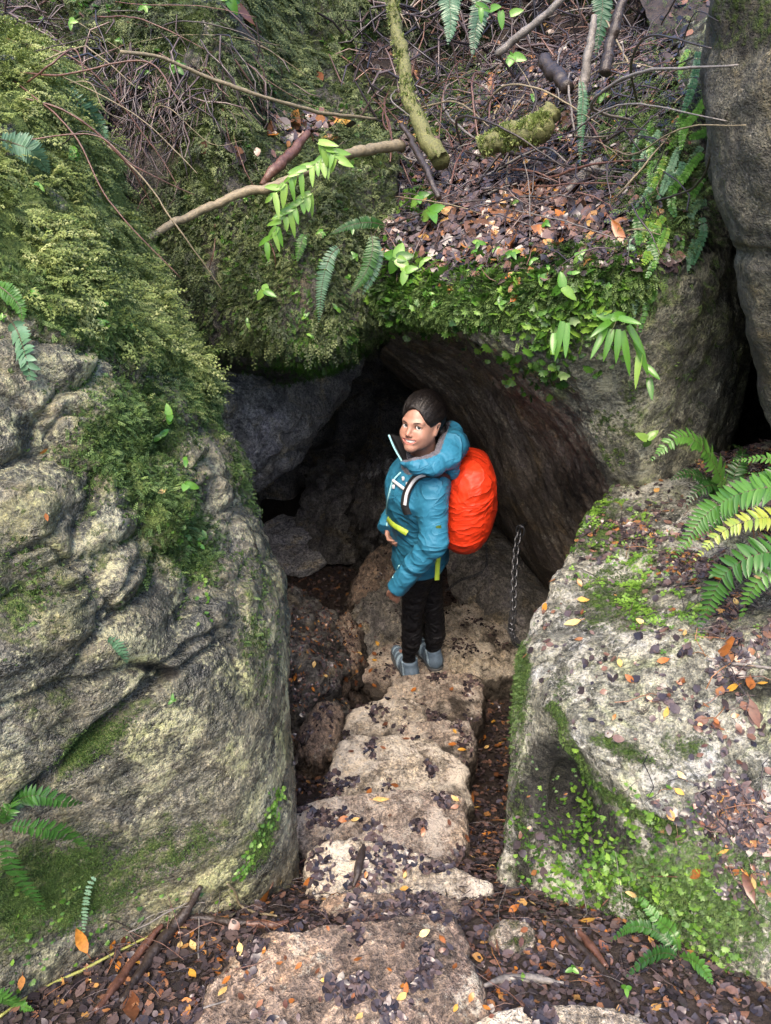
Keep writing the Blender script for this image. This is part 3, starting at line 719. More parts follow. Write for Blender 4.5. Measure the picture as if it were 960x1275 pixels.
# ------------------------------------------------------------------ stone steps and loose stones
def slab_stone(key, outline, z, thick, mat, label, group=None, cat='stone', seed=0, bump=.012, tilt=(0, 0), nth=150, sp=.0065, name='stone_step', stain=0.12, moss=0.0, dome=.008):
    pts = np.array([Gz(px, py, z)[:2] for px, py in outline])
    c = pts.mean(0); n = len(pts)
    cl = np.concatenate([pts[-2:], pts, pts[:2]])
    out = (cr_matrix(n + 4, np.linspace(2, n + 2, nth, endpoint=False)) @ cl)
    th = np.linspace(0, 2 * np.pi, nth, endpoint=False)
    R = np.linalg.norm(out - c, axis=1).mean()
    pr = np.stack([np.cos(th) * 1.3, np.sin(th) * 1.3, np.full(nth, seed * 3.7)], 1)
    out = c + (out - c) * (1 + .17 * fbm(pr, 1.9, 6, seed, gain=.65)[:, None])
    nr = max(8, int(R / sp)); ns = max(5, int(thick / (sp * 1.6)))
    rings = []; rim = min(.2, .012 / R)
    for k in range(nr + 1):
        r = (k / nr) ** .85
        q = c + (out - c) * r
        zz = z + dome * (1 - r * r) - .012 * (sstep(1 - rim * 1.3, 1.0, np.full(nth, r)) ** 1.6)
        rings.append(np.c_[q, zz])
    for k in range(1, ns + 1):
        f = k / ns
        q = c + (out - c) * (1 + .05 * math.sin(f * 2.2) - .06 * f)
        rings.append(np.c_[q, np.full(nth, z - .012 - f * thick)])
    V = np.concatenate(rings)
    V[:, 2] += (V[:, 0] - c[0]) * tilt[0] + (V[:, 1] - c[1]) * tilt[1]
    m = len(rings)
    F = []
    for k in range(m - 1):
        i = np.arange(nth); j = (i + 1) % nth
        F.append(np.stack([k * nth + i, k * nth + j, (k + 1) * nth + j, (k + 1) * nth + i], 1))
    F = np.concatenate(F)[:, ::-1]
    # displaced: pits, lumps
    G = V.reshape(m, nth, 3)
    Gp = np.concatenate([G[:, -1:], G, G[:, :1]], 1); N = grid_normals(Gp)[:, 1:-1].reshape(-1, 3)
    if (N[: nr * nth // 2, 2]).mean() < 0: N = -N
    N[:nth] = (0, 0, 1)
    d1, d2, i1 = worley(V, 16, seed + 200); e1, e2, _ = worley(V, 45, seed + 220)
    d = bump * (1.2 * fbm(V, 6, 4, seed + 210) + 1.3 * fbm(V, 20, 4, seed + 211, gain=.6) + .9 * np.clip(d2 - d1, 0, .6) + .5 * (i1 - .5) + .55 * fbm(V, 60, 3, seed + 212, True) + .9 * (np.round(fbm(V, 5, 3, seed + 214) * 7) / 7)) - .009 * sstep(.30, .1, e1) * sstep(0, .2, fbm(V, 8, 2, seed + 213))
    d[:nth] = d[:nth].mean()
    rad = V - np.array([c[0], c[1], 0]); rad[:, 2] = 0; rad = rad / (np.linalg.norm(rad, axis=1, keepdims=True) + 1e-9)
    Nd = np.zeros_like(V); nt_ = (nr + 1) * nth; Nd[:nt_, 2] = 1; Nd[nt_:] = rad[nt_:]     # tops are lifted, flanks are pushed out: the arris stays sharp
    V = V + Nd * d[:, None]
    a0 = np.cross(V[F[:, 1]] - V[F[:, 0]], V[F[:, 2]] - V[F[:, 0]])
    up = a0[(nr // 2) * nth:(nr // 2 + 1) * nth, 2].mean()
    if up < 0: F = F[:, ::-1]
    mo = np.clip(moss * (1 + fbm(V, 7, 3, seed + 230)), 0, 1)
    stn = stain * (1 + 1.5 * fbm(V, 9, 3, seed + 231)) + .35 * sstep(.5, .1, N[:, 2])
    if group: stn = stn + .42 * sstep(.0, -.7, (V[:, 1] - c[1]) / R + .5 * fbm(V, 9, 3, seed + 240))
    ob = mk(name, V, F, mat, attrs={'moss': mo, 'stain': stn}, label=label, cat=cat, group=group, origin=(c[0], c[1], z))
    ROCKS[key] = dict(V=V, N=N, F=F, Q=pix(V)[0], moss=mo, ob=ob, f=pix(V)[1], top=m, c=c, R=R)
    return ob
SG = 'stone steps down into the cave'
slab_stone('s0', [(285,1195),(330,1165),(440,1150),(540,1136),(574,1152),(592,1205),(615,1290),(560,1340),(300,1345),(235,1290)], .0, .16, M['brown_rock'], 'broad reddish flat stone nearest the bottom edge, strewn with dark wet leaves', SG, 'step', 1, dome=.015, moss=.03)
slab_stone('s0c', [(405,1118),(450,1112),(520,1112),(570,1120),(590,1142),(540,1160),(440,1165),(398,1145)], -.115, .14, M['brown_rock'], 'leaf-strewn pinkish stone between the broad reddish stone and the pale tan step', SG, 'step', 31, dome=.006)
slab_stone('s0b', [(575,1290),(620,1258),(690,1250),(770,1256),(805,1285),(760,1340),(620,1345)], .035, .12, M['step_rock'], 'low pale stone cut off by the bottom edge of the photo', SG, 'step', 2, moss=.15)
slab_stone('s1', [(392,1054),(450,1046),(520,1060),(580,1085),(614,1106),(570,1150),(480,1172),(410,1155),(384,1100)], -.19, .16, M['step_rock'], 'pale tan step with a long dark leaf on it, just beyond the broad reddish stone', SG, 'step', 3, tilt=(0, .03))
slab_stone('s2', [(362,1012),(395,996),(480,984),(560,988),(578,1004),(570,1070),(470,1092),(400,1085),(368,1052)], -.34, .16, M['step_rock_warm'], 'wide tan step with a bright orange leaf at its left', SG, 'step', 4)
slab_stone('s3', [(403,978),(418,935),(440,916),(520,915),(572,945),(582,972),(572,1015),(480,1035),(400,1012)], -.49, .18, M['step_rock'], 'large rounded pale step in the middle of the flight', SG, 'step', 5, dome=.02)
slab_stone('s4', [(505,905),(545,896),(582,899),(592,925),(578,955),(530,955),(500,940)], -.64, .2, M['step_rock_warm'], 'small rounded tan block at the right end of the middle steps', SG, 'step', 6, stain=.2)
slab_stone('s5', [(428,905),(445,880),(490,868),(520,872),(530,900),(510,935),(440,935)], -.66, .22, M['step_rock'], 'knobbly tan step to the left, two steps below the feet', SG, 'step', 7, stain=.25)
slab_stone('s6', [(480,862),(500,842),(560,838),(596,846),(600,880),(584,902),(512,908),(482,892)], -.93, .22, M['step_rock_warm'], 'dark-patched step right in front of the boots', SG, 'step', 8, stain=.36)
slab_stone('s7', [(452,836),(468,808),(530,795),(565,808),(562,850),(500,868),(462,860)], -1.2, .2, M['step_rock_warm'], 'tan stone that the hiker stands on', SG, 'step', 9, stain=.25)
slab_stone('s8', [(540,775),(560,748),(600,750),(632,785),(655,830),(610,850),(560,835),(545,805)], -1.22, .25, M['step_rock'], 'black-stained pale rock behind the hiker\'s legs', None, 'rock', 10, tilt=(-.05, -.12), name='rock', bump=.03, stain=.42, sp=.01)
slab_stone('s9', [(425,800),(440,760),(480,720),(520,730),(520,790),(480,822),(440,822)], -1.27, .25, M['cave_rock'], 'dark brown lump of rock left of the hiker\'s knees', None, 'rock', 11, name='rock', bump=.05, stain=.3, sp=.01, dome=.08)
slab_stone('s10', [(440,740),(455,700),(480,685),(520,690),(520,720),(480,735)], -1.22, .3, M['brown_rock'], 'orange-brown ledge of rock under the hiker\'s near hand', None, 'rock', 12, name='rock', bump=.05, stain=.15, sp=.011, dome=.06)
slab_stone('s11', [(345,694),(362,674),(400,664),(420,672),(405,696),(368,710)], -1.47, .05, M['pale_stone'], 'flat pale grey stone lying on the cave floor', None, 'stone', 13, name='stone', bump=.012, sp=.012, stain=0)
slab_stone('s12', [(326,656),(350,642),(385,649),(402,662),(370,670),(336,668)], -1.41, .05, M['pale_stone'], 'thin pale stone slab leaning at the back of the cave floor', None, 'stone', 14, name='stone', bump=.012, sp=.012, stain=0)
slab_stone('s13', [(365,648),(375,640),(400,640),(412,652),(395,660)], -1.42, .07, M['brown_rock'], 'rusty orange stone behind the pale slabs on the cave floor', None, 'stone', 15, name='stone', bump=.012, sp=.012, stain=0)
slab_stone('s14', [(330,690),(340,675),(356,680),(358,700),(345,712)], -1.48, .06, M['pale_stone'], 'small grey stone at the left end of the cave floor stones', None, 'stone', 16, name='stone', bump=.012, sp=.012)
slab_stone('s15', [(395,790),(430,770),(450,800),(440,840),(400,850),(385,820)], -1.15, .3, M['brown_rock'], 'leaf-covered brown rock left of the hiker\'s boots', None, 'rock', 17, name='rock', bump=.05, sp=.01, stain=.25, dome=.06)
slab_stone('s16', [(375,905),(400,875),(425,880),(425,920),(395,945),(372,930)], -.80, .3, M['brown_rock'], 'tan rock at the left side of the knobbly step', None, 'rock', 18, name='rock', bump=.03, sp=.008, stain=.2, moss=.1, dome=.05)
slab_stone('s17', [(440,606),(455,588),(490,584),(512,604),(500,640),(450,640)], -1.08, .55, M['cave_rock'], 'dark boulder far inside the cave, left of the jacket', None, 'rock', 19, name='rock', bump=.08, sp=.014, stain=.2, dome=.12)
slab_stone('s19', [(452,592),(465,578),(488,574),(505,586),(490,600),(465,602)], -.98, .2, M['pale_stone'], 'pale tan stone on top of the dark boulder, left of the jacket collar', None, 'stone', 33, name='stone', bump=.05, sp=.012, stain=.1, dome=.05)
slab_stone('s18', [(610,1165),(625,1145),(655,1145),(668,1165),(655,1185),(625,1188)], -.06, .1, M['step_rock'], 'small mossy stone in the litter right of the reddish stone', None, 'stone', 20, name='stone', moss=.35, sp=.006, nth=90)
# ------------------------------------------------------------------ where a line of sight meets the rocks
from mathutils.bvhtree import BVHTree
_v = []; _f = []; _n = []; _o = 0; _key = []
for _k, R in ROCKS.items():
    _v.append(R['V']); _n.append(R['N']); _f.append(R['F'] + _o); _o += len(R['V']); _key += [_k] * len(R['F'])
_v = np.concatenate(_v); _n = np.concatenate(_n); _f = np.concatenate(_f)
BVH = BVHTree.FromPolygons(_v.tolist(), _f.tolist())
def hit(px, py):
    """world point, unit normal and rock key seen at photo pixel (px,py)"""
    loc, nor, i, d = BVH.ray_cast(Vector(CAM), Vector(ray(px, py)))
    if loc is None: return P(px, py, 3.0), np.array([0, -.5, .85]), None
    n = _n[_f[i]].mean(0); n /= np.linalg.norm(n)
    if n @ ray(px, py) > .2: n = -n
    return np.array(loc), n, _key[i]
# ------------------------------------------------------------------ ground cover: moss, liverwort, leaf litter (nobody could count these)
G_ = lambda *a: a
M['moss_gold'] = leafy('feather_moss', ((0, (.030, .042, .010)), (.4, (.115, .165, .036)), (.75, (.24, .30, .085)), (1, (.37, .41, .17))), .6, .25, noise_amt=.2)
M['moss_green'] = leafy('cushion_moss', ((0, (.012, .022, .006)), (.5, (.060, .115, .026)), (1, (.18, .27, .075))), .6, .2, noise_amt=.2)
M['moss_dark'] = leafy('wall_moss', ((0, (.010, .014, .006)), (.5, (.050, .078, .026)), (1, (.18, .22, .085))), .55, .2, noise_amt=.2)
M['leaflet'] = leafy('bright_leaflets', ((0, (.015, .045, .010)), (.5, (.065, .16, .022)), (1, (.21, .36, .055))), .35, .3, noise_amt=.2)
M['litter'] = leafy('wet_litter', ((0, (.014, .012, .015)), (.3, (.050, .040, .045)), (.6, (.105, .074, .070)), (.82, (.16, .082, .055)), (.93, (.24, .11, .04)), (1, (.40, .24, .08))), .2, .0, .42, noise_amt=.5, scale=180)
M['twig'] = leafy('twig_bark', ((0, (.015, .011, .010)), (.5, (.055, .036, .027)), (1, (.20, .145, .10))), .4, 0, .5, noise_amt=.5, scale=150)

def tpl_feather(nb=9):
    V = []; F = []; w = []
    L = np.linspace(0, 1, 6); zc = .18 * np.sin(L * 2.4)
    for k in range(5):
        b = len(V); h = .016 * (1 - .1 * k)
        V += [(-h, L[k], zc[k]), (h, L[k], zc[k]), (h * .8, L[k + 1], zc[k + 1]), (-h * .8, L[k + 1], zc[k + 1])]; F.append((b, b + 1, b + 2, b + 3)); w.append(-.15)
    for k in range(nb):
        t = .1 + .85 * k / (nb - 1); ln = .36 * (1 - t * .75) * (.8 + .4 * random.random()); sd = 1 if k % 2 else -1
        z = np.interp(t, L, zc); a = math.radians(48 + 10 * random.random())
        dx, dy = sd * math.sin(a) * ln, math.cos(a) * ln
        nx, ny = -dy / ln * .034, dx / ln * .034
        b = len(V); m = .45
        V += [(0, t, z), (dx * m + nx, t + dy * m + ny, z + .05), (dx, t + dy, z - .01 - .05 * random.random()), (dx * m - nx, t + dy * m - ny, z + .03)]
        F.append((b, b + 1, b + 2, b + 3)); w.append(.1 * random.random())
        for s2 in (1, -1):        # secondary branchlets
            b = len(V); a2 = math.atan2(dy, dx) + s2 * .8; l2 = ln * .42; q = .5
            ex, ey = math.cos(a2) * l2, math.sin(a2) * l2
            mx, my = -ey / l2 * .028, ex / l2 * .028
            V += [(dx * q, t + dy * q, z + .04), (dx * q + ex * .5 + mx, t + dy * q + ey * .5 + my, z + .05), (dx * q + ex, t + dy * q + ey, z), (dx * q + ex * .5 - mx, t + dy * q + ey * .5 - my, z + .04)]
            F.append((b, b + 1, b + 2, b + 3)); w.append(.12 + .1 * random.random())
    return np.array(V), np.array(F), np.array(w)

def tpl_tuft(n=6, spread=.5, wd=.09):
    V = []; F = []; w = []
    for k in range(n):
        a = 2 * math.pi * (k + random.random() * .7) / n; r = spread * (.5 + .7 * random.random()); h = .7 + .5 * random.random()
        dx, dy = math.cos(a), math.sin(a)
        b = len(V)
        V += [(-dy * wd * .5, dx * wd * .5, -.1), (dy * wd * .5, -dx * wd * .5, -.1), (dx * r * .5 + dy * wd, dy * r * .5 - dx * wd, h * .6), (dx * r, dy * r, h * .75)]
        F.append((b, b + 1, b + 2, b + 3)); w.append(.25 * (random.random() - .5))
    return np.array(V), np.array(F), np.array(w)

def tpl_sprig(n=9, lw=.17, ll=.30):
    V = []; F = []; w = []
    for k in range(n):
        t = k / n; sd = 1 if k % 2 else -1
        a = math.radians(62 + 16 * (random.random() - .5)) * sd
        ln = ll * (1 - .35 * t); x0, y0, z0 = 0, t, .15 * math.sin(t * 2)
        dx, dy = math.sin(a), math.cos(a); nx, ny = -dy, dx
        b = len(V); q = .05 + .06 * random.random()
        V += [(x0, y0, z0), (x0 + dx * ln * .5 + nx * lw * .5, y0 + dy * ln * .5 + ny * lw * .5, z0 + q), (x0 + dx * ln, y0 + dy * ln, z0 + .02), (x0 + dx * ln * .5 - nx * lw * .5, y0 + dy * ln * .5 - ny * lw * .5, z0 + q * .6)]
        F.append((b, b + 1, b + 2, b + 3)); w.append(.2 * (random.random() - .5))
    return np.array(V), np.array(F), np.array(w)

def tpl_lobed(n=7, notch=.3):
    """a small rounded, lobed leaf on a short stalk (fan of quads)"""
    V = [(0, 0, 0)]; F = []; w = []
    aa = np.linspace(-2.2, 2.2, 2 * n + 1)
    for k, a in enumerate(aa):
        r = .5 * (1 if k % 2 else 1 - notch) * (.9 + .2 * random.random())
        V.append((math.sin(a) * r, .32 + math.cos(a) * r * .9, .10 + .10 * (k % 2) - .12 * abs(math.sin(a))))
    V[0] = (0, .12, .06)
    for k in range(n):
        F.append((0, 1 + 2 * k, 2 + 2 * k, 3 + 2 * k)); w.append(.12 * (random.random() - .5))
    return np.array(V), np.array(F), np.array(w)

def tpl_clover():
    V = []; F = []; w = []
    for k in range(3):
        a = k * 2.1 + .3; ca, sa = math.cos(a), math.sin(a); b = len(V)
        for (x, y, z) in ((0, .02, .1), (.28, .35, .18), (0, .62, .12), (-.28, .35, .18)):
            V.append((x * ca - y * sa, x * sa + y * ca, z))
        F.append((b, b + 1, b + 2, b + 3)); w.append(.15 * (random.random() - .5))
    return np.array(V), np.array(F), np.array(w)

def tpl_leaf(curl=.15, width=.32, point=.8):
    """a dead leaf, 2 x 4 quads, cupped"""
    V = []; F = []
    ys = np.linspace(0, 1, 5); ww = width * np.sin(np.pi * ys ** point) ** .8; ww[0] = .02; ww[-1] = .02
    tw = (random.random() - .5) * .5
    for k, y in enumerate(ys):
        c = curl * math.sin(math.pi * y); e = curl * .9 * (random.random() - .25)
        for s in (-1, 0, 1):
            V.append((s * ww[k], y - .5, -c * .2 + e * (s * s) * ww[k] / width * .7 + tw * s * (y - .5) * .5))
    for k in range(4):
        for j in range(2):
            a = k * 3 + j; F.append((a, a + 1, a + 4, a + 3))
    return np.array(V), np.array(F), np.zeros(len(F))

def tpl_stick(bend=.1):
    pts = crv([(0, -.5, 0), (bend * (random.random() - .5), -.15, bend * random.random()), (bend * (random.random() - .5), .2, bend * random.random() * .6), (0, .5, 0)], 5)
    V, F, T = tube(pts, np.array([.012, .014, .012, .011, .006]), 4, cap=False)
    return V, F, np.zeros(len(F))

def sample(key, n, dens, inview=True, rg=rng):
    R = ROCKS[key]; F = R['F']; V = R['V']
    if F.shape[1] == 3: F = np.c_[F, F[:, 2]]
    a, b, c, d = (V[F[:, k]] for k in range(4))
    area = .5 * np.linalg.norm(np.cross(c - a, d - b), axis=1)
    ctr = (a + b + c + d) / 4; Q = R['Q'][F].mean(1); N = R['N'][F].mean(1); N /= np.linalg.norm(N, axis=1, keepdims=True) + 1e-9
    w = area * np.clip(dens(ctr, Q, N, R['moss'][F].mean(1)), 0, None)
    if inview:
        w = w * ((Q[:, 0] > -120) & (Q[:, 0] < 1080) & (Q[:, 1] > -120) & (Q[:, 1] < 1400) & (R['f'][F[:, 0]] > .2))
        vw = CAM - ctr; vw /= np.linalg.norm(vw, axis=1, keepdims=True)
        w = w * ((N * vw).sum(1) > -.25)
    if w.sum() <= 0: return np.zeros((0, 3)), np.zeros((0, 3)), np.zeros((0, 2))
    i = rg.choice(len(F), n, p=w / w.sum())
    u, v = rg.random((2, n, 1))
    p = (a[i] * (1 - u) + b[i] * u) * (1 - v) + (d[i] * (1 - u) + c[i] * u) * v
    return p, N[i], Q[i]


def frames(N, ydir=None, spread=1.0, lift=0.0, tiltamt=0.0, rg=rng):
    """per-instance basis rows x,y,z; y along the surface near ydir, lifted off it"""
    n = len(N)
    r = nrm(rg.normal(size=(n, 3)))
    y = r * spread + (0 if ydir is None else np.broadcast_to(np.asarray(ydir, float), (n, 3)))
    y = nrm(y - (y * N).sum(1, keepdims=True) * N)
    lf = np.asarray(lift) * np.ones(n) + (rg.normal(size=n) * tiltamt)
    yy = y * np.cos(lf)[:, None] + N * np.sin(lf)[:, None]
    zz = N * np.cos(lf)[:, None] - y * np.sin(lf)[:, None]
    if tiltamt:
        x = np.cross(yy, zz); ro = rg.normal(size=n) * tiltamt
        zz = zz * np.cos(ro)[:, None] + x * np.sin(ro)[:, None]
    x = np.cross(yy, zz)
    return np.stack([x, yy, zz], 1)

def instances(tpls, Pt, B, scale, tint, rg=rng):
    VV = []; FF = []; TT = []; o = 0
    which = rg.integers(len(tpls), size=len(Pt)); scale = np.broadcast_to(np.asarray(scale, float), (len(Pt),)); tint = np.broadcast_to(np.asarray(tint, float), (len(Pt),))
    for k, (tv, tf, tw) in enumerate(tpls):
        i = np.where(which == k)[0]
        if not len(i): continue
        v = Pt[i][:, None, :] + np.einsum('vk,nkj->nvj', tv, B[i]) * scale[i][:, None, None]
        f = tf[None] + (np.arange(len(i)) * len(tv))[:, None, None] + o
        VV.append(v.reshape(-1, 3)); FF.append(f.reshape(-1, tf.shape[1])); TT.append((tint[i][:, None] + tw[None]).ravel()); o += len(i) * len(tv)
    return np.concatenate(VV), np.concatenate(FF), np.concatenate(TT)

def cover(name, mat, label, sets, cat='moss', smooth=False):
    V = []; F = []; T = []; o = 0
    for v, f, t in sets:
        V.append(v); F.append(f + o); T.append(t); o += len(v)
    return mk(name, np.concatenate(V), np.concatenate(F), M[mat], fattrs={'tint': np.clip(np.concatenate(T), 0, 1)}, smooth=smooth, label=label, cat=cat, kind='stuff')

FEA = [tpl_feather(random.choice((8, 9, 10))) for _ in range(6)]
TUF = [tpl_tuft(random.choice((5, 6, 7)), .55, .11) for _ in range(6)]
SPR = [tpl_sprig(random.choice((8, 10))) for _ in range(6)]
LOB = [tpl_lobed(random.choice((5, 6, 7)), .3) for _ in range(6)]
CLO = [tpl_clover() for _ in range(3)]
LEF = [tpl_leaf(.05 + .22 * random.random(), .26 + .18 * random.random()) for _ in range(14)]
STK = [tpl_stick(.25) for _ in range(6)]
DOWN = np.array([0, 0, -1.])
def clumpt(p, lo, hi, sc=14, seed=1, rg=rng):
    return lo + (hi - lo) * np.clip(.5 + .9 * fbm(p, sc, 3, seed) + .22 * rg.normal(size=len(p)), 0, 1)

# --- left boulder: shaggy golden feather moss
def S(key, n, dens, tpls, sc, tint, ydir=None, spread=.6, lift=.4, tl=.3, off=0.0):
    p, N, Q = sample(key, n, dens)
    if callable(tint): tint = tint(p, Q)
    B = frames(N, ydir, spread, lift, tl)
    s = sc[0] + (sc[1] - sc[0]) * rng.random(len(p)) ** 1.5
    return instances(tpls, p + N * off, B, s, tint)
goldzone = lambda V, Q: sstep(440, 350, Q[:, 1] - .5 * (Q[:, 0] - 120))
sets = [S('left', 12000, lambda V, Q, N, m: m * goldzone(V, Q) * np.clip(.45 + 2.8 * fbm(V, 7, 3, 301), .01, 2), FEA, (.026, .075), lambda p, Q: clumpt(p, .0, 1.0, 11), DOWN + np.array([.25, -.25, 0]), .45, .45, .3),
        S('left', 7000, lambda V, Q, N, m: m * np.clip(goldzone(V, Q), 0, 1) * np.clip(.4 + 2 * fbm(V, 7, 3, 309), .02, 2), SPR, (.012, .022), lambda p, Q: clumpt(p, .05, .6, 9), DOWN, .8, .5, .4),
        S('left', 1500, lambda V, Q, N, m: m * blob(Q, 230, 430, 45, 90, -25), FEA, (.02, .035), lambda p, Q: clumpt(p, .3, .9, 9), DOWN, .6, .5, .3)]
cover('feather_moss', 'moss_gold', 'golden green feathery moss hanging over the top of the big left boulder', sets)
sets = [S('left', 16000, lambda V, Q, N, m: np.clip(m - .2, 0, 1) * (1 - goldzone(V, Q)) * sstep(900, 700, Q[:, 1]) * np.clip(.6 + 1.6 * fbm(V, 9, 2, 302), .02, 2), TUF, (.005, .012), lambda p, Q: clumpt(p, .1, .75, 12), DOWN, .8, .2, .4),
        S('left', 6500, lambda V, Q, N, m: np.clip(m - .3, 0, 1) * (1 - goldzone(V, Q)) * sstep(860, 700, Q[:, 1]) * np.clip(.4 + 1.8 * fbm(V, 9, 2, 303), .0, 2), SPR, (.010, .022), lambda p, Q: clumpt(p, .25, .9, 12), DOWN, .8, .5, .4),
        S('left', 14000, lambda V, Q, N, m: (np.clip(m - .32, 0, 1) ** 1.5) * sstep(820, 900, Q[:, 1]) * np.clip(.4 + 1.8 * fbm(V, 16, 2, 304), .0, 2), TUF, (.0025, .006), lambda p, Q: clumpt(p, .2, .8, 12), DOWN, .8, .1, .4)]
cover('cushion_moss', 'moss_green', 'short green moss and liverwort in the folds of the big left boulder', sets)

# --- back wall
sets = [S('back', 20000, lambda V, Q, N, m: np.clip(m - .15, 0, 1) * sstep(470, 440, Q[:, 1]) * np.clip(.5 + 2.4 * fbm(V, 7, 3, 305), .02, 2.5), TUF, (.006, .018), lambda p, Q: clumpt(p, .0, 1.0, 9), DOWN, .5, .1, .5),
        S('back', 5500, lambda V, Q, N, m: np.clip(m - .25, 0, 1) * sstep(465, 440, Q[:, 1]) * np.clip(.4 + 2.6 * fbm(V, 6, 3, 306), .0, 2.5), FEA, (.03, .085), lambda p, Q: clumpt(p, .0, 1.0, 9), DOWN, .35, .35, .3),
        S('back', 10000, lambda V, Q, N, m: np.clip(m - .2, 0, 1) * sstep(462, 430, Q[:, 1]) * sstep(200, 330, Q[:, 1]), SPR, (.016, .03), lambda p, Q: clumpt(p, .1, .95, 7), DOWN, .6, .5, .4),
        S('hill', 12000, lambda V, Q, N, m: sstep(4.5, 4.8, V[:, 1]) * (Q[:, 0] < 560) * np.clip(.5 + 1.6 * fbm(V, 4, 3, 307), .05, 2), FEA, (.05, .11), lambda p, Q: clumpt(p, .0, .6, 5), DOWN, .4, .3, .4),
        S('bank_left', 3000, lambda V, Q, N, m: np.clip(.4 + 1.6 * fbm(V, 4, 3, 317), .0, 2), FEA, (.04, .09), lambda p, Q: clumpt(p, .0, .7, 6), DOWN, .6, .3, .4), S('bank_right', 800, lambda V, Q, N, m: np.ones(len(V)), FEA, (.04, .09), lambda p, Q: clumpt(p, .0, .6, 6), DOWN, .6, .3, .4),
        S('hill', 9000, lambda V, Q, N, m: sstep(4.5, 4.8, V[:, 1]) * np.clip(.2 + 1.6 * fbm(V, 4, 3, 308), .0, 2), TUF, (.02, .045), lambda p, Q: clumpt(p, .0, .55, 5), DOWN, .5, .2, .5)]
cover('wall_moss', 'moss_dark', 'dark green moss curtain over the rock face left of the cave and behind it', sets)
sets = [S('back', 900, lambda V, Q, N, m: m * sstep(440, 400, Q[:, 1]) * np.clip(-.2 + 2.6 * fbm(V, 4, 3, 350), 0, 2), LOB, (.014, .034), lambda p, Q: clumpt(p, .0, .6, 7), DOWN, .8, .6, .4), S('back', 2600, lambda V, Q, N, m: 1.2 * blob(Q, 395, 435, 55, 28) + .4 * blob(Q, 320, 320, 60, 80) + .25 * blob(Q, 390, 350, 40, 60), SPR, (.018, .034), lambda p, Q: clumpt(p, .1, .6, 7), DOWN, .8, .7, .4)]
cover('liverwort', 'leaflet', 'fresh green liverwort on the lowest knob of the mossy rock left of the cave mouth', sets, 'liverwort')

# --- roof boulder lip, ledge cushions and front face
lipd = lambda Q: np.exp(-((Q[:, 1] - np.interp(Q[:, 0], [460, 540, 640, 720, 800, 860, 960], [352, 362, 356, 342, 335, 338, 365]) - 2) / 30) ** 2) * sstep(830, 780, Q[:, 0])
sets = [S('roof', 16000, lambda V, Q, N, m: np.clip(m - .3, 0, 1) * np.clip(.6 + 1.6 * fbm(V, 9, 3, 310), .03, 2), TUF, (.008, .018), lambda p, Q: clumpt(p, .1, .85, 9), DOWN, .7, .2, .4),
        S('roof', 4200, lambda V, Q, N, m: lipd(Q) * np.clip(.5 + 1.6 * fbm(V, 9, 3, 311), .05, 2), SPR, (.016, .034), lambda p, Q: clumpt(p, .15, .95, 9), DOWN + np.array([0, -.4, 0]), .7, .5, .4),
        S('roof', 5000, lambda V, Q, N, m: blob(Q, 825, 220, 50, 110) + blob(Q, 540, 110, 60, 40) + .7 * blob(Q, 790, 160, 50, 40), FEA, (.02, .05), lambda p, Q: clumpt(p, .1, .8, 9), DOWN, .7, .5, .4),
        S('roof', 3500, lambda V, Q, N, m: blob(Q, 650, 163, 55, 14, -20) + blob(Q, 560, 150, 32, 22) + .8 * blob(Q, 520, 120, 30, 30), TUF, (.010, .022), lambda p, Q: clumpt(p, .5, 1, 9), DOWN, .7, .2, .4)]
cover('cushion_moss', 'moss_green', 'moss fringe along the lip and ledge of the overhanging roof boulder', sets)
sets = [S('roof', 1300, lambda V, Q, N, m: lipd(Q) * np.clip(.2 + 1.9 * fbm(V, 6, 2, 313), 0, 2) + .2 * blob(Q, 690, 430, 50, 40), LOB, (.010, .048), lambda p, Q: clumpt(p, .0, .8, 9), DOWN + np.array([0, -.5, 0]), .8, .6, .5),
        S('roof', 500, lambda V, Q, N, m: blob(Q, 505, 345, 35, 25) + .6 * blob(Q, 700, 390, 50, 30) + .3 * blob(Q, 520, 250, 20, 20), LOB, (.03, .05), lambda p, Q: clumpt(p, .3, .9, 9), DOWN + np.array([0, -.5, 0]), .9, .8, .4)]
cover('filmy_fern', 'leaflet', 'leafy green filmy ferns hanging over the roof boulder lip', sets, 'fern cover')

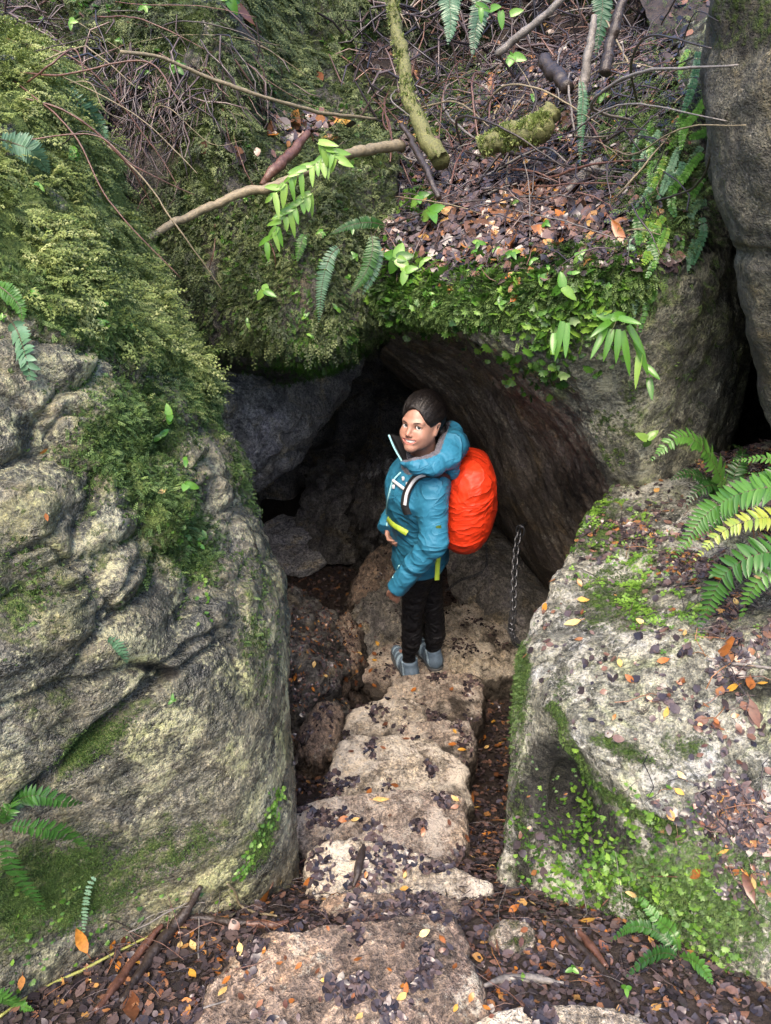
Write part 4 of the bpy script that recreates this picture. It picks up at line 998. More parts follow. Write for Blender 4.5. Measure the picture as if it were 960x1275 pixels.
# --- right boulder
sets = [S('right', 15000, lambda V, Q, N, m: np.clip(m - .3, 0, 1) * np.clip(.5 + 1.8 * fbm(V, 14, 3, 315), .03, 2), TUF, (.003, .008), lambda p, Q: clumpt(p, .15, .85, 14), DOWN, .8, .1, .4),
        S('right', 5000, lambda V, Q, N, m: 1.0 * blob(Q, 900, 1120, 70, 60) + .5 * blob(Q, 850, 1080, 60, 40) + .6 * blob(Q, 640, 860, 14, 60), SPR, (.008, .016), lambda p, Q: clumpt(p, .2, .8, 14), DOWN, .9, .4, .4)]
cover('cushion_moss', 'moss_green', 'thin green moss in seams and low down on the pale right boulder', sets)
sets = [S('right', 640, lambda V, Q, N, m: (1.1 * blob(Q, 790, 1075, 60, 60, 30) + .9 * blob(Q, 720, 1060, 45, 55) + 1.1 * blob(Q, 870, 1160, 60, 50, 45) + .7 * blob(Q, 740, 1010, 12, 40, -30) + .5 * blob(Q, 700, 1100, 40, 30)) * np.clip(.5 + 1.6 * fbm(V, 12, 2, 320), .0, 2), LOB, (.012, .025), lambda p, Q: clumpt(p, .35, 1, 14), DOWN + np.array([0, -.6, 0]), .6, .5, .35),
        S('right', 1000, lambda V, Q, N, m: (blob(Q, 800, 1110, 120, 70, 30) + .5 * blob(Q, 700, 1060, 60, 60)), LOB, (.007, .014), lambda p, Q: clumpt(p, .0, .55, 14), DOWN + np.array([0, -.6, 0]), .6, .4, .35),
        S('right', 1250, lambda V, Q, N, m: (1.0 * blob(Q, 765, 670, 60, 32, 15) + 1.2 * blob(Q, 820, 745, 60, 28, 10) + .6 * blob(Q, 740, 640, 30, 25) + .35 * blob(Q, 880, 780, 25, 14)) * np.clip(.25 + 2.2 * fbm(V, 12, 2, 321), .0, 2), CLO, (.010, .02), lambda p, Q: clumpt(p, .45, 1, 14), None, 1, .1, .25, .003)]
cover('liverwort', 'leaflet', 'bright green rounded leaflets covering parts of the pale right boulder', sets, 'ground cover')
sets = [S('left', 500, lambda V, Q, N, m: np.exp(-(polydist(Q, [(345,985),(335,1025),(310,1065),(300,1085)]) / 7) ** 2) + .3 * np.exp(-(polydist(Q, [(225,640),(235,700),(262,760)]) / 10) ** 2), LOB, (.008, .016), lambda p, Q: clumpt(p, .4, .9, 14), DOWN, .8, .4, .3),
        S('left', 420, lambda V, Q, N, m: blob(Q, 130, 1150, 110, 35, -18) + .8 * blob(Q, 40, 1140, 40, 60) + .5 * blob(Q, 170, 430, 60, 60) + .5 * blob(Q, 110, 360, 50, 40), LOB, (.006, .016), lambda p, Q: clumpt(p, .2, .8, 14), DOWN, .8, .5, .3)]
cover('liverwort', 'leaflet', 'small bright leaflets dotted along the right edge and foot of the big left boulder', sets, 'liverwort')

# --- leaf litter
def lt(p, Q):   # mostly dark, wet
    r = rng.random(len(p)); return np.where(r < .72, r * .72, np.where(r < .93, .5 + (r - .72) * 1.5, .83 + (r - .93) * 2.4))
def ltdark(p, Q): return rng.random(len(p)) ** 1.3 * .62
def ltbrown(p, Q): return .35 + .65 * rng.random(len(p)) ** 1.5
pathz = lambda V, Q, N, m: (np.abs(V[:, 0]) < 1.0) * (V[:, 1] > .5) * (V[:, 1] < 4.8) * sstep(590, 680, Q[:, 1])
sets = [S('ground', 15000, lambda V, Q, N, m: pathz(V, Q, N, m) * (V[:, 1] < 1.5), LEF, (.010, .030), lt, None, 1, 0, .25, .006), S('ground', 900, lambda V, Q, N, m: pathz(V, Q, N, m) * (V[:, 1] < 1.3), LEF, (.018, .036), lt, None, 1, 0, .2, .010),
        S('ground', 14000, lambda V, Q, N, m: pathz(V, Q, N, m) * (V[:, 1] >= 1.4), LEF, (.014, .036), lt, None, 1, 0, .35, .006),
        S('ground', 1100, lambda V, Q, N, m: pathz(V, Q, N, m) * (V[:, 1] < 1.6), STK, (.03, .11), lambda p, Q: rng.random(len(p)) ** 1.6, None, 1, 0, .15, .008)]
for k, n, d in (('s0', 480, .35), ('s0c', 380, .95), ('s1', 420, .8), ('s2', 420, .35), ('s3', 420, .2), ('s4', 110, .3), ('s5', 150, .3), ('s6', 220, .4), ('s7', 140, .4), ('s0b', 60, .3), ('s8', 260, .6), ('s15', 420, 1.5), ('s16', 90, 1), ('s9', 60, .5), ('s10', 60, .5)):
    sets.append(S(k, n, lambda V, Q, N, m: sstep(.4, .8, N[:, 2]) * np.clip(fbm(V, 9, 3, 330) * 6.5 + d - .85 + (.8 * sstep(1120, 1160, Q[:, 1]) if k == 's1' else 0) + (1.1 * sstep(.05, -.6, (V[:, 1] - ROCKS[k]['c'][1]) / ROCKS[k]['R']) if k in ('s2', 's3', 's4', 's5', 's6', 's7') else 0), 0, 1.2), LEF, (.010, .030) if k in ('s0', 's0c', 's1', 's2', 's3') else (.012, .030), ltdark if k != 's15' else lt, None, 1, 0, .22, .004))
sets.append(S('left_low', 900, lambda V, Q, N, m: sstep(.15, .5, N[:, 2]) * sstep(740, 780, Q[:, 1]), LEF, (.01, .022), ltbrown, None, 1, 0, .3, .005))
sets.append(S('s15', 300, lambda V, Q, N, m: sstep(.15, .5, N[:, 2]), LEF, (.01, .02), ltbrown, None, 1, 0, .3, .005))
sets.append(S('left_low', 900, lambda V, Q, N, m: sstep(.25, .6, N[:, 2]) * np.clip(.6 + 2 * fbm(V, 6, 2, 335), 0, 2), LEF, (.012, .025), lt, None, 1, 0, .3, .005))
cover('leaf_litter', 'litter', 'wet dark leaf litter covering the path, steps and cave floor', sets, 'leaf litter')
ledge = lambda Q, N: sstep(.25, .5, N[:, 2]) * sstep(375, 340, Q[:, 1] - .0 * Q[:, 0]) * sstep(865, 800, Q[:, 0])
sets = [S('roof', 11000, lambda V, Q, N, m: ledge(Q, N) * np.clip(1 - .8 * m, .05, 1), LEF, (.014, .06), lt, None, 1, 0, .3, .008),
        S('roof', 420, lambda V, Q, N, m: ledge(Q, N) * (blob(Q, 640, 270, 80, 40) + .5 * blob(Q, 600, 300, 60, 30)), LEF, (.03, .07), ltbrown, None, 1, 0, .35, .012),
        S('roof', 1000, lambda V, Q, N, m: ledge(Q, N) * (sstep(330, 200, Q[:, 1]) + .3), STK, (.06, .25), lambda p, Q: rng.random(len(p)) ** 1.8 * .8, None, 1, .1, .25, .02),
        S('bank_left', 600, lambda V, Q, N, m: np.ones(len(V)), STK, (.1, .4), lambda p, Q: rng.random(len(p)) ** 1.3 * .7, None, 1, .2, .4, .03), S('bank_right', 300, lambda V, Q, N, m: np.ones(len(V)), LEF, (.03, .07), lt, None, 1, 0, .4, .01),
        S('hill', 1600, lambda V, Q, N, m: (V[:, 1] < 5) * (Q[:, 0] > 450) + .0, LEF, (.03, .07), lt, None, 1, 0, .4, .01),
        S('hill', 1500, lambda V, Q, N, m: (V[:, 1] < 5.2) * (Q[:, 0] > 430), STK, (.2, .6), lambda p, Q: rng.random(len(p)) ** 1.3 * .8, None, 1, .3, .5, .04)]
cover('leaf_litter', 'litter', 'wet brown leaves and rotting bits covering the sloping ledge above the cave', sets, 'leaf litter')
sets = [S('back', 110, lambda V, Q, N, m: blob(Q, 375, 160, 45, 14) + .5 * blob(Q, 300, 190, 30, 10), LEF, (.03, .08), ltbrown, None, 1, .2, .5, .02),
        S('back', 420, lambda V, Q, N, m: blob(Q, 150, 150, 60, 60) + .4 * blob(Q, 240, 130, 60, 50), STK, (.06, .3), lambda p, Q: rng.random(len(p)) * .7, DOWN, .6, .3, .4, .02)]
cover('leaf_litter', 'litter', 'rust brown leaves and rootlets caught on the mossy rock left of the cave', sets, 'leaf litter')
ebare = lambda Q: blob(Q, 920, 800, 60, 70) + 1.0 * blob(Q, 960, 720, 60, 70) + .9 * blob(Q, 905, 1010, 70, 28, 10) + .8 * blob(Q, 930, 1060, 60, 50) + .6 * blob(Q, 800, 665, 60, 22) + .5 * blob(Q, 870, 690, 40, 30) + .8 * blob(Q, 940, 590, 60, 40) + .025
sets = [S('right', 5200, lambda V, Q, N, m: ebare(Q) * sstep(.4, .7, N[:, 2]) * np.clip(.35 + 2.4 * fbm(V, 7, 3, 340), 0, 2), LEF, (.010, .032), lt, None, 1, 0, .25, .005),
        S('right', 420, lambda V, Q, N, m: ebare(Q) * sstep(.4, .7, N[:, 2]), STK, (.03, .12), lambda p, Q: rng.random(len(p)) ** 1.5, None, 1, 0, .15, .008)]
cover('leaf_litter', 'litter', 'dark wet litter lying on top of the pale right boulder', sets, 'leaf litter')
# ------------------------------------------------------------------ ferns, seedlings, branches, twigs and single leaves
M['fern'] = leafy('fern_leaf', ((0, (.012, .045, .010)), (.45, (.040, .125, .022)), (.75, (.10, .24, .04)), (1, (.30, .34, .05))), .32, .3, .5, noise_amt=.15, scale=90)
M['blue_fern'] = leafy('blue_green_fern_leaf', ((0, (.015, .048, .022)), (.5, (.05, .135, .068)), (1, (.19, .32, .20))), .3, .25, .5, noise_amt=.15, scale=90)
M['sprout'] = leafy('seedling_leaf', ((0, (.03, .10, .012)), (.5, (.10, .26, .035)), (1, (.26, .42, .09))), .25, .3, .5, noise_amt=.15, scale=90)
M['stalk'] = plain('fern_stalk', (.06, .05, .025), .5)
M['bark_pale'] = plain('pale_bark', (.20, .165, .10), .55, var=.6, scale=70, bump=.7)
M['bark_moss'] = plain('mossy_bark', (.125, .13, .045), .7, var=.6, scale=90, bump=.9)
M['bark_dark'] = plain('wet_dark_bark', (.035, .026, .022), .35, var=.6, scale=90, bump=.8)
M['bark_grey'] = plain('grey_bark', (.17, .155, .14), .5, var=.6, scale=80, bump=.8)
M['vine'] = plain('yellow_green_stem', (.26, .27, .07), .45, var=.3, scale=60)
M['bark_red'] = plain('reddish_wet_wood', (.105, .050, .034), .35, var=.6, scale=60, bump=.8)
M['leaf_orange'] = leafy('fallen_leaf', ((0, (.06, .026, .018)), (.3, (.15, .058, .028)), (.55, (.38, .13, .022)), (.8, (.52, .28, .045)), (1, (.60, .46, .22))), .28, .1, .5, noise_amt=.6, scale=110)

def pinna(base, d, n, ln, w, droop, seg=4, tip=1.0):
    """one leaflet: folded along its midrib, ends in a point"""
    d = d / np.linalg.norm(d); s = np.cross(d, n); s /= np.linalg.norm(s) + 1e-9; n = np.cross(s, d)
    V = []; F = []
    for k in range(seg + 1):
        t = k / seg; ww = w * (math.sin(math.pi * min(1, .12 + t * .88) ** .75) ** .7) * (1 if k < seg else .08)
        c = base + d * ln * t - n * droop * ln * t * t
        V += [c - s * ww + n * ww * .35, c, c + s * ww + n * ww * .35]
    for k in range(seg):
        for j in range(2):
            a = k * 3 + j; F.append((a, a + 1, a + 4, a + 3))
    return np.array(V), np.array(F)

def frond_mesh(pts, up, npairs, plen, pw, tint, round_=False, start=.06, ang=72, rach=.0022, shape=.8, tipfull=False):
    """a frond along pts: rachis and paired pinnae (lengths in metres)"""
    mb = MB(); C = crv(pts, 48)
    if not round_: npairs = int(npairs * 1.85); plen *= .88; pw *= .80; ang += 5
    seg = np.linalg.norm(np.diff(C, axis=0), axis=1); s = np.r_[0, np.cumsum(seg)]; s /= s[-1]
    tg = nrm(np.gradient(C, axis=0))
    addtube(mb, C[::3], np.linspace(rach, rach * .4, len(C[::3])), 1, .5, 5, cap=False)
    for k in range(npairs):
        t = start + (1 - start) * (k + .5) / npairs
        i = min(int(np.searchsorted(s, t)), 47); p = C[i]; d0 = tg[i]
        u = up - (up @ d0) * d0; u /= np.linalg.norm(u) + 1e-9
        side = np.cross(d0, u)
        if round_: L = plen * (.75 + .25 * math.sin(math.pi * t)) * (1 - .5 * max(0, t - .8) / .2)
        else: L = plen * min(1, .45 + 2.2 * (t - start)) * (max(.06, 1 - t ** 2.2) ** shape)
        for sd in (-1, 1):
            a = math.radians(ang - 18 * t + random.uniform(-5, 5))
            d = d0 * math.cos(a) + side * sd * math.sin(a) + u * random.uniform(.0, .22)
            V, F = pinna(p + d0 * (.15 * L / 4 if sd > 0 else 0), d, u, L * random.uniform(.9, 1.08), pw * (L / plen) ** .6, random.uniform(.05, .30), 3 if round_ else 4)
            mb.add(V, F, 0, np.clip(tint + random.uniform(-.10, .10), 0, 1))
    return mb

def fern(name, label, fronds, mat='fern', cat='fern', group=None, base=None):
    """fronds: (list of world points from root to tip, npairs, leaflet length, leaflet width, tint, up vector, options)"""
    b = fronds[0][0][0] if base is None else base
    e = empty(name, b, label, cat, group)
    for (pts, npairs, pl, pw, tint, up, opt) in fronds:
        mb = frond_mesh(np.array(pts), np.array(up, float), npairs, pl, pw, tint, **opt)
        mb.build('frond', [M[mat], M['stalk']], e, smooth=True)
    return e

def PX(q):
    """(px,py,Y): at distance Y; (px,py) or (px,py,lift<.5): on the rock there, lifted towards the camera"""
    if len(q) == 3 and q[2] >= .5: return P(*q)
    p, n, k = hit(q[0], q[1]); c = nrm(CAM - p); return p + (c * .6 + n * .4) * (q[2] if len(q) == 3 else .008)
def PY(*a): return [PX(q) for q in a]
UP = (0, -.35, .95)
# big fern at the right edge, on top of the pale boulder
fern('fern', 'large bright green arching fern on the pale boulder, one of its fronds yellowed', [
 (PY((1040,660,1.62),(985,612,1.58),(930,612,1.60),(880,640,1.62),(842,692,1.60)), 26, .085, .0095, .60, UP, {}),
 (PY((1045,680,1.6),(1000,655,1.52),(950,645,1.50),(900,662,1.50),(866,696,1.48)), 24, .062, .0085, .93, UP, {}),
 (PY((1050,650,1.7),(1000,608,1.72),(955,606,1.72),(915,625,1.74),(876,668,1.74)), 24, .075, .0095, .45, UP, {}),
 (PY((1060,640,1.75),(1010,590,1.78),(960,572,1.8),(935,572,1.82),(912,574,1.84)), 18, .05, .008, .66, UP, {}),
 (PY((1050,640,1.8),(1010,610,1.85),(975,585,1.9),(950,592,1.9),(928,588,1.92)), 16, .045, .008, .38, UP, {})])
fern('fern', 'dark glossy fern frond pair drooping at the right edge below the large fern', [
 (PY((1030,735,1.5),(990,695,1.45),(945,690,1.44),(900,718,1.45),(870,784,1.44)), 22, .075, .0105, .45, UP, {}),
 (PY((1020,745,1.45),(985,715,1.42),(955,715,1.41),(932,742,1.41),(921,774,1.41)), 14, .045, .009, .62, UP, {})])
fern('fern', 'small fern with one bright frond curled over, where the roof boulder meets the pale boulder', [
 (PY((905,632,2.15),(895,590,2.15),(870,552,2.15),(843,545,2.15),(812,572,2.12)), 20, .075, .0105, .62, UP, {}),
 (PY((905,632,2.15),(880,600,2.12),(855,590,2.1),(835,598,2.08)), 14, .06, .009, .1, UP, {}),
 (PY((905,632,2.15),(890,605,2.1),(868,612,2.06),(852,632,2.03)), 12, .05, .008, .08, UP, {}),
 (PY((905,632,2.15),(915,590,2.2),(925,565,2.25),(912,553,2.25)), 12, .05, .008, .25, UP, {})])
# fern growing at the foot of the left boulder
fern('fern', 'fern with glossy fronds growing from the left boulder at the left edge', [
 (PY((2,1025,.01),(20,1000,.02),(50,991,.03),(78,992,.03),(103,998,.015)), 15, .028, .0052, .38, (0, -.8, .6), dict(rach=.001)),
 (PY((2,1025,.01),(28,1024,.03),(62,1026,.04),(90,1038,.035),(112,1057,.02)), 17, .028, .0052, .45, (0, -.8, .6), dict(rach=.001)),
 (PY((2,1030,.01),(8,1060,.03),(22,1088,.03),(40,1110,.03),(56,1134,.015)), 16, .029, .0056, .32, (0, -.8, .6), dict(rach=.001)),
 (PY((2,1025,.01),(8,1005,.02),(22,995,.02),(46,988,.015)), 10, .024, .005, .5, (0, -.8, .6), dict(rach=.001)),
 (PY((2,1025,.01),(-12,1010,.03),(-30,1010,.03),(-60,1030,.02)), 12, .026, .005, .4, (0, -.8, .6), dict(rach=.001))])
fern('fern', 'single light green frond poking in at the bottom left corner', [
 (PY((-30,1235,.02),(0,1238,.03),(20,1248,.03),(42,1262,.02)), 14, .026, .0065, .6, (0, -.8, .6), dict(rach=.001))])
# fern low on the right boulder
fern('fern', 'green fern with four short fronds among the leaflets low on the pale boulder', [
 (PY((846,1195,.01),(838,1170,.035),(822,1140,.045),(806,1122,.04),(793,1112,.025)), 17, .024, .0056, .62, (0, -.8, .6), dict(rach=.001)),
 (PY((846,1195,.01),(822,1170,.035),(796,1162,.045),(778,1166,.04),(762,1178,.03)), 17, .024, .0052, .40, (0, -.8, .6), dict(rach=.001)),
 (PY((846,1197,.01),(828,1192,.03),(806,1202,.04),(780,1222,.03)), 15, .024, .0052, .18, (0, -.8, .6), dict(rach=.001)),
 (PY((846,1195,.01),(858,1200,.03),(872,1212,.035),(886,1232,.03)), 9, .024, .007, .62, (0, -.8, .6), dict(rach=.001))])
# fronds hanging above the cave mouth
def hung(label, pts, npairs, pl, pw, tint, mat='fern', up=(0, -.9, .3), **o):
    return fern('fern_frond', label, [(PY(*pts), npairs, pl, pw, tint, up, o)], mat, 'fern frond')
hung('dark green frond sticking out sideways above the cave mouth', [(482,282,2.80),(462,277,2.76),(438,280,2.74),(410,292,2.72)], 24, .030, .0045, .25)
hung('mid green frond hanging straight down over the dark cave mouth', [(462,288,2.78),(464,310,2.74),(456,338,2.72),(436,366,2.70)], 20, .042, .0055, .35)
hung('broad frond tip hanging beside another over the dark cave mouth', [(466,290,2.78),(468,320,2.75),(462,345,2.73),(452,366,2.72)], 20, .038, .0055, .6, 'blue_fern')
hung('pale blue-green frond hanging against the dark cave mouth, left of the others', [(426,305,2.86),(412,318,2.82),(402,350,2.80),(397,400,2.78)], 22, .040, .0055, .7, 'blue_fern')
hung('narrow bright frond on the mossy wall under the leafy seedling', [(380,290,2.95),(376,300,2.92),(370,326,2.90)], 12, .03, .005, .55)
hung('blue-green frond on the shaggy moss at the upper left', [(48,105,.04),(72,122,.07),(100,148,.08),(126,182,.05)], 26, .04, .0055, .55, 'blue_fern')
hung('second blue-green frond under the upper left twigs', [(82,122,.04),(100,135,.06),(118,160,.06),(124,180,.04)], 20, .034, .005, .7, 'blue_fern')
hung('dark frond hanging from the top edge beside the mossy sapling', [(562,-40,3.6),(560,0,3.55),(561,28,3.5),(558,54,3.46)], 20, .06, .009, .55, 'blue_fern')
hung('long frond hanging in the dark thicket at the top of the photo', [(600,-30,3.9),(598,10,3.85),(592,40,3.8),(588,70,3.76)], 20, .06, .009, .3, 'blue_fern')
hung('dark frond hanging from the top edge right of the grey stick', [(748,-30,3.2),(750,10,3.15),(746,40,3.12),(742,68,3.1)], 20, .05, .008, .3, 'blue_fern')
hung('narrow frond hanging over the ledge near the upright pale stick', [(722,95,2.95),(726,120,2.9),(724,150,2.86),(722,205,2.82)], 26, .025, .006, .5, 'blue_fern')
hung('pale frond lying on the shaggy moss at the left edge', [(-10,175,.05),(10,182,.06),(32,196,.06),(50,215,.05)], 20, .04, .0055, .75, 'blue_fern')
hung('fern frond hanging on the left boulder above the bare nodules', [(10,395,.03),(18,420,.04),(30,445,.04),(36,475,.02)], 12, .025, .007, .65, 'blue_fern', round_=True)
hung('small frond tip at the left edge, below the shaggy moss', [(-8,360,.03),(6,372,.04),(20,385,.04),(30,402,.03)], 12, .026, .006, .55, 'fern')
hung('small bluish frond in the crevice of the left boulder', [(130,795),(140,800,.015),(150,812,.015),(157,824,.01)], 8, .018, .004, .6, 'blue_fern', rach=.0007)
hung('beaded string of tiny leaves at the foot of the left boulder', [(124,1085),(112,1098,.012),(106,1125,.012),(103,1158,.01)], 16, .009, .0034, .85, 'blue_fern', round_=True, rach=.0006)
# creeping ferns with paired round leaflets, hanging down the right of the roof boulder
strings = [[(801,313,2.28),(797,331,2.25),(793,360,2.24),(789,394,2.235)], [(826,300,2.30),(814,340,2.26),(806,375,2.245),(797,412,2.235)], [(849,290,2.33),(845,315,2.29),(841,340,2.28)],
 [(867,293,2.36),(860,318,2.31),(851,342,2.295),(841,367,2.28)], [(878,188,2.55),(862,205,2.5),(846,228,2.46),(822,246,2.44)], [(878,218,2.52),(862,243,2.46),(850,262,2.42),(840,275,2.39)],
 [(882,252,2.45),(868,255,2.42),(860,268,2.39),(862,284,2.37)], [(897,160,2.62),(880,165,2.6),(858,172,2.58)], [(880,120,2.66),(868,140,2.62),(852,160,2.58),(848,185,2.54)], [(870,60,2.9),(866,90,2.8),(858,120,2.72),(850,140,2.66)],
 [(830,190,2.6),(822,215,2.55),(812,236,2.5),(800,255,2.46)], [(850,215,2.5),(838,240,2.45),(826,262,2.41),(812,285,2.37)], [(812,230,2.5),(800,252,2.46),(786,270,2.42)], [(835,255,2.43),(822,280,2.37),(816,300,2.33)],
 [(888,300,2.45),(880,315,2.42),(874,340,2.4)], [(800,285,2.36),(790,300,2.32),(781,325,2.28)], [(872,280,2.40),(866,300,2.37),(858,330,2.33),(852,360,2.31)], [(815,262,2.4),(806,285,2.34),(801,302,2.31)]]
for k in range(18):
    q = [(random.uniform(800, 882), random.uniform(40, 300))]
    for j in range(3): q.append((q[-1][0] + random.uniform(-16, 4), q[-1][1] + random.uniform(12, 26)))
    strings.append([(x, y, .02 + .012 * (j % 2)) for j, (x, y) in enumerate(q)])
lab = {0: 'longest bright string of round leaflets hanging free, nearest the strap-leaved plant', 1: 'long dark string of round leaflets hanging free beside the longest one', 3: 'hanging string of leaflets furthest right over the bare grey stone'}
for k, s in enumerate(strings):
    s = PY(*s)
    fern('hanging_fern', lab.get(k, 'creeping fern string with paired round leaflets among those draping the right of the roof boulder'),
         [(s, max(10, int(np.linalg.norm(np.diff(np.array(s), axis=0), axis=1).sum() / .0088)), .0155, .0058, .45 + .4 * random.random() + (.2 if k == 0 else 0), (-.2, -.9, .3), dict(round_=True, ang=85, rach=.001))],
         'fern' if k % 3 else 'blue_fern', 'creeping fern', 'creeping fern strings draping the right of the roof boulder')

# seedlings and strap-leaved plants
def leafplant(name, label, stem, leaves, mat='sprout', cat='seedling', group=None, stemr=.0015):
    """stem: world points; leaves: (base, tip, half width, tint)"""
    e = empty(name, stem[0], label, cat, group)
    mb = MB(); addtube(mb, crv(stem, 10), np.linspace(stemr, stemr * .5, 10), 0, .5, 5); mb.build('stem', [M['stalk']], e)
    for (b, t, w, ti) in leaves:
        b = np.array(b); t = np.array(t); d = t - b; ln = np.linalg.norm(d)
        n = nrm(CAM - b + np.array([random.uniform(-.4, .4), 0, .8]) * np.linalg.norm(CAM - b) * .5)
        V, F = pinna(b, d, n, ln, w, random.uniform(.1, .3), 7)
        m2 = MB(); m2.add(V, F, 0, np.clip(ti + random.uniform(-.1, .1), 0, 1)); m2.build('leaf', [M[mat]], e)
    return e
st = [(770,392,2.22),(765,405,2.19),(760,415,2.18)]
lv = [((700,400),(692,450)),((706,402),(704,446)),((755,408),(735,446)),((762,410),(752,448)),((770,410),(768,452)),((775,412),(786,470)),((782,405),(806,445)),((790,425),(812,468)),((798,430),(790,485)),((760,400),(738,415)),((770,396),(798,402)),((802,455),(822,470)),((808,470),(812,498)),((690,415),(688,440))]
leafplant('strap_leaved_plant', 'plant with long pale green hanging leaves on the face of the roof boulder', PY(*st), [(P(a[0], a[1], 2.19), P(b[0], b[1], 2.14), .0105, .36 if k != 8 else .95) for k, (a, b) in enumerate(lv)], cat='plant')
def spray(label, stem, n, L, w, tint):
    C = crv(PY(*stem), 14); lv = []
    for k in range(n):
        i = 2 + int(11 * k / max(1, n - 1)); sd = 1 if k % 2 else -1
        d = nrm(C[min(i + 1, 13)] - C[i - 1]); s = nrm(np.cross(d, np.array([0, -.9, .4])))
        lv.append((C[i], C[i] + nrm(d * random.uniform(.3, .9) + s * sd * random.uniform(.5, 1.0) + np.array([random.uniform(-.3, .3), random.uniform(-.5, .2), random.uniform(-.7, -.1)])) * L * random.uniform(.6, 1.25), w * random.uniform(.8, 1.2), tint + random.uniform(-.2, .15)))
    return leafplant('leafy_seedling', label, PY(*stem), lv, group=None)
spray('leafy spray with pointed pale leaves hanging below the branch', [(428,176,2.78),(400,200,2.76),(370,216,2.74),(342,240,2.72)], 19, .075, .0105, .80)
spray('second leafy spray of bright leaves under the branch, nearest the mossy wall', [(396,232,2.78),(376,250,2.76),(352,274,2.74),(332,302,2.72)], 17, .072, .0105, .68)
spray('leaf cluster at the tip of the branch, above the other leafy sprays', [(392,172,2.75),(402,182,2.74),(414,190,2.73),(422,200,2.72)], 11, .06, .010, .85)
spray('leafy twig among the dark sticks at the top of the photo', [(585,0,3.4),(600,10,3.38),(618,12,3.36),(635,18,3.34)], 5, .07, .012, .5)
LAST = [None]
def sprouts(items, host):
    for (px, py, r, n, label) in items:
        p, nn, _ = hit(px, py); d = np.linalg.norm(p - CAM); s = r * d / FPX
        h = p + nn * s * .7 + np.array([0, 0, s * .5]); lv = []
        a0 = random.random() * 6
        x = nrm(np.cross(nn, np.array([.3, .2, .9]))); y = np.cross(nn, x)
        for k in range(n):
            a = a0 + 2 * math.pi * k / n + random.uniform(-.4, .4)
            lv.append((h, h + (x * math.cos(a) + y * math.sin(a) - nn * .15) * s * random.uniform(.8, 1.2), s * .30, random.uniform(.15, .85)))
        LAST[0] = leafplant('seedling', label, [p, (p + h) / 2 + nn * .002, h], lv, stemr=max(.0006, s * .05)).name
sprouts([(202,525,14,4,'four-leaved seedling in the moss of the left boulder, topmost of those by the cave edge'), (196,545,12,2,'two-leaved seedling just under the topmost one on the left boulder'), (228,583,10,2,'small round-leaved seedling on the left boulder, level with the cave hollow'),
 (232,622,16,3,'drooping three-leaved seedling on the left boulder, below the long strap leaf'), (250,672,10,3,'bright yellow-green seedling low in the moss of the left boulder'), (248,686,8,2,'tiny shiny seedling just below the bright yellow-green one'),
 (213,873,7,3,'single tiny seedling on the bare lower face of the left boulder'), (85,205,14,3,'leafy seedling under the twigs in the upper left moss'), (105,345,12,3,'round-leaved seedling in the golden moss near the left edge'), (335,375,14,3,'seedling on the mossy rock face left of the cave, with narrow leaves'),
 (545,287,20,4,'bright leafy seedling alone in the litter of the ledge'), (500,340,22,5,'leafy seedling at the left end of the ledge lip'), (512,352,16,3,'small seedling just right of the leafy one on the ledge lip'), (705,365,18,3,'pale seedling on the lip above the strap-leaved plant'),
 (755,400,18,3,'seedling growing right above the strap-leaved plant'), (528,262,14,4,'little clustered seedling on the ledge near the sapling foot'), (640,95,16,3,'seedling among the tangled twigs of the upper ledge'), (890,722,8,4,'small seedling on the pale boulder beside the large brown leaf'),
 (800,548,16,3,'dark round-leaved seedling at the foot of the roof boulder'), (280,20,18,4,'broad-leaved seedling at the top edge left of the moss curtain'), (100,215,10,2,'pair of small leaves below the upper left twigs'), (712,1215,8,3,'seedling in the bottom right litter'), (780,1240,8,3,'round-leaved sprout in the litter below the fern'), (650,1222,7,2,'tiny two-leaved sprout in the litter beside the small mossy stone')], None)
rg3 = np.random.default_rng(23)
def more_sprouts(n, f, label, group, lo=8, hi=15):
    for k in range(n):
        sprouts([(*f(), rg3.uniform(lo, hi), int(rg3.integers(2, 6)), label)], None)
        bpy.data.objects[LAST[0]]['group'] = group
more_sprouts(16, lambda: (rg3.uniform(0, 200), rg3.uniform(200, 440)), 'tiny bright seedling poking out of the golden moss on the big left boulder', 'seedlings in the golden moss', 4, 9)
more_sprouts(16, lambda: (rg3.uniform(300, 440), rg3.uniform(240, 430)), 'small leafy sprout clinging to the mossy rock face left of the cave', 'sprouts on the mossy rock face', 4, 9)
more_sprouts(22, lambda: (rg3.uniform(480, 830), rg3.uniform(325, 420)), 'small leafy sprout growing along the green lip of the roof boulder', 'sprouts on the roof boulder lip', 4, 10)
more_sprouts(14, lambda: (rg3.uniform(500, 780), rg3.uniform(90, 320)), 'small green sprout coming up through the ledge litter', 'sprouts in the ledge litter', 4, 9)
more_sprouts(12, lambda: (rg3.uniform(40, 230), rg3.uniform(0, 130)), 'small green sprout among the twigs at the upper left', 'sprouts among the upper left twigs', 4, 10)
p, nn, _ = hit(238, 597)
leafplant('strap_leaved_seedling', 'single long bright strap leaf sticking out of the left boulder moss', [p, p + nn * .01, p + nn * .02], [(P(240,595,1.60), P(270,609,1.58), .011, .8)])

